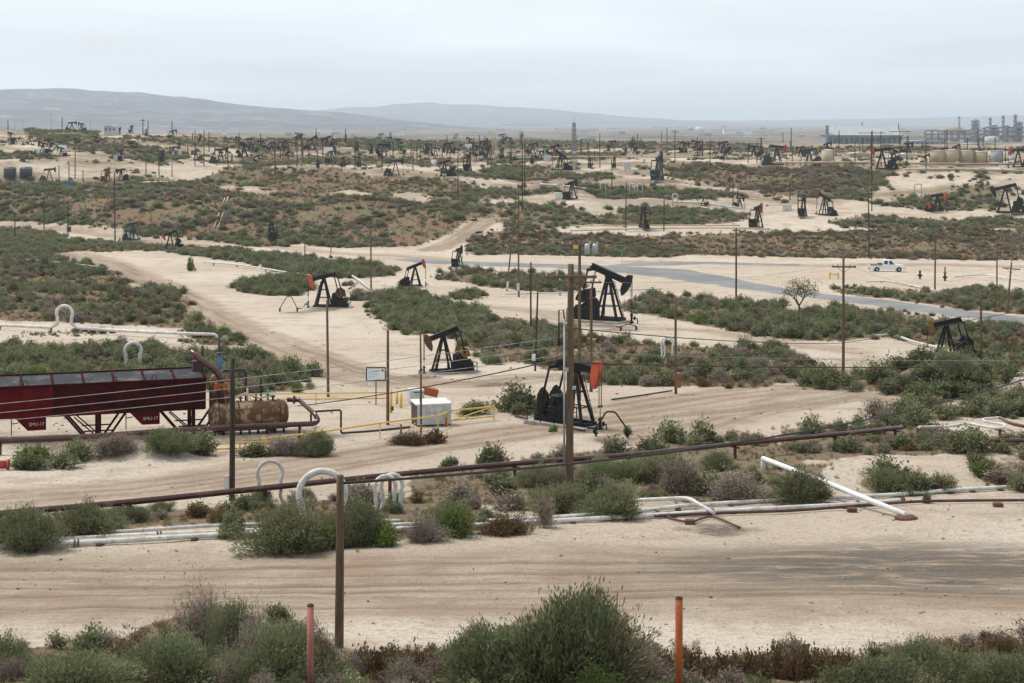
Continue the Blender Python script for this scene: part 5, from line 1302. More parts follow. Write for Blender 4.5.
wire(prow('A', 483, 0.1), at(1180, 318, 96), 1.55, 0.036, 'cable', 'thick black cable sagging from the thick foreground pole to the right edge')
for i, (r0, r1) in enumerate(((401, 336), (410, 345), (418, 354))):
    wire(at(-140, r0 + 15, 82), prow('B', r1), 0.25, 0.014, 'wire', '%s pale wire crossing in front of the red unit' % ('upper', 'middle', 'lower')[i], 'wires before the red unit')
wire(at(298, 406, 101), prow('B', 357), 0.2, 0.03, 'cable', 'dark cable rising from the rusty tank to the tallest pole')
wire(prow('B', 328), prow('I', 343), 0.25, 0.026, 'cable', 'uppermost dark wire between the tallest pole and the crossarm pole at right')
wire(prow('I', 343), prow('J', 318), 0.1, 0.026, 'cable', 'dark wire between the crossarm pole and the pole by the yellow headed pumpjack')
wire(prow('J', 318), at(1140, 283, 150), 0.2, 0.026, 'cable', 'dark wire leaving the right edge from the pole by the yellow headed pumpjack')
wire(prow('B', 352), at(1160, 356, 118), 0.35, 0.011, 'wire', 'middle pale wire running right from the tallest pole')
wire(prow('B', 363), at(1160, 361, 112), 0.30, 0.026, 'cable', 'lowest dark wire running right from the tallest pole')
wire(ptop('I', 0.9, 0.8), prow('J', 300), 0.3, 0.012, 'wire', 'pale wire from the crossarm down to the pole by the yellow headed pumpjack')
wire(ptop('I', 0.9, -0.8), ptop('O', 0.5), 0.7, 0.011, 'wire', 'pale wire from the crossarm pole back to the dark roadside pole')
wire(ptop('J', 0.4), ptop('Q2', 0.9), 0.4, 0.012, 'wire', 'pale wire from the pole by the yellow headed pumpjack to the leaning pole')
wire(ptop('C', 0.3, 1.2), ptop('O', 0.4), 0.8, 0.012, 'wire', 'upper wire from the transformer pole to the dark roadside pole')
wire(ptop('C', 2.9, 1.4), ptop('I', 0.7, -0.8), 0.5, 0.011, 'wire', 'lower wire from the transformer pole to the crossarm pole at right')
wire(ptop('C', 0.3, -1.1), ptop('L', 1.0), 0.6, 0.012, 'wire', 'wire from the transformer pole to the tall pole by the low island')
wire(ptop('L', 0.6), ptop('M', 0.3, 0.9), 0.8, 0.014, 'wire', 'wire from the tall pole by the low island to the pole beside the diagonal pipe')
wire(ptop('O', 0.3), ptop('P', 0.3), 0.9, 0.014, 'wire', 'wire between the two poles along the grey road')
wire(ptop('P', 0.3), ptop('Q', 0.3), 0.5, 0.014, 'wire', 'wire between the two poles right of the truck')
wire(ptop('M', 0.3, -0.9), ptop('N', 0.3), 0.6, 0.014, 'wire', 'wire between the diagonal pipe pole and the short pole behind the left pad')

# ------------------------------------------------------------------ pipes
def pipe_pts(pts, h): return [on(G(a, b).x, G(a, b).y, h) for a, b in pts]
def spline(pts, k=8):
    out = []
    for i in range(len(pts) - 1):
        p0, p1, p2, p3 = pts[max(i - 1, 0)], pts[i], pts[i + 1], pts[min(i + 2, len(pts) - 1)]
        for j in range(k):
            t = j / k; out.append(0.5 * ((2 * p1) + (p2 - p0) * t + (2 * p0 - 5 * p1 + 4 * p2 - p3) * t * t + (3 * p1 - p0 - 3 * p2 + p3) * t ** 3))
    return out + [pts[-1]]
def pipeline(name, label, pts, r, mat, supports=(), smat='rustpipe', joints=0, group=None, n=12, cat='pipe', base=None):
    """pts in world space; supports: indices along the run where a T stand carries it"""
    o0 = base or V3((pts[0].x, pts[0].y, gz(pts[0].x, pts[0].y)))
    t = thing(name, label, cat, o0, 0, group)
    loc = [p - o0 for p in pts]
    MB().tube(loc, r, n).build('pipe_run', mat, t)
    for q in [k for k in supports if k < len(loc)]:
        a, b = loc[q], loc[min(q + 1, len(loc) - 1)]
        w = pts[q]; gzz = gz(w.x, w.y) - o0.z
        d = (b - a); d.z = 0; d.normalize(); s = V3((-d.y, d.x, 0))
        st = MB().bar(a - V3((0, 0, r + 0.03)), V3((a.x, a.y, gzz - 0.2)), 0.15, 0.15)
        st.bar(a - s * 0.32 - V3((0, 0, r + 0.035)), a + s * 0.32 - V3((0, 0, r + 0.035)), 0.1, 0.07)
        st.build('stand', smat, t)
    if joints:
        for q in range(joints, len(loc) - 1, joints):
            a = loc[q]; d = (loc[q + 1] - loc[q]).normalized()
            MB().cyl(a - d * 0.05, a + d * 0.05, r * 1.07, n).build('weld_band', mat, t)
            if name == 'white_pipeline' and (q // joints) % 2 == 0:
                for e_ in (-0.06, 0.06): MB().cyl(a + d * (0.5 + e_) - d * 0.025, a + d * (0.5 + e_) + d * 0.025, r * 1.5, n).build('flange', 'rust', t)
    if name == 'white_pipeline':
        for q in range(2, len(loc) - 1, 4):
            w = pts[q]; sl = MB().box((0, 0, 0), (0.22, 0.5, 0.14), bev=0.02).build('sleeper', 'wooddark', t); sl.location = (loc[q].x, loc[q].y, gz(w.x, w.y) - o0.z + 0.0)
    return t

def brown_pipe():
    base = [(-120, 540), (0, 528), (130, 518), (265, 507), (390, 493), (515, 480), (628, 470), (735, 459), (835, 449), (902, 441)]
    p = [on(G(a, b).x, G(a, b).y) for a, b in base]
    hts = [14, 14.5, 16, 19, 18, 16.5, 15, 15, 14.5, 13.5]
    q = [V3((v.x, v.y, CZ - ((b - h) - HOR) / F * v.y)) for v, (a, b), h in zip(p, base, hts)]
    s = spline(q, 6)
    pipeline('brown_pipeline', 'long brown-red pipe on stands crossing the whole middle distance', s, 0.125, 'rustpipe', [6, 12, 18, 24, 30, 36, 42, 48, 53], joints=9)
brown_pipe()
def tie_pipe():
    a = G(35, 530); b = G(62, 541)
    for i, (x0, r0, x1, r1) in enumerate(((40, 523, 55, 535), (50, 521, 64, 532))):
        p, q = G(x0, r0 + 7), G(x1, r1 + 3)
        o = MB().tube([on(p.x, p.y, 0.5), on(q.x, q.y, 0.12)], 0.07, 8).build('slanting_pipe', 'rustpipe')
        tag(o, '%s of two short brown pipes slanting down under the long brown pipe' % ('left', 'right')[i], 'pipe', 'short slanting pipes')
tie_pipe()

P1 = [(-120, 558), (-60, 554), (0, 550), (100, 545), (245, 537), (400, 532), (540, 525), (625, 520), (700, 515.5), (800, 510), (860, 507), (903, 503)]
P2 = [(-120, 552), (-60, 549), (0, 546), (100, 540.5), (245, 534), (400, 528), (545, 521), (640, 513.5), (700, 507.5), (800, 502), (900, 497), (950, 493), (985, 491), (1040, 488), (1130, 484)]
P3 = [(66, 538), (130, 535), (215, 529.5), (300, 527), (400, 524.5)]
pipeline('white_pipeline', 'front white pipe of the bundle lying along the near dirt road', spline(pipe_pts(P1, 0.12), 6), 0.095, 'whitepipe', joints=8)
pipeline('white_pipeline', 'rear white pipe of the bundle, ending in a bright stub at right', spline(pipe_pts(P2, 0.12), 6), 0.085, 'whitepipe', joints=10)
pipeline('grey_pipeline', 'thin blue-grey pipe behind the white bundle at left', spline(pipe_pts(P3, 0.15), 6), 0.065, 'greywhite', joints=7)
pipeline('rusty_pipeline', 'thin dark rusty pipe between the white pipes at right', spline(pipe_pts([(655, 519), (720, 516), (800, 513), (905, 505), (960, 503.5), (1024, 503), (1130, 502)], 0.12), 6), 0.06, 'rustpipe')
pipeline('pale_pipeline', 'thin sand-coloured pipe inside the white bundle at left', spline(pipe_pts([(60, 545), (130, 541), (245, 535.5), (330, 532)], 0.12), 6), 0.06, 'cream')
_a = pipe_pts([(625, 508), (688, 508), (714, 518)], 0.0)
pipeline('bent_white_pipe', 'short white pipe bending down onto the bundle in the middle', arc_path([_a[0] + V3((0, 0, .3)), _a[1] + V3((0, 0, .42)), _a[2] + V3((0, 0, .2))], 0.4), 0.08, 'whitepipe')
o = MB().tube(spline(pipe_pts([(655, 512), (670, 520), (690, 524), (712, 519), (740, 530)], 0.09), 5), 0.045, 6).build('iron_rod', 'rust'); tag(o, 'crooked rusty rod lying under the bent white pipe', 'pipe')
for i, (px, rw) in enumerate(((852, 512), (998, 507), (690, 524))):
    g = G(px, rw); tag(MB().box((0, 0, 0.08), (0.38, 0.3, 0.2), bev=0.03).build('pipe_block', 'rust', None, on(g.x, g.y)), ('rusty block under the white pipes right of the slanting pipe', 'rusty block under the thin pipe near the right edge', 'rusty block under the bent white pipe')[i], 'pipe support', 'rusty pipe blocks')
def slant():
    a, b = G(763, 473), G(906, 519)
    A = on(a.x, a.y, 0.68); Bp = on(b.x, b.y, 0.16)
    t = pipeline('slanting_white_pipe', 'bright white pipe slanting down over the bank to a rusty flange', [V3((A.x - 0.0, A.y, A.z)), A.lerp(Bp, 0.5) + V3((0, 0, 0.03)), Bp], 0.115, 'white', base=on(b.x, b.y))
    MB().lathe([(0, -0.05), (0.42, -0.05), (0.46, 0.06), (0.34, 0.14), (0, 0.15)], 18).build('flange_base', 'rust', t)
    MB().tube([A - t.location + V3((0, 0, 0.02)), V3((A.x, A.y, gz(a.x, a.y) - 0.2)) - t.location], 0.1, 10).build('riser', 'greywhite', t)
slant()

def arch(c, w, h, r, leg=0.62, yaw=0.0, n=18, d=0.0):
    """omega-shaped expansion loop above c"""
    pts = [V3((-w * 0.62, d, -0.15)), V3((-w * 0.42, d, h * 0.18)), V3((-w * 0.43, d, h * 0.34))]
    cz, rr = h - w * 0.5, w * 0.5
    for i in range(n + 1):
        a = math.radians(208 - 236 * i / n); pts.append(V3((rr * math.cos(a), d, cz + rr * math.sin(a))))
    pts += [V3((w * 0.43, d, h * 0.34)), V3((w * 0.42, d, h * 0.18)), V3((w * 0.62, d, -0.15))]
    return [Matrix.Rotation(yaw, 3, 'Z') @ p for p in pts]
def loop_thing(px, rw, w, top, r, mat, label, yaw=0.0, twin=0.0):
    g = G(px, rw); s = g.y / F
    t = thing('pipe_loop', label, 'pipe', (g.x, g.y, gz(g.x, g.y)), 0, 'white expansion loops')
    pts = arch(None, w * s, (rw - top) * s, r, yaw=yaw)
    MB().tube(spline(pts, 3), r, 10).build('loop', mat, t)
    if twin:
        MB().tube(spline([p + V3((twin, 0.45, -0.03)) for p in pts], 3), r, 10).build('loop', mat, t)
    return t
loop_thing(270, 505, 25, 461, 0.075, 'greywhite', 'thin white loop behind the long brown pipe', 0.2)
loop_thing(322, 530, 46, 471, 0.125, 'whitepipe', 'thick white loop in front of the long brown pipe by the thick pole', 0.15)
loop_thing(385, 512, 22, 476, 0.085, 'whitepipe', 'twin white loops under the long brown pipe right of the thick pole', 0.35, 0.24)
loop_thing(133, 366, 16, 343, 0.16, 'greywhite', 'white loop sticking out of the thicket behind the red unit', 0.2)
loop_thing(667, 359, 13, 337, 0.075, 'white', 'white loop beside the pole with the orange-brown box', 0.25, 0.3)

def looped_pipe():
    a = [on(G(p, r).x, G(p, r).y, 0.55) for p, r in ((-90, 327), (0, 330), (54, 332.5))]
    b = [on(G(p, r).x, G(p, r).y, 0.55) for p, r in ((75, 333), (140, 337), (214, 340))]
    s = a[2].y / F; w = 16 * s; h = 22 * s
    mid = (a[2] + b[0]) / 2
    ar = [mid + q for q in arch(None, w, h, 0.1)[1:-1]]
    pts = [a[0], a[1], a[2] - V3((0.3, 0, 0))] + spline(ar, 3) + [b[0] + V3((0.3, 0, 0)), b[1], b[2]]
    e = b[2]
    pts2 = pts + [e + V3((0.25, 0, -0.1)), e + V3((0.3, 0, -0.75))]
    t = pipeline('looped_white_pipe', 'long white pipe with a tall round loop at the left side', pts2, 0.17, 'whitepipe', [1, 2], smat='greydark', n=10)
    VP = G(219, 399); vs = VP.y / F
    t2 = thing('valve_post', 'black riser with blue valve behind the end of the red unit', 'valve', (VP.x, VP.y, gz(VP.x, VP.y)))
    MB().tube([(0, 0, -0.1), (0, 0, 62 * vs)], 0.085, 8).build('riser', 'cable', t2)
    MB().cyl((0.1, -0.1, 31 * vs), (0.1, -0.1, 44 * vs), 0.15, 10).build('valve_body', 'blue', t2)
    MB().lathe([(0.05, 0), (0.3, 0.02), (0.3, 0.06), (0.05, 0.08)], 14, (0.1, -0.1, 46 * vs)).build('hand_wheel', 'greydark', t2)
    tag(MB().tube([e + V3((0.3, 0, -0.7)), e + V3((0.3, 0, -0.95))], 0.16, 8).cyl(e + V3((0.3, -0.3, -0.55)), e + V3((0.3, 0.3, -0.55)), 0.2, 8).build('pipe_valve', 'cable'), 'black valve at the right end of the looped white pipe', 'valve')
looped_pipe()
def simple_pipe(name, label, pts, h, r, mat, sup=(), sm=True, smat='greydark'):
    p = pipe_pts(pts, h); pipeline(name, label, spline(p, 6) if sm else p, r, mat, sup, smat)
simple_pipe('pale_pipeline', 'thin pale pipe along the top of the left bank', [(-80, 258), (0, 260.5), (50, 264), (103, 270)], 0.5, 0.09, 'greywhite', [6, 10, 14, 17], smat='greywhite')
simple_pipe('pale_pipeline', 'pale pipe on low stands running to the pole beside the diagonal pipe', [(203, 265), (228, 266.5), (256, 270), (286, 275), (310, 278)], 0.5, 0.14, 'whitepipe', [3, 8, 14, 20])
simple_pipe('pale_pipeline', 'diagonal white pipe going down from the thicket to the sand', [(334, 275), (345, 274), (358, 282), (370, 292)], 0.45, 0.15, 'whitepipe', [6], sm=False)
simple_pipe('pale_pipeline', 'thin straight pale pipe behind the largest black pumpjack', [(505, 297), (560, 295.5), (610, 293.5), (662, 291.5)], 0.4, 0.1, 'greywhite', [6, 12])
simple_pipe('pale_pipeline', 'white pipe curving over the right sand pad to the yellow headed pumpjack', [(872, 339), (893, 338), (915, 345), (945, 352)], 0.3, 0.12, 'greywhite', [8])
simple_pipe('pale_pipeline', 'short pale pipe in the band left of the right sand pad', [(735, 329), (760, 332), (790, 337)], 0.25, 0.12, 'greywhite')
simple_pipe('pale_pipeline', 'white pipe lying on the sand below the truck', [(866, 283), (890, 283), (912, 287), (935, 292)], 0.25, 0.12, 'whitepipe', [4, 12])
simple_pipe('pale_pipeline', 'white pipe running to the right edge beyond the truck', [(955, 279), (985, 277), (1010, 281), (1060, 285)], 0.4, 0.13, 'whitepipe')
simple_pipe('pale_pipeline', 'long pale pipe on the terrace below the central gully', [(570, 233), (640, 231), (720, 230), (770, 231)], 0.5, 0.16, 'cream')
simple_pipe('pale_pipeline', 'upper pale pipe on the terrace below the central gully', [(575, 228), (660, 227.5), (740, 227.5)], 0.5, 0.16, 'cream')
simple_pipe('pale_pipeline', 'pale pipe leading away behind the dark pumpjack on the central terrace', [(540, 186), (575, 189), (600, 193)], 0.6, 0.28, 'greywhite', sm=False)
simple_pipe('pale_pipeline', 'thick pale pipe in the gully of the middle terrace', [(672, 204), (700, 205), (730, 209), (745, 211)], 0.6, 0.26, 'greywhite', sm=False)
simple_pipe('pale_pipeline', 'pale pipe on the edge of the left plateau', [(138, 186), (152, 185), (168, 185)], 0.8, 0.3, 'greywhite', sm=False)
simple_pipe('pale_pipeline', 'left one of two pale pipes laid up the bluff', [(214, 229), (220, 212), (225, 199)], 0.35, 0.14, 'cream', sm=False)
simple_pipe('pale_pipeline', 'right one of two pale pipes laid up the bluff', [(218, 229), (224, 212), (228, 198)], 0.35, 0.14, 'cream', sm=False)
simple_pipe('pale_pipeline', 'left one of two pale pipes climbing to the central plateau', [(637, 198), (650, 192), (664, 186)], 0.5, 0.16, 'cream', sm=False)
simple_pipe('pale_pipeline', 'right one of two pale pipes climbing to the central plateau', [(652, 197), (659, 191), (666, 186)], 0.5, 0.13, 'cream', sm=False)
for i, (px, rw) in enumerate(((632, 196), (640, 196), (603, 195), (675, 206), (918, 197))):
    g = G(px, rw); s = g.y / F; w = (5 if i != 4 else 7) * s; h = (12 if i != 4 else 13) * s
    o = MB().tube(arc_path([(-w / 2, 0, -0.2), (-w / 2, 0, h), (w / 2, 0, h), (w / 2, 0, -0.2)], 0.5), 0.17, 8).build('goalpost_pipe', 'greywhite', None, (g.x, g.y, gz(g.x, g.y)))
    tag(o, ('left goalpost-shaped pipe in the central gully', 'right goalpost-shaped pipe in the central gully', 'goalpost-shaped pipe right of the small white box', 'goalpost-shaped pipe at the start of the thick gully pipe', 'goalpost-shaped pipe in the cutting under the right plateau')[i], 'pipe', 'goalpost pipes')
simple_pipe('pale_pipeline', 'long buff pipe along the foot of the right plateau tanks, upper', [(760, 165), (840, 165), (930, 166), (1060, 167)], 0.8, 0.35, 'tan', sm=False)
simple_pipe('pale_pipeline', 'long buff pipe along the foot of the right plateau tanks, lower', [(905, 172), (960, 172), (1060, 175)], 0.8, 0.35, 'tan', sm=False)
simple_pipe('pale_pipeline', 'long pale pipe across the flats behind the central pumpjacks', [(515, 160), (580, 159), (660, 159), (760, 160)], 0.8, 0.3, 'cream', sm=False)

def right_bends():
    g = lambda p, r, h: on(G(p, r).x, G(p, r).y, h)
    pipeline('bent_white_pipe', 'white pipe with an S bend near the right edge', spline([g(918, 438, 0.62), g(950, 437, 0.62), g(968, 435, 0.66), g(982, 437, 0.62), g(1000, 439, 0.60), g(1005, 436, 0.62), g(994, 433.5, 0.62), g(985, 432, 0.62), g(984, 429.5, 0.62), g(1000, 428, 0.62)], 5), 0.072, 'whitepipe', [0, 20])
    pipeline('brown_pipeline', 'dark brown pipe dipping under the white S bend', spline([g(918, 439, 0.55), g(950, 440, 0.5), g(985, 449, 0.5), g(1024, 450, 0.5), g(1120, 449, 0.5)], 5), 0.1, 'rustpipe', [9])
    pipeline('brown_pipeline', 'dark brown pipe leaving the right edge behind the white S bend', spline([g(1000, 428, 0.6), g(1024, 436, 0.55), g(1120, 446, 0.5)], 5), 0.1, 'rustpipe')
right_bends()
simple_pipe('rusty_pipeline', 'dark pipe on the sand from the nearest pumpjack to the boxed pole', [(612, 401), (640, 397), (672, 392)], 0.1, 0.06, 'cable')
simple_pipe('rusty_pipeline', 'dark pipe lying along the base of the nearest pumpjack', [(515, 417), (545, 424), (585, 432)], 0.08, 0.06, 'cable')
def flowline(px, rw, label, w=2.0, h=1.1, yaw=0.0, mat='black'):
    g = G(px, rw); t = thing('flow_line', label, 'pipe', (g.x, g.y, gz(g.x, g.y)), yaw, 'wellhead pipework')
    MB().tube(arc_path([(-w / 2, 0, 0.45), (-w * 0.3, 0, 0.45), (-w * 0.06, 0, h), (w * 0.14, 0, h), (w * 0.42, 0, 0.5), (w * 0.42, 0, 0.0)], 0.15), 0.05, 8).build('pipe_run', mat, t)
    for x in (-w * 0.3, w * 0.42):
        v = MB().cyl((x, 0, -0.1), (x, 0, 0.55), 0.06, 8).cyl((x, 0, 0.12), (x, 0, 0.2), 0.13, 8).cyl((x, 0, 0.38), (x, 0, 0.46), 0.13, 8).build('valve', mat, t)
        MB().cyl((x, -0.22, 0.3), (x, 0.02, 0.3), 0.04, 6).cyl((x, -0.22, 0.3), (x, -0.25, 0.3), 0.12, 10).build('hand_wheel', mat, v)
flowline(609, 437, 'black bent flow line right of the nearest pumpjack', 2.6, 1.45, -0.35)
flowline(290, 312, 'angular black flow line left of the orange headed pumpjack on the left pad', 3.0, 1.9, math.pi + 0.1)
flowline(627, 331, 'low black pipe cross on the sand right of the largest black pumpjack', 2.4, 0.7, 0.2)
flowline(640, 366 + 14, 'small black bent pipe among bushes left of the boxed pole', 1.4, 1.0, 0.1)

# ------------------------------------------------------------------ stakes
for px, mat, top, w, lab in ((679, 'rustpost', 599, 0.145, 'rust-red steel stake standing at the bottom edge right of the largest saltbush'), (310.5, 'pinkpost', 606, 0.13, 'faded pink steel stake at the bottom edge left of the thick pole')):
    g = G(px, 700); s = g.y / F; h = (700 - top) * s
    t = thing('steel_stake', lab, 'stake', (g.x, g.y, gz(g.x, g.y)), 0.3, 'steel stakes')
    MB().cyl((0, 0, -0.3), (0, 0, h), w / 2, 14).build('stake_tube', mat, t)
    MB().lathe([(w * 0.42, 0), (w * 0.52, 0.01), (w * 0.52, 0.04), (w * 0.35, 0.045)], 14, (0, 0, h - 0.01)).build('rim', 'rust', t)
    if mat == 'rustpost': MB().tube([(0.06, -0.06, h - 0.17), (0.1, -0.08, h - 0.19)], 0.012, 5).build('wire_tie', 'greydark', t)
# ------------------------------------------------------------------ red steel unit at left
def frame_at(px0, r0, px1, r1):
    """origin on the ground at (px1, r1), x axis along the line from (px0, r0)"""
    a, b = G(px0, r0), G(px1, r1); d = V3((b.x - a.x, b.y - a.y, 0)).normalized()
    return V3((b.x, b.y, gz(b.x, b.y))), math.atan2(d.y, d.x)
def text_mesh(txt, size, mat, parent, loc, rot, name='lettering'):
    cu = bpy.data.curves.new('txt', 'FONT'); cu.body = txt; cu.size = size; cu.align_x = 'CENTER'; cu.align_y = 'CENTER'; cu.extrude = 0.003
    o = bpy.data.objects.new('txt', cu); COL.objects.link(o)
    dg = bpy.context.evaluated_depsgraph_get(); me = bpy.data.meshes.new_from_object(o.evaluated_get(dg))
    bpy.data.objects.remove(o); me.materials.clear(); me.materials.append(M[mat])
    q = bpy.data.objects.new(name, me); COL.objects.link(q); q.parent = parent; q.location = loc; q.rotation_euler = rot
    return q
def red_unit():
    O, rz = frame_at(0, 440.5, 205, 435)
    t = thing('red_steel_unit', 'long dark red steel housing on trestles with grey mesh roof panels', 'oil equipment', O, rz)
    L = 17.0; zb, zf, zr, W = 1.5, 3.25, 3.52, 2.3
    # side plates, each its own sheet
    n = 10; w = L / n
    for i in range(n):
        x = -L + (i + 0.5) * w
        mat = 'maroon2' if i in (3, 4) else 'maroon'
        MB().box((x, -0.03 * ((i % 3) - 1), (zb + zf - 0.05) / 2), (w - 0.03, 0.08, zf - zb - 0.06)).build('side_plate', mat, t)
        # lower band a little proud
        MB().box((x, -0.075, zb + 0.16), (w - 0.02, 0.05, 0.3)).build('lower_band', 'maroon2' if i in (2, 3, 4, 6) else 'maroon', t)
    MB().box((-L / 2, W + 0.0, (zb + zr) / 2), (L, 0.08, zr - zb)).build('rear_wall', 'maroon', t)
    MB().box((-L / 2, W / 2, zb + 0.02), (L, W - 0.12, 0.08)).build('floor_plate', 'maroon', t)
    for x in (0.02, -L): MB().prism([(0, zb), (0, zb + 0.01), (0.07, zb + 0.01), (0.07, zb)], 0, 0.01).box((x, W / 2, (zb + zf) / 2), (0.08, W - 0.1, zf - zb - 0.05)).build('end_wall', 'maroon', t)
    MB().bar((-L, -0.08, zf + 0.02), (0.1, -0.08, zf + 0.02), 0.16, 0.14).build('front_rail', 'maroon', t)
    MB().bar((-L, W + 0.06, zr + 0.05), (0.1, W + 0.06, zr + 0.05), 0.14, 0.16).build('rear_rail', 'maroon', t)
    m = 10; pw = L / m; sl = math.atan2(zr - zf, W)
    for i in range(m):
        x = -L + (i + 0.5) * pw
        MB().box((x, W / 2, (zf + zr) / 2 + 0.02), (pw - 0.14, W * 1.0, 0.05), Matrix.Rotation(sl, 3, 'X')).build('roof_panel', 'grating', t)
        MB().box((x + pw / 2, W / 2, (zf + zr) / 2 + 0.05), (0.11, W * 1.02, 0.1), Matrix.Rotation(sl, 3, 'X')).build('roof_bar', 'maroon', t)
    for x in (-10.0, -2.9, -5.1):
        MB().tube([(x - 0.12, -0.02, zf + 0.1), (x - 0.1, -0.02, zf + 0.32), (x + 0.1, -0.02, zf + 0.32), (x + 0.12, -0.02, zf + 0.1)], 0.025, 6).build('lifting_eye', 'maroon', t)
    # hanging hoppers with the unit number
    for x in (-9.6, -3.3):
        h = MB().prism([(-0.95, 0), (0.72, 0), (0.72, -0.72), (-0.28, -0.72)], -0.35, 0.25).build('hopper', 'maroon2', t, (x, 0.35, zb + 0.0))
        text_mesh('SMU-17', 0.26, 'lettering', h, (0.2, -0.356, -0.38), (math.pi / 2, 0, 0))
        MB().tube([(-1.15, 0.0, 0.0), (-1.15, 0, -1.0)], 0.03, 5).build('drain_pipe', 'rust', h)
        MB().tube([(-1.15, 0.0, -0.35), (-0.75, 0, -0.3)], 0.03, 5).build('valve_stem', 'rust', h)
    # trestles
    for x0 in (-13.5, -6.5, -1.2):
        for y in (0.15, W - 0.2):
            MB().bar((x0 - 1.35, y, zb), (x0 - 0.1, y, 0.0), 0.1, 0.12).build('trestle_leg', 'maroon', t)
            MB().bar((x0 + 0.55, y, zb), (x0 + 0.55, y, -0.1), 0.22, 0.2).build('trestle_leg', 'maroon', t)
            MB().bar((x0 + 2.0, y, zb), (x0 + 0.95, y, 0.0), 0.1, 0.12).build('trestle_leg', 'maroon', t)
            MB().bar((x0 - 0.85, y, zb - 0.1), (x0 + 0.5, y, 0.15), 0.07).build('trestle_brace', 'maroon', t)
            MB().bar((x0 - 0.3, y, 0.55), (x0 + 1.25, y, 0.55), 0.07).build('trestle_brace', 'maroon', t)
        MB().bar((x0 + 0.55, 0.1, 0.6), (x0 + 0.55, W - 0.2, 0.9), 0.1).build('trestle_brace', 'maroon', t)
    # stack gear at the right end
    MB().box((-0.25, W * 0.75, 3.75), (0.55, 0.5, 0.7), bev=0.03).build('end_duct', 'brownpaint', t)
    MB().tube([(0.1, W - 0.3, 3.2), (0.1, W - 0.3, 4.9)], 0.09, 8).build('vent', 'cable', t)
    MB().tube(arc_path([(-0.75, 0.8, 4.75), (0.55, 0.5, 3.75), (0.95, 0.35, 3.3), (1.0, 0.3, 1.6)], 0.5), 0.19, 12).build('inclined_duct', 'rustpipe', t)
    MB().lathe([(0, 0), (0.62, 0.0), (0.62, 1.9), (0.45, 2.2), (0, 2.3)], 22, (1.0, 1.1, 1.1)).build('upright_vessel', 'rustcream', t)
    MB().box((0.95, 0.35, 2.75), (0.75, 0.4, 0.35)).build('orange_cap', 'rustpost', t)
    tank = MB().lathe([(0.0, 0.0), (0.45, 0.03), (0.7, 0.15), (0.8, 0.36), (0.8, 4.3), (0.7, 4.5), (0.45, 4.62), (0, 4.66)], 26, (0.25, 0.35, 1.0), 'x').build('rusty_tank', 'rustcream', t)
    for x in (0.75, 1.9, 3.2, 4.3): MB().lathe([(0.8, 0), (0.845, 0.0), (0.845, 0.08), (0.8, 0.08)], 26, (x, 0.35, 1.0), 'x').build('tank_band', 'rust', tank)
    for x in (0.9, 3.9): MB().box((x, 0.35, 0.15), (0.22, 1.3, 0.7)).build('saddle', 'rust', tank)
    for i, x in enumerate((1.7, 2.1, 2.5, 3.0, 3.3, 3.7, 4.0)):
        h = (0.5, 0.35, 0.75, 0.4, 1.35, 0.6, 0.35)[i]; mt = ('cream', 'rust', 'cream', 'black', 'black', 'teal', 'black')[i]
        f = MB().cyl((x, 0.3, 1.75), (x, 0.3, 1.8 + h), 0.06, 8).cyl((x, 0.3, 1.8 + h * 0.45), (x, 0.3, 1.86 + h * 0.45), 0.14, 10).build('fitting', mt, tank)
        MB().lathe([(0.02, 0), (0.14, 0.01), (0.14, 0.04), (0.02, 0.05)], 10, (x, 0.3, 1.8 + h)).build('hand_wheel', mt, f) if False else None
    MB().tube(arc_path([(1.2, 0.9, 3.55), (2.5, 0.9, 3.55), (2.5, 0.9, 1.7)], 0.25), 0.075, 8).build('black_goose_pipe', 'cable', t)
    MB().tube([(1.7, 0.3, 2.0), (2.4, 0.3, 2.25), (3.2, 0.2, 1.95), (4.1, 0.25, 2.1)], 0.06, 7).build('manifold_pipe', 'cream', t)
    for i in range(9): MB().cyl((0.5 + 0.5 * i, -0.5, 0.0), (0.5 + 0.5 * i, -0.5, 0.32 + 0.12 * (i % 3)), 0.07, 7).build('small_valve', 'black', t)
    MB().tube([(0.4, -0.5, 0.28), (4.7, -0.5, 0.28)], 0.06, 8).build('low_manifold', 'black', t)
    # low header pipe on stands running along the front
    P = lambda p, r, h: on(G(p, r).x, G(p, r).y, h)
    a = [P(-110, 461, 0.72), P(0, 455, 0.72), P(74, 451, 0.72), P(205, 442, 0.76), P(314, 438, 0.82)]
    h = pipeline('header_pipe', 'dark red header pipe on stands along the front of the red unit', spline(a, 5), 0.15, 'rustpipe', [5, 10, 15, 19], n=10)
    e = a[-1] - h.location
    tk = O + Matrix.Rotation(rz, 3, 'Z') @ V3((4.85, 0.35, 1.75)) - h.location
    MB().tube(arc_path([e, e + V3((0.25, 0.1, 0.15)), e + V3((0.0, 0.5, 0.45)), tk + V3((0.7, 0, 0)), tk], 0.2), 0.14, 10).build('return_pipe', 'rustpipe', h)
    MB().cyl(tk + V3((0.35, 0, 0)), tk + V3((0.47, 0, 0)), 0.24, 12).build('flange', 'rust', h)
    b = P(309, 437, 0.7); c = P(341, 436, 0.05)
    t3 = thing('black_pipe', 'thin black pipe frame right of the rusty tank', 'pipe', P(311, 437, 0))
    q = lambda v: v - t3.location
    MB().tube(arc_path([q(P(311, 436, 0.6)), q(P(311, 436, 1.4)), q(P(341, 434, 1.4)), q(P(341, 434, 0.05)), q(P(372, 432, 0.06)), q(P(410, 428, 0.06))], 0.15), 0.06, 8).build('pipe_run', 'cable', t3)
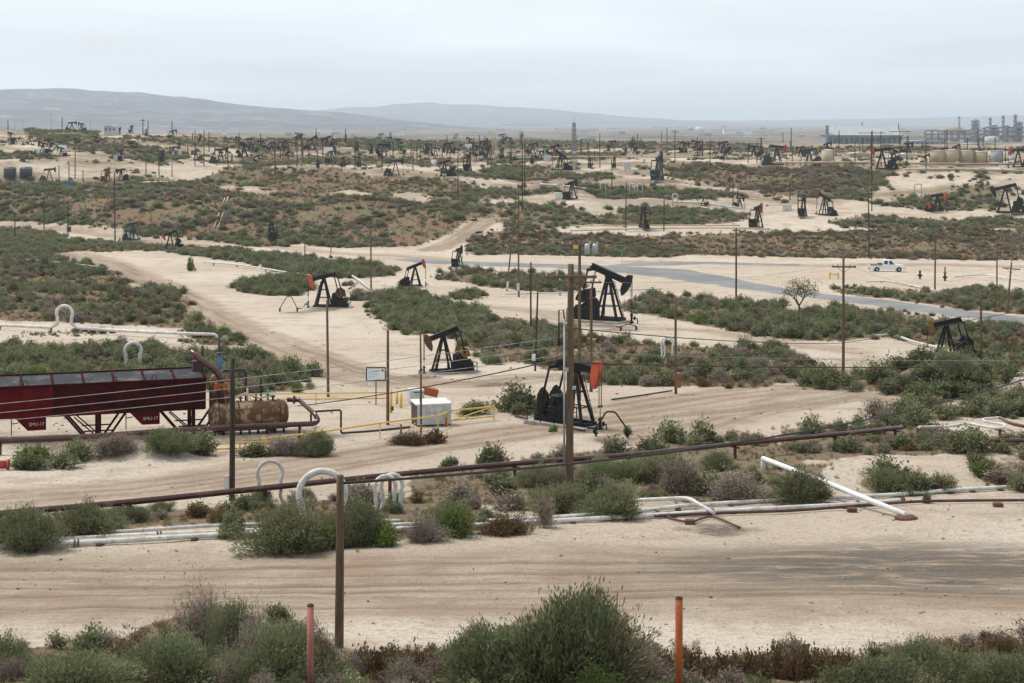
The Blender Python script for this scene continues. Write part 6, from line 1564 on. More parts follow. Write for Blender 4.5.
    CLEAR.append((O.x - 6, O.y + 1, 10.5, 1.8)); CLEAR.append((O.x + 2.5, O.y + 0.6, 2.6, 1.4))
red_unit()

def rails(name, label, posts, hts, rails_z, mat, cat='railing', pw=0.07, brace=False):
    p = [on(G(a, b).x, G(a, b).y) for a, b in posts]
    t = thing(name, label, cat, p[0])
    for q, h in zip(p, hts): MB().bar(q - p[0] - V3((0, 0, 0.2)), q - p[0] + V3((0, 0, h)), pw).build('post', mat, t)
    for a, b in zip(p[:-1], p[1:]):
        for z in rails_z: MB().bar(a - p[0] + V3((0, 0, z)), b - p[0] + V3((0, 0, z)), 0.075, 0.085).build('rail', mat, t)
        if brace: MB().bar(a - p[0] + V3((0, 0, 0.2)), b - p[0] + V3((0, 0, rails_z[-1])), 0.05).build('brace', mat, t); MB().bar(a - p[0] + V3((0, 0, rails_z[-1])), a.lerp(b, 0.5) - p[0] + V3((0, 0, 0.2)), 0.05).build('brace', mat, t)
    return t
rails('yellow_gate', 'yellow cross-braced gate right of the pale shed', [(448, 425), (494, 420)], [0.85, 0.95], [0.25, 0.85], 'paleyellow', 'gate', brace=True)
rails('yellow_railing', 'pale yellow railing running past the front of the pale shed', [(262, 456), (330, 446), (380, 438), (438, 430), (448, 426)], [0.9, 0.7, 0.9, 1.1, 0.85], [0.85], 'paleyellow')
rails('yellow_railing', 'yellow railing behind the rusty tank and the sign post', [(250, 406), (316, 405), (391, 404)], [0.8, 0.8, 1.0], [0.4, 0.78], 'paleyellow')
rails('yellow_railing', 'low yellow rail in front of the rusty tank', [(216, 452), (240, 451), (270, 450)], [0.5, 0.5, 0.5], [0.15, 0.45], 'paleyellow')
for i, (px, rw, top) in enumerate(((391, 413, 391), (401, 408, 394), (397, 404, 393))):
    g = G(px, rw); h = (rw - top) * g.y / F
    t = thing('yellow_bollard', ('yellow bollard with dark foot just right of the sign pole', 'yellow bollard halfway between sign and shed', 'yellow bollard behind the other two near the sign')[i], 'bollard', (g.x, g.y, gz(g.x, g.y)), 0, 'yellow bollards')
    MB().cyl((0, 0, -0.1), (0, 0, h), 0.09, 12).build('bollard_tube', 'yellow', t)
    MB().lathe([(0.09, 0), (0.06, 0.05), (0, 0.07)], 12, (0, 0, h)).build('cap', 'yellow', t)
    if i == 0: MB().box((0.1, -0.08, 0.3), (0.16, 0.12, 0.26)).build('foot_box', 'brownpaint', t)
for i, (px, rw) in enumerate(((401, 434), (421, 434), (446, 427))):
    g = G(px, rw); tag(MB().cyl((0, 0, -0.1), (0, 0, 0.55), 0.06, 8).cyl((0, 0, 0.5), (0, 0, 0.57), 0.07, 8).build('orange_post', 'rustpost', None, (g.x, g.y, gz(g.x, g.y))), '%s short orange post before the pale shed' % ('left', 'middle', 'right')[i], 'post', 'short orange posts')

def shed():
    g = G(431, 425); s = g.y / F
    t = thing('pale_shed', 'pale blue-white metal shed with dark brown left side', 'shed', (g.x, g.y, gz(g.x, g.y)), 0.28)
    W, D, H = 2.1, 1.6, 1.22; z0 = 0.16
    # front wall of separate sheets
    for i in range(4): MB().box((-W / 2 + (i + 0.5) * W / 4, -D / 2, z0 + H / 2), (W / 4 - 0.015, 0.05, H - 0.02)).build('wall_sheet', 'shedpaint', t)
    MB().box((W / 2, 0, z0 + H / 2), (0.05, D - 0.06, H)).build('side_wall', 'shedpaint', t)
    MB().box((0, D / 2, z0 + H / 2), (W, 0.05, H)).build('rear_wall', 'shedpaint', t)
    MB().box((-W / 2 + 0.02, 0, z0 + H / 2), (0.05, D - 0.06, H - 0.1)).build('side_opening', 'brownpaint', t)  # dark brown sheet stands for the shaded opening in the left side
    MB().box((0, 0, z0 + H + 0.04), (W + 0.14, D + 0.14, 0.09), Matrix.Rotation(0.03, 3, 'X'), bev=0.02).build('roof', 'shedroof', t)
    for x, y in ((-1, -1), (1, -1), (1, 1), (-1, 1)): MB().bar((x * (W / 2 - 0.08), y * (D / 2 - 0.08), -0.15), (x * (W / 2 - 0.08), y * (D / 2 - 0.08), z0 + 0.02), 0.1).build('foot', 'brownpaint', t)
    for i, (x, z, w) in enumerate(((-0.35, 0.95, 0.2), (-0.1, 0.97, 0.12), (0.12, 0.95, 0.22), (0.42, 0.96, 0.14), (0.1, 0.80, 0.3), (-0.5, 0.72, 0.12))):
        MB().box((x, -D / 2 - 0.028, z0 + z - 0.2), (w, 0.006, 0.07)).build('faded_mark', 'signink', t)
    CLEAR.append((g.x, g.y, 1.4, 1.2))
    g = G(421, 404)
    t = thing('open_bin', 'low grey bin with orange rusty lid behind the pale shed', 'bin', (g.x, g.y, gz(g.x, g.y)), 0.2)
    MB().box((-0.35, 0, 0.5), (1.0, 1.2, 1.1), bev=0.03).build('bin_body', 'shedpaint', t)
    MB().box((0.62, 0.1, 0.82), (1.0, 1.0, 0.5), Matrix.Rotation(0.25, 3, 'Y')).build('lid', 'rustpost', t)
    MB().bar((-0.6, -0.62, 0.9), (0.2, -0.62, 0.9), 0.05).build('handle', 'greydark', t)
shed()

def sign():
    g = G(376, 405); s = g.y / F
    t = thing('notice_sign', 'white notice board with black frame on a thin post', 'sign', (g.x, g.y, gz(g.x, g.y)), 0.04)
    H = (405 - 367) * s; w, h = 20 * s, 14 * s
    MB().bar((0, 0, -0.2), (0, 0, H - h), 0.07).build('post', 'cable', t)
    b = MB().box((0, -0.03, H - h / 2), (w, 0.05, h)).build('frame', 'cable', t)
    f = MB().box((0, -0.06, H - h / 2), (w - 0.16, 0.02, h - 0.16)).build('board', 'signwhite', t)
    for i in range(6):
        ww = (0.62, 0.7, 0.55, 0.7, 0.5, 0.35)[i] * (w - 0.2)
        MB().box((-(w - 0.25) / 2 + ww / 2 + 0.03, -0.073, H - 0.2 - 0.105 * i), (ww * (0.75 if i < 2 else 1), 0.004, 0.028)).build('print_line', 'signink', f)
    MB().lathe([(0, 0), (0.085, 0.001), (0.085, 0.006), (0, 0.006)], 16).xf(Matrix.Translation((w * 0.33, -0.072, H - 0.22)) @ Matrix.Rotation(math.pi / 2, 4, 'X')).build('round_emblem', 'navy', f)
    p = MB().box((-w * 0.27, -0.03, H - h - 0.18), (0.46, 0.03, 0.36)).build('small_plate', 'greywhite', t)
    MB().box((-w * 0.27, -0.048, H - h - 0.18), (0.38, 0.006, 0.28)).build('plate_face', 'signwhite', p)
sign()

def red_end():
    g = G(3, 470); t = thing('red_pipe_end', 'bright red pipe end at the left edge', 'pipe', (g.x, g.y, gz(g.x, g.y)), 0.1)
    MB().cyl((-1.5, 0, 0.3), (0.2, 0, 0.26), 0.2, 14).build('pipe_run', 'redpaint', t)
    MB().lathe([(0.2, 0.2), (0.27, 0.2), (0.27, 0.28), (0.12, 0.30)], 14, (0, 0, 0.26), 'x').build('flange', 'redpaint', t)
red_end()

# ------------------------------------------------------------------ pickup truck
def pickup():
    g = G(887, 271.5); s = g.y / F
    t = thing('pickup_truck', 'white pickup truck with extended cab parked on the dirt road', 'pickup truck', (g.x, g.y, gz(g.x, g.y)), -0.06)
    t.scale = (1.07, 1.07, 1.07)
    W = 1.95
    prof = [(-2.85, 0.62), (-2.85, 1.12), (-0.72, 1.16), (1.12, 1.16), (1.35, 1.20), (2.45, 1.10), (2.72, 0.98), (2.80, 0.62), (2.72, 0.42), (2.34, 0.40)]
    def wheelarch(cx, r=0.48): return [(cx + r * math.cos(a), 0.38 + r * math.sin(a)) for a in [math.radians(v) for v in (5, 40, 75, 105, 140, 175)]]
    prof += wheelarch(1.82) + [(1.30, 0.38), (-1.25, 0.40)] + wheelarch(-1.75) + [(-2.28, 0.46)]
    body = MB().prism(prof, -W / 2, W / 2).build('body', 'carpaint', t)
    cab = [(-0.74, 1.15), (-0.66, 1.86), (-0.48, 1.95), (0.55, 1.95), (0.74, 1.90), (1.38, 1.19)]
    c = MB(); n = len(cab)
    vs = [(x, -W / 2 + 0.06 + (z - 1.15) * 0.20, z) for x, z in cab] + [(x, W / 2 - 0.06 - (z - 1.15) * 0.20, z) for x, z in cab]
    c._add(vs, [tuple(range(n)), tuple(n + i for i in reversed(range(n)))] + [(i, n + i, n + (i + 1) % n, (i + 1) % n) for i in range(n)])
    cabo = c.build('cab', 'carpaint', t)
    for sd in (-1, 1):
        yy = lambda z: sd * (W / 2 - 0.06 - (z - 1.15) * 0.20 + 0.012)
        for nm, pts in (('side_window', [(0.22, 1.24), (1.04, 1.24), (0.62, 1.82), (0.22, 1.84)]), ('rear_window', [(-0.62, 1.26), (0.0, 1.26), (0.0, 1.84), (-0.56, 1.82)])):
            vv = [(x, yy(z), z) for x, z in pts]
            MB()._add(vv + [(x, y - sd * 0.03, z) for x, y, z in vv], [(0, 1, 2, 3), (7, 6, 5, 4), (0, 4, 5, 1), (1, 5, 6, 2), (2, 6, 7, 3), (3, 7, 4, 0)]).build(nm, 'carglass', cabo)
        d = MB().box((0.62, sd * (W / 2 + 0.004), 0.82), (0.98, 0.012, 0.6)).build('door', 'carpaint', body)
        MB().box((0.28, sd * (W / 2 + 0.025), 0.98), (0.16, 0.03, 0.04)).build('door_handle', 'greydark', body)
        MB().box((1.12, sd * (W / 2 + 0.1), 1.26), (0.12, 0.2, 0.16), bev=0.03).build('mirror', 'carpaint', t)
        MB().box((2.70, sd * 0.72, 0.92), (0.16, 0.36, 0.18)).build('headlight', 'signwhite', t)
        MB().box((-2.86, sd * 0.86, 0.92), (0.05, 0.16, 0.34)).build('tail_light', 'tail', t)
        for x in (1.82, -1.75):
            w = MB().lathe([(0.22, -0.12), (0.36, -0.12), (0.39, -0.06), (0.39, 0.06), (0.36, 0.12), (0.22, 0.12)], 22).xf(Matrix.Rotation(math.pi / 2, 4, 'X')).build('wheel', 'tyre', t, (x, sd * (W / 2 - 0.13), 0.38))
            MB().lathe([(0, -0.10), (0.1, -0.1), (0.23, -0.08), (0.23, 0.08), (0.1, 0.1), (0, 0.1)], 16).xf(Matrix.Rotation(math.pi / 2, 4, 'X')).build('rim', 'galv', w)
    MB()._add([(1.30, -0.78, 1.25), (1.30, 0.78, 1.25), (0.79, 0.70, 1.78), (0.79, -0.70, 1.78), (1.36, -0.78, 1.25), (1.36, 0.78, 1.25), (0.85, 0.70, 1.78), (0.85, -0.70, 1.78)], [(0, 1, 2, 3), (7, 6, 5, 4), (0, 4, 5, 1), (1, 5, 6, 2), (2, 6, 7, 3), (3, 7, 4, 0)]).build('windscreen', 'carglass', cabo)
    MB().box((-1.8, 0, 1.14), (1.95, W - 0.16, 0.07)).build('bed', 'darkbuild', t)
    MB().box((-1.8, -W / 2 - 0.004, 1.04), (2.0, 0.02, 0.07)).build('bed_rail', 'greydark', t)
    for sx in (2.80, -2.90): MB().box((sx, 0, 0.52), (0.14, W - 0.1, 0.2), bev=0.03).build('bumper', 'greydark', t)
    MB().box((-1.15, 0, 1.28), (0.55, W - 0.3, 0.26)).build('tool_box', 'greydark', t)
    CLEAR.append((g.x, g.y, 3.5, 1.8))
pickup()

# ------------------------------------------------------------------ bare tree by the road
def tree(px, rw, top, wpx, label, seed, leaves=1500, name='bare_tree', ll=0.16, foliage='leaftree'):
    g = G(px, rw); s = g.y / F; H = (rw - top) * s; Wd = wpx * s
    t = thing(name, label, 'tree', (g.x, g.y, gz(g.x, g.y)), 0)
    rr = random.Random(seed); tr = MB(); tips = []
    def limb(p, d, L, r, lev):
        pts = [p]; q = p.copy(); dd = d.copy()
        for i in range(4):
            dd = (dd + V3((rr.uniform(-.16, .16), rr.uniform(-.16, .16), rr.uniform(-0.02, .12)))).normalized(); q = q + dd * (L / 4); pts.append(q.copy())
        tr.tube(pts, [r * (1 - 0.14 * i) for i in range(5)], 6 if lev < 2 else 4, cap=False)
        if lev >= 4: tips.append((pts[2], pts[4])); return
        for k in range(rr.choice((2, 3, 3))):
            a = rr.uniform(0, 6.28); sp = rr.uniform(0.7, 1.4)
            nd = (dd + V3((math.cos(a) * sp, math.sin(a) * sp, rr.uniform(-0.25, 0.35)))).normalized()
            limb(pts[rr.choice((2, 3, 4, 4))], nd, L * rr.uniform(0.6, 0.82), r * 0.52, lev + 1)
    for k in range(4): 
        a = k * 1.57 + 0.5; limb(V3((0, 0, H * 0.30)), V3((math.cos(a) * Wd / H * 0.75, math.sin(a) * 0.7, 0.85)).normalized(), H * 0.30, 0.1, 1)
    tr.tube([(0, 0, -0.3), (0.05, 0, H * 0.15), (0, 0, H * 0.32)], [0.17, 0.13, 0.11], 8)
    tr.build('trunk', 'bark', t)
    g_ = np.random.default_rng(seed); n = leaves
    A = np.array([list(a) for a, b in tips]); Bq = np.array([list(b) for a, b in tips]); k = g_.integers(0, len(tips), n)
    P = A[k] + (Bq[k] - A[k]) * g_.uniform(0.2, 1.15, n)[:, None] + g_.normal(0, 0.28, (n, 3))
    d = g_.normal(0, 1, (n, 3)); d /= np.linalg.norm(d, axis=1)[:, None]; w = np.cross(d, g_.normal(0, 1, (n, 3))); w /= np.linalg.norm(w, axis=1)[:, None]
    v = np.stack([P - d * ll * .5, P + w * ll * .25, P + d * ll * .5, P - w * ll * .25], 1).reshape(-1, 3)
    me = np_mesh('crown', v, np.arange(4 * n).reshape(n, 4), g_.uniform(0, 1, n), foliage)
    o = bpy.data.objects.new('crown', me); COL.objects.link(o); o.parent = t
tree(799, 318, 277, 46, 'sparse grey-green tree standing alone beside the grey road', 3, 850, ll=0.24)

# small gear on the pads
def small(name, label, cat, px, rw, fn, group=None, rz=0.0):
    g = G(px, rw); t = thing(name, label, cat, (g.x, g.y, gz(g.x, g.y)), rz, group); fn(t, g.y / F); return t
def f_cabinet(w, d, h, mat, door=True):
    def f(t, s):
        b = MB().box((0, 0, h / 2), (w, d, h), bev=0.04).build('cabinet_body', mat, t)
        MB().box((0, -d / 2 - 0.012, h / 2), (w * 0.8, 0.02, h * 0.8)).build('cabinet_door', mat, b)
        MB().box((0, 0, h + 0.03), (w * 1.06, d * 1.06, 0.06)).build('cabinet_top', mat, t)
    return f
small('white_cabinet', 'small white cabinet left of the dark pumpjack on the central terrace', 'cabinet', 558, 199, f_cabinet(1.8, 1.2, 1.7, 'white'))
small('grey_cabinet', 'grey cabinet on legs left of the two pumpjacks side by side', 'cabinet', 787, 211, f_cabinet(2.4, 1.2, 1.6, 'greywhite'))
small('yellow_barrier', 'yellow barrier frame left of the truck', 'barrier', 834, 279, lambda t, s: [MB().bar((x, 0, -0.1), (x, 0, 1.1), 0.3, 0.25).build('barrier_leg', 'paleyellow', t) for x in (-0.7, 0.7)] + [MB().bar((-0.8, 0, 0.9), (0.8, 0, 0.7), 0.1, 0.2).build('barrier_rail', 'paleyellow', t)])
def f_valve(t, s):
    MB().cyl((0, 0, -0.1), (0, 0, 1.3), 0.16, 10).build('riser', 'black', t)
    v = MB().box((0, 0, 0.6), (0.7, 0.3, 0.3), bev=0.05).build('valve_body', 'black', t)
    MB().lathe([(0.05, 0), (0.35, 0.02), (0.35, 0.08), (0.05, 0.1)], 12, (0, 0, 1.3)).build('hand_wheel', 'rust', v)
small('wellhead_valve', 'dark wellhead valve standing on the sand right of the truck', 'valve', 920, 279, f_valve)
small('wellhead_valve', 'taller wellhead valve by the pole right of the truck', 'valve', 945, 281, lambda t, s: (f_valve(t, s), MB().cyl((0, 0, 1.3), (0, 0, 2.3), 0.1, 8).build('stem', 'black', t)))
small('street_sign', 'small green road sign on a thin post at the road fork', 'sign', 622, 264, lambda t, s: (MB().bar((0, 0, -0.1), (0, 0, 2.3), 0.09).build('post', 'galv', t), MB().box((0, -0.06, 2.4), (0.7, 0.04, 0.4)).build('plate', 'teal', t)))
for i, px in enumerate((10, 26)):
    def f(t, s):
        r = 6.2 * s
        b = MB().lathe([(0, 0), (r, 0), (r, 9 * s), (r * 0.8, 10 * s), (0, 10.5 * s)], 20).build('tank_shell', 'greydark', t)
        MB().lathe([(r * 1.01, 8.6 * s), (r * 1.03, 8.6 * s), (r * 1.03, 9 * s), (r * 1.01, 9 * s)], 20).build('rim_band', 'galv', b)
        MB().bar((r * 1.06, -0.3, 0), (r * 1.06, -0.3, 9 * s), 0.2).build('ladder', 'galv', t)
    small('grey_tank', '%s of two round grey tanks on the left plateau' % ('left', 'right')[i], 'tank', px, 177, f, 'grey plateau tanks')
small('blue_cabinet', 'pale blue cabinet at the edge of the left plateau', 'cabinet', 69, 187, f_cabinet(2.2, 1.5, 1.5, 'blue'))

# ------------------------------------------------------------------ tanks, sheds and plant in the distance
def tank(px, rw, top, w, mat, label, group, flat=True, Y=None):
    g = G(px, rw) if Y is None else at(px, rw, Y); s = g.y / F; r = w * s / 2; h = (rw - top) * s
    t = thing('storage_tank', label, 'tank', (g.x, g.y, gz(g.x, g.y) if Y is None else g.z), 0, group)
    if Y is not None: h += 1.0; t.location.z -= 1.0
    b = MB().lathe([(0, -0.5), (r, -0.5), (r, h * 0.92), (r * 0.5, h * 0.97), (0, h)], 24).build('tank_shell', mat, t)
    MB().lathe([(r * 1.0, h * 0.9), (r * 1.015, h * 0.9), (r * 1.015, h * 0.93), (r, h * 0.93)], 24).build('roof_ring', mat, t)
    MB().bar((r * 0.7, -r * 0.74, 0), (r * 0.7, -r * 0.74, h * 0.92), 0.35, 0.12).build('ladder', 'steelgrey', t)
    return t
tank(828, 165, 149, 13, 'cream', 'single cream tank on the right plateau', None)
for i, (px, top, w) in enumerate(((938, 150, 18), (952, 149, 17), (966, 150, 18), (980, 151, 15))):
    tank(px, 164, top, w, 'tan', '%s tan tank from the left in the row on the right plateau' % _o2[i], 'tan plateau tanks')
tank(997, 163, 150, 12, 'greybuild', 'pale grey tank right of the tan tank row', None)
def block(px0, px1, rw, top, mat, roof, label, cat, Y, D=None, group=None, name='far_building', win=0, open_side=False):
    a, b = at(px0, rw, Y), at(px1, rw, Y); w = b.x - a.x; s = Y / F; h = (rw - top) * s; D = D or w * 0.4
    zg = min(gz(a.x, Y), gz(b.x, Y)); z0 = a.z
    t = thing(name, label, cat, ((a.x + b.x) / 2, Y, z0), 0, group)
    drop = z0 - zg + 0.5 if z0 > zg else 0.5
    MB().box((0, D / 2, (h * 0.80 - drop) / 2), (w, D, h * 0.80 + drop)).build('wall', mat, t)
    MB().prism([(-w / 2 - s * .3, h * 0.801), (w / 2 + s * .3, h * 0.801), (w / 2 + s * .3, h * 0.86), (0, h), (-w / 2 - s * .3, h * 0.86)], -0.3, D + 0.3).build('roof', roof, t)
    if open_side:
        n = 12
        for i in range(n): MB().box((-w / 2 + (i + 0.5) * w / n, -0.2, h * 0.22), (w / n * 0.85, 0.3, h * 0.42)).build('bay_opening', 'darkbuild', t)
    for i in range(win):
        MB().box((-w / 2 + (i + 0.5) * w / win, -0.15, h * 0.42), (w / win * 0.4, 0.25, h * 0.25)).build('window', 'darkbuild', t)
    return t
M['shedfar'] = worn('grey_sheet_roof', (0.33, 0.35, 0.35), (0.28, 0.30, 0.31), 0.1, rough=0.8, bump=0)
def long_shed():
    Y = 1700; a, b = at(828, 143.5, Y), at(903, 143.5, Y); w = b.x - a.x; s = Y / F
    t = thing('long_shed', 'very long grey industrial shed with pale roof beyond the right plateau', 'building', ((a.x + b.x) / 2, Y, a.z), 0)
    MB().box((0, 22, 1.0), (w, 40, 13.0)).build('wall', 'greybuild', t)
    MB().prism([(-w / 2 - 1, 7.6), (w / 2 + 1, 7.6), (w / 2 + 1, 8.2), (-w / 2 - 1, 8.2)], 0.5, 42).xf(Matrix.Identity(4)).build('eaves', 'darkbuild', t)
    n = 14
    for i in range(n):
        x = -w / 2 + (i + 0.5) * w / n
        MB()._add([(x - w / n * .49, 0.8, 8.3), (x + w / n * .49, 0.8, 8.3), (x + w / n * .49, 30, 17), (x - w / n * .49, 30, 17), (x - w / n * .49, 0.8, 8.0), (x + w / n * .49, 0.8, 8.0), (x + w / n * .49, 30, 16.4), (x - w / n * .49, 30, 16.4)], [(0, 1, 2, 3), (7, 6, 5, 4), (0, 4, 5, 1), (1, 5, 6, 2), (2, 6, 7, 3), (3, 7, 4, 0)]).build('roof_sheet', 'shedfar', t)
        MB().box((x, 1.9, 2.0), (w / n * 0.8, 0.5, 8)).build('bay_opening', 'darkbuild', t)
    MB().box((-w / 2, 6, 8), (2.5, 6, 20)).build('end_tower', 'steelgrey', t)
long_shed()
block(790, 816, 150, 143.5, 'palebuild', 'greybuild', 'pale low shed left of the long grey shed', 'building', 1500, win=5)
block(850, 872, 163, 152, 'tan', 'cream', 'tan flat-roofed block between the cream tank and crossarm poles', 'building', 640, D=8, win=4)
block(900, 914, 163, 153, 'cream', 'palebuild', 'cream block right of the paired crossarm poles', 'building', 640, D=7, win=3)
block(104, 116, 132.5, 125, 'palebuild', 'palebuild', 'white building on the left skyline', 'building', 730, D=5, win=3)
g3 = random.Random(21); _t = []
for i in range(64):
    px = g3.uniform(195, 940); rw = g3.choice((128, 129, 130, 131, 133, 135, 136.5)) + g3.uniform(-0.4, 0.4)
    Y = F * 24.2 / (rw - HOR) if rw > 132 else F * 29.5 / (rw - HOR)
    w = g3.uniform(2.5, 9) * (1.6 if rw < 131 else 1); _t.append((px, rw, w, g3.uniform(1.0, 2.6), Y))
_t.sort()
for a, b, w in ((195, 320, 'before the lilac hill'), (320, 440, 'behind the dark cluster'), (440, 560, 'beyond the round brown hill'), (560, 680, 'behind the lattice tower'), (680, 800, 'behind the right terrace poles'), (800, 945, 'around the long grey shed')):
    for i, (px, rw, wd, h, Y) in enumerate([q for q in _t if a <= q[0] < b]):
        block(px - wd / 2, px + wd / 2, rw, rw - h, ('palebuild', 'cream', 'white', 'greybuild')[i % 4], ('palebuild', 'white', 'greybuild')[i % 3], '%s tiny building from left on the far plain %s' % (_o2[i], w), 'building', Y, group='tiny buildings on the plain ' + w, win=3)
tank(700, 131, 126.5, 9, 'white', 'white dome-topped tank far out on the plain', None, Y=4200)
tank(690, 130, 127, 6, 'palebuild', 'smaller pale tank left of the white one on the plain', None, Y=4400)
block(724, 752, 131, 128.4, 'white', 'white', 'long white warehouse far out on the plain', 'building', 4000, win=9)
block(515, 542, 143, 137.5, 'cream', 'tan', 'yellowish low building beyond the pale derrick', 'building', 1250, D=12, win=6)
block(580, 596, 142, 137, 'palebuild', 'palebuild', 'pale shed right of the lattice tower', 'building', 1350, D=12, win=4)

_g6 = random.Random(31)
for where, zone, k in (('on the left plateau', (40, 240, 150, 182), 5), ('among the pumpjacks behind the brown hill', (250, 470, 146, 168), 6), ('on the central plateau', (480, 700, 150, 170), 6), ('on the right plateau', (770, 1015, 157, 170), 5)):
    for i, px in enumerate(sorted(_g6.uniform(zone[0], zone[1]) for _ in range(k))):
        rw = _g6.uniform(zone[2], zone[3])
        if _g6.random() < 0.5: small('pale_cabinet', '%s small pale cabinet or tank from left %s' % (_o2[i], where), 'cabinet', px, rw, f_cabinet(_g6.uniform(2, 4), 1.6, _g6.uniform(1.2, 2.2), _g6.choice(('palebuild', 'cream', 'white'))), 'small pale cabinets ' + where)
        else: tank(px, rw, rw - _g6.uniform(3, 5), _g6.uniform(3, 6), _g6.choice(('cream', 'palebuild', 'tan')), '%s small pale cabinet or tank from left %s' % (_o2[i], where), 'small pale tanks ' + where)
def lattice(px, rw, top, w0, w1, mat, label, cat, Y=None, levels=9, name='lattice_tower'):
    g = G(px, rw); s = g.y / F; H = (rw - top) * s; a, b = w0 * s / 2, w1 * s / 2
    t = thing(name, label, cat, (g.x, g.y, gz(g.x, g.y)), 0.4)
    th = max(0.16, 0.42 * s)
    for x, y in ((-1, -1), (1, -1), (1, 1), (-1, 1)): MB().bar((x * a, y * a, -0.3), (x * b, y * b, H), th).build('leg', mat, t)
    for k in range(levels):
        f0, f1 = k / levels, (k + 1) / levels; r0, r1 = a + (b - a) * f0, a + (b - a) * f1
        for (x0, y0), (x1, y1) in (((-1, -1), (1, -1)), ((1, -1), (1, 1)), ((1, 1), (-1, 1)), ((-1, 1), (-1, -1))):
            MB().bar((x0 * r0, y0 * r0, H * f0), (x1 * r1, y1 * r1, H * f1), th * 0.55).build('brace', mat, t)
    MB().box((0, 0, H), (b * 2.6, b * 2.6, th)).build('crown_block', mat, t)
    MB().bar((0, 0, H), (0, 0, H + 2.0), th * 0.5).build('antenna', mat, t)
lattice(574, 167, 123, 5, 2.2, 'steelgrey', 'tall dark lattice tower in the middle of the plateau', 'tower')
lattice(494, 160, 137, 7, 2.5, 'cream', 'pale yellow derrick right of the round brown hill', 'derrick', name='derrick')

def refinery():
    Y0 = 1850
    def col(px, rw, top, w, mat, label, Y, plats=4, taper=1.0):
        p = at(px, rw, Y); s = Y / F; r = w * s / 2; h = (rw - top) * s
        t = thing('process_column', label, 'tower', (p.x, p.y, p.z - 3), 0, 'refinery columns')
        MB().lathe([(0, 0), (r, 0), (r * taper, h + 3 - r), (r * 0.5 * taper, h + 3), (0, h + 3.2)], 16).build('column_shell', mat, t)
        for k in range(plats):
            z = (h + 3) * (0.3 + 0.6 * k / max(1, plats - 1))
            MB().lathe([(r, 0), (r + 0.9, 0), (r + 0.9, 0.3), (r + 0.9, 1.2), (r + 0.8, 1.2), (r + 0.8, 0.3), (r, 0.3)], 12, (0, 0, z)).build('platform', 'steelgrey', t)
        MB().bar((r + 0.4, -r * 0.5, 0), (r + 0.4, -r * 0.5, h + 2), 0.4).build('ladder', 'steelgrey', t)
    for i, (px, top, w, m, tp) in enumerate(((975, 119, 7, 'greybuild', 1.0), (984, 127, 2.2, 'palebuild', 1), (990, 117, 1.6, 'greybuild', 1), (994, 124, 4.5, 'palebuild', 1), (1003, 115, 1.8, 'greybuild', 1), (1007, 125, 3.5, 'steelgrey', 1), (1015, 114, 2.6, 'greybuild', 1), (1019, 121, 5.5, 'greybuild', 1), (1027, 117, 2.2, 'steelgrey', 1))):  # lighter greys and pale tones stand in for haze over the columns
        col(px, 141, top, w, m, '%s refinery column from the left at the right edge' % _o2[i], Y0 + 12 * (i % 4), 5)
    col(959, 137, 116, 1.3, 'steelgrey', 'slender stack rising over the refinery dome roofs', 2150, 2, 0.7)
    col(862, 135, 122, 1.0, 'greybuild', 'slender stack behind the long grey shed', 2400, 2, 0.7)
    for i, (px, rw, top, w, m) in enumerate(((951, 133, 127, 20, 'cream'), (968, 133, 128, 13, 'palebuild'), (992, 142, 136, 14, 'palebuild'))):
        tank(px, rw, top, w, m, ('broad buff dome-roofed tank left of the refinery columns', 'pale tank between the buff dome and the refinery columns', 'low white tank at the foot of the refinery columns')[i], 'refinery tanks', Y=2150 if i < 2 else 1800)
    def rack(px0, px1, rw, top, label, Y, bays):
        a, b = at(px0, rw, Y), at(px1, rw, Y); s = Y / F; w = b.x - a.x; h = (rw - top) * s
        t = thing('pipe_rack', label, 'pipe rack', (a.x, Y, a.z - 2), 0, 'refinery pipe racks')
        for k in range(bays + 1):
            for y in (0, 6): MB().bar((w * k / bays, y, 0), (w * k / bays, y, h + 2), 0.9).build('column', 'steelgrey', t)
        for j in range(3):
            z = 2 + h * (j + 1) / 3
            MB().box((w / 2, 3, z), (w, 6.4, 0.7)).build('deck', 'steelgrey', t)
            for y in (0.5, 2.5, 4.5): MB().cyl((0, y, z + 0.9), (w, y, z + 0.9), 0.5, 8).build('pipe_run', 'palebuild' if y == 2.5 else 'greybuild', t)
        for k in range(0, bays, 2): MB().box((w * (k + 0.5) / bays, 3, 2 + h * 0.2), (w / bays * 0.7, 5, h * 0.34)).build('vessel', 'greybuild', t)
    rack(926, 992, 143, 131, 'wide dark pipe rack left of the refinery columns', 1900, 10)
    rack(985, 1040, 141, 128, 'tall pipe rack among the refinery columns', 1880, 8)
    block(905, 945, 146, 140, 'greybuild', 'palebuild', 'grey low building before the refinery pipe rack', 'building', 1500, win=8)
    block(962, 985, 147, 143, 'palebuild', 'white', 'white low shed before the refinery pipe rack', 'building', 1400, win=5)
refinery()
for i, (px, rw, top, w) in enumerate(((631, 149, 139, 14), (640, 149, 141, 9))):
    g = G(px, rw); s = g.y / F
    t = thing('dark_tree', ('larger', 'smaller')[i] + ' dark round tree on the far flats right of the lattice tower', 'tree', (g.x, g.y, gz(g.x, g.y)))
    MB().tube([(0, 0, -0.3), (0, 0, 4 * s)], [0.35, 0.2], 6).build('trunk', 'bark', t)
    o = bpy.data.objects.new('crown', SH['green']['mid'][i][0]); COL.objects.link(o); o.parent = t; o.scale = (w * s, w * s, (rw - top) * s * 1.3); o.location = (0, 0, 1.2)

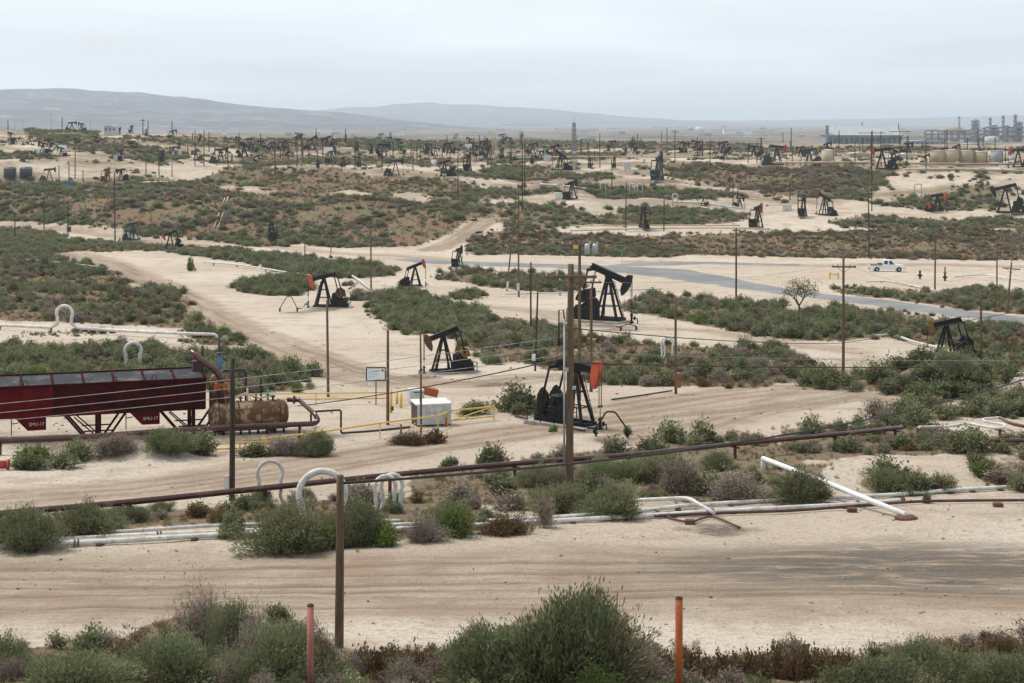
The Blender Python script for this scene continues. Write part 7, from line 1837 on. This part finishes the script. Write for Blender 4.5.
# ------------------------------------------------------------------ loose stones on the sand near the camera
def stones():
    ico = [(0, 0, 1), (.894, 0, .447), (.276, .851, .447), (-.724, .526, .447), (-.724, -.526, .447), (.276, -.851, .447), (.724, .526, -.447), (-.276, .851, -.447), (-.894, 0, -.447), (-.276, -.851, -.447), (.724, -.526, -.447), (0, 0, -1)]
    tri = [(0, 1, 2), (0, 2, 3), (0, 3, 4), (0, 4, 5), (0, 5, 1), (1, 6, 2), (2, 7, 3), (3, 8, 4), (4, 9, 5), (5, 10, 1), (6, 7, 2), (7, 8, 3), (8, 9, 4), (9, 10, 5), (10, 6, 1), (11, 7, 6), (11, 8, 7), (11, 9, 8), (11, 10, 9), (11, 6, 10)]
    I = np.array(ico); T = np.array(tri); n = 9000
    y = np.exp(NR.uniform(math.log(36), math.log(190), n)); x = NR.uniform(-0.34, 0.34, n) * y
    cl = fbm(x, y, 6, 3, 91); m = NR.uniform(0, 1, n) < 0.25 + 1.6 * np.clip(cl, 0, 1); x, y = x[m], y[m]; n = len(x)
    r = (0.014 + 0.045 * NR.random(n) ** 5) * np.clip(y / 55, 0.8, 2.2)
    z = terr(x, y)
    V = I[None] * NR.uniform(0.6, 1.3, (n, 12, 1)) * r[:, None, None] * np.stack([NR.uniform(0.8, 1.5, n), NR.uniform(0.8, 1.3, n), NR.uniform(0.5, 0.9, n)], 1)[:, None]
    V = V + np.stack([x, y, z + r * 0.2], 1)[:, None]
    Q = (T[None] + (np.arange(n) * 12)[:, None, None]).reshape(-1, 3)
    me = np_mesh('loose_stones', V.reshape(-1, 3), Q, np.repeat(NR.random(n), 20), 'stone')
    o = bpy.data.objects.new('loose_stones', me); COL.objects.link(o); tag(o, 'small loose stones and clods strewn on the sand', 'stones', kind='stuff')
def stone_mat():
    m, n, l, out = new_mat('stone')
    a = n.new('ShaderNodeAttribute'); a.attribute_name = 'tone'
    d = n.new('ShaderNodeBsdfDiffuse'); l.new(mixc(n, l, a.outputs['Fac'], (0.17, 0.135, 0.10), (0.42, 0.345, 0.265)), d.inputs['Color']); l.new(d.outputs[0], out.inputs['Surface']); return m
M['stone'] = stone_mat()
stones()
finish_shrubs()
haze()
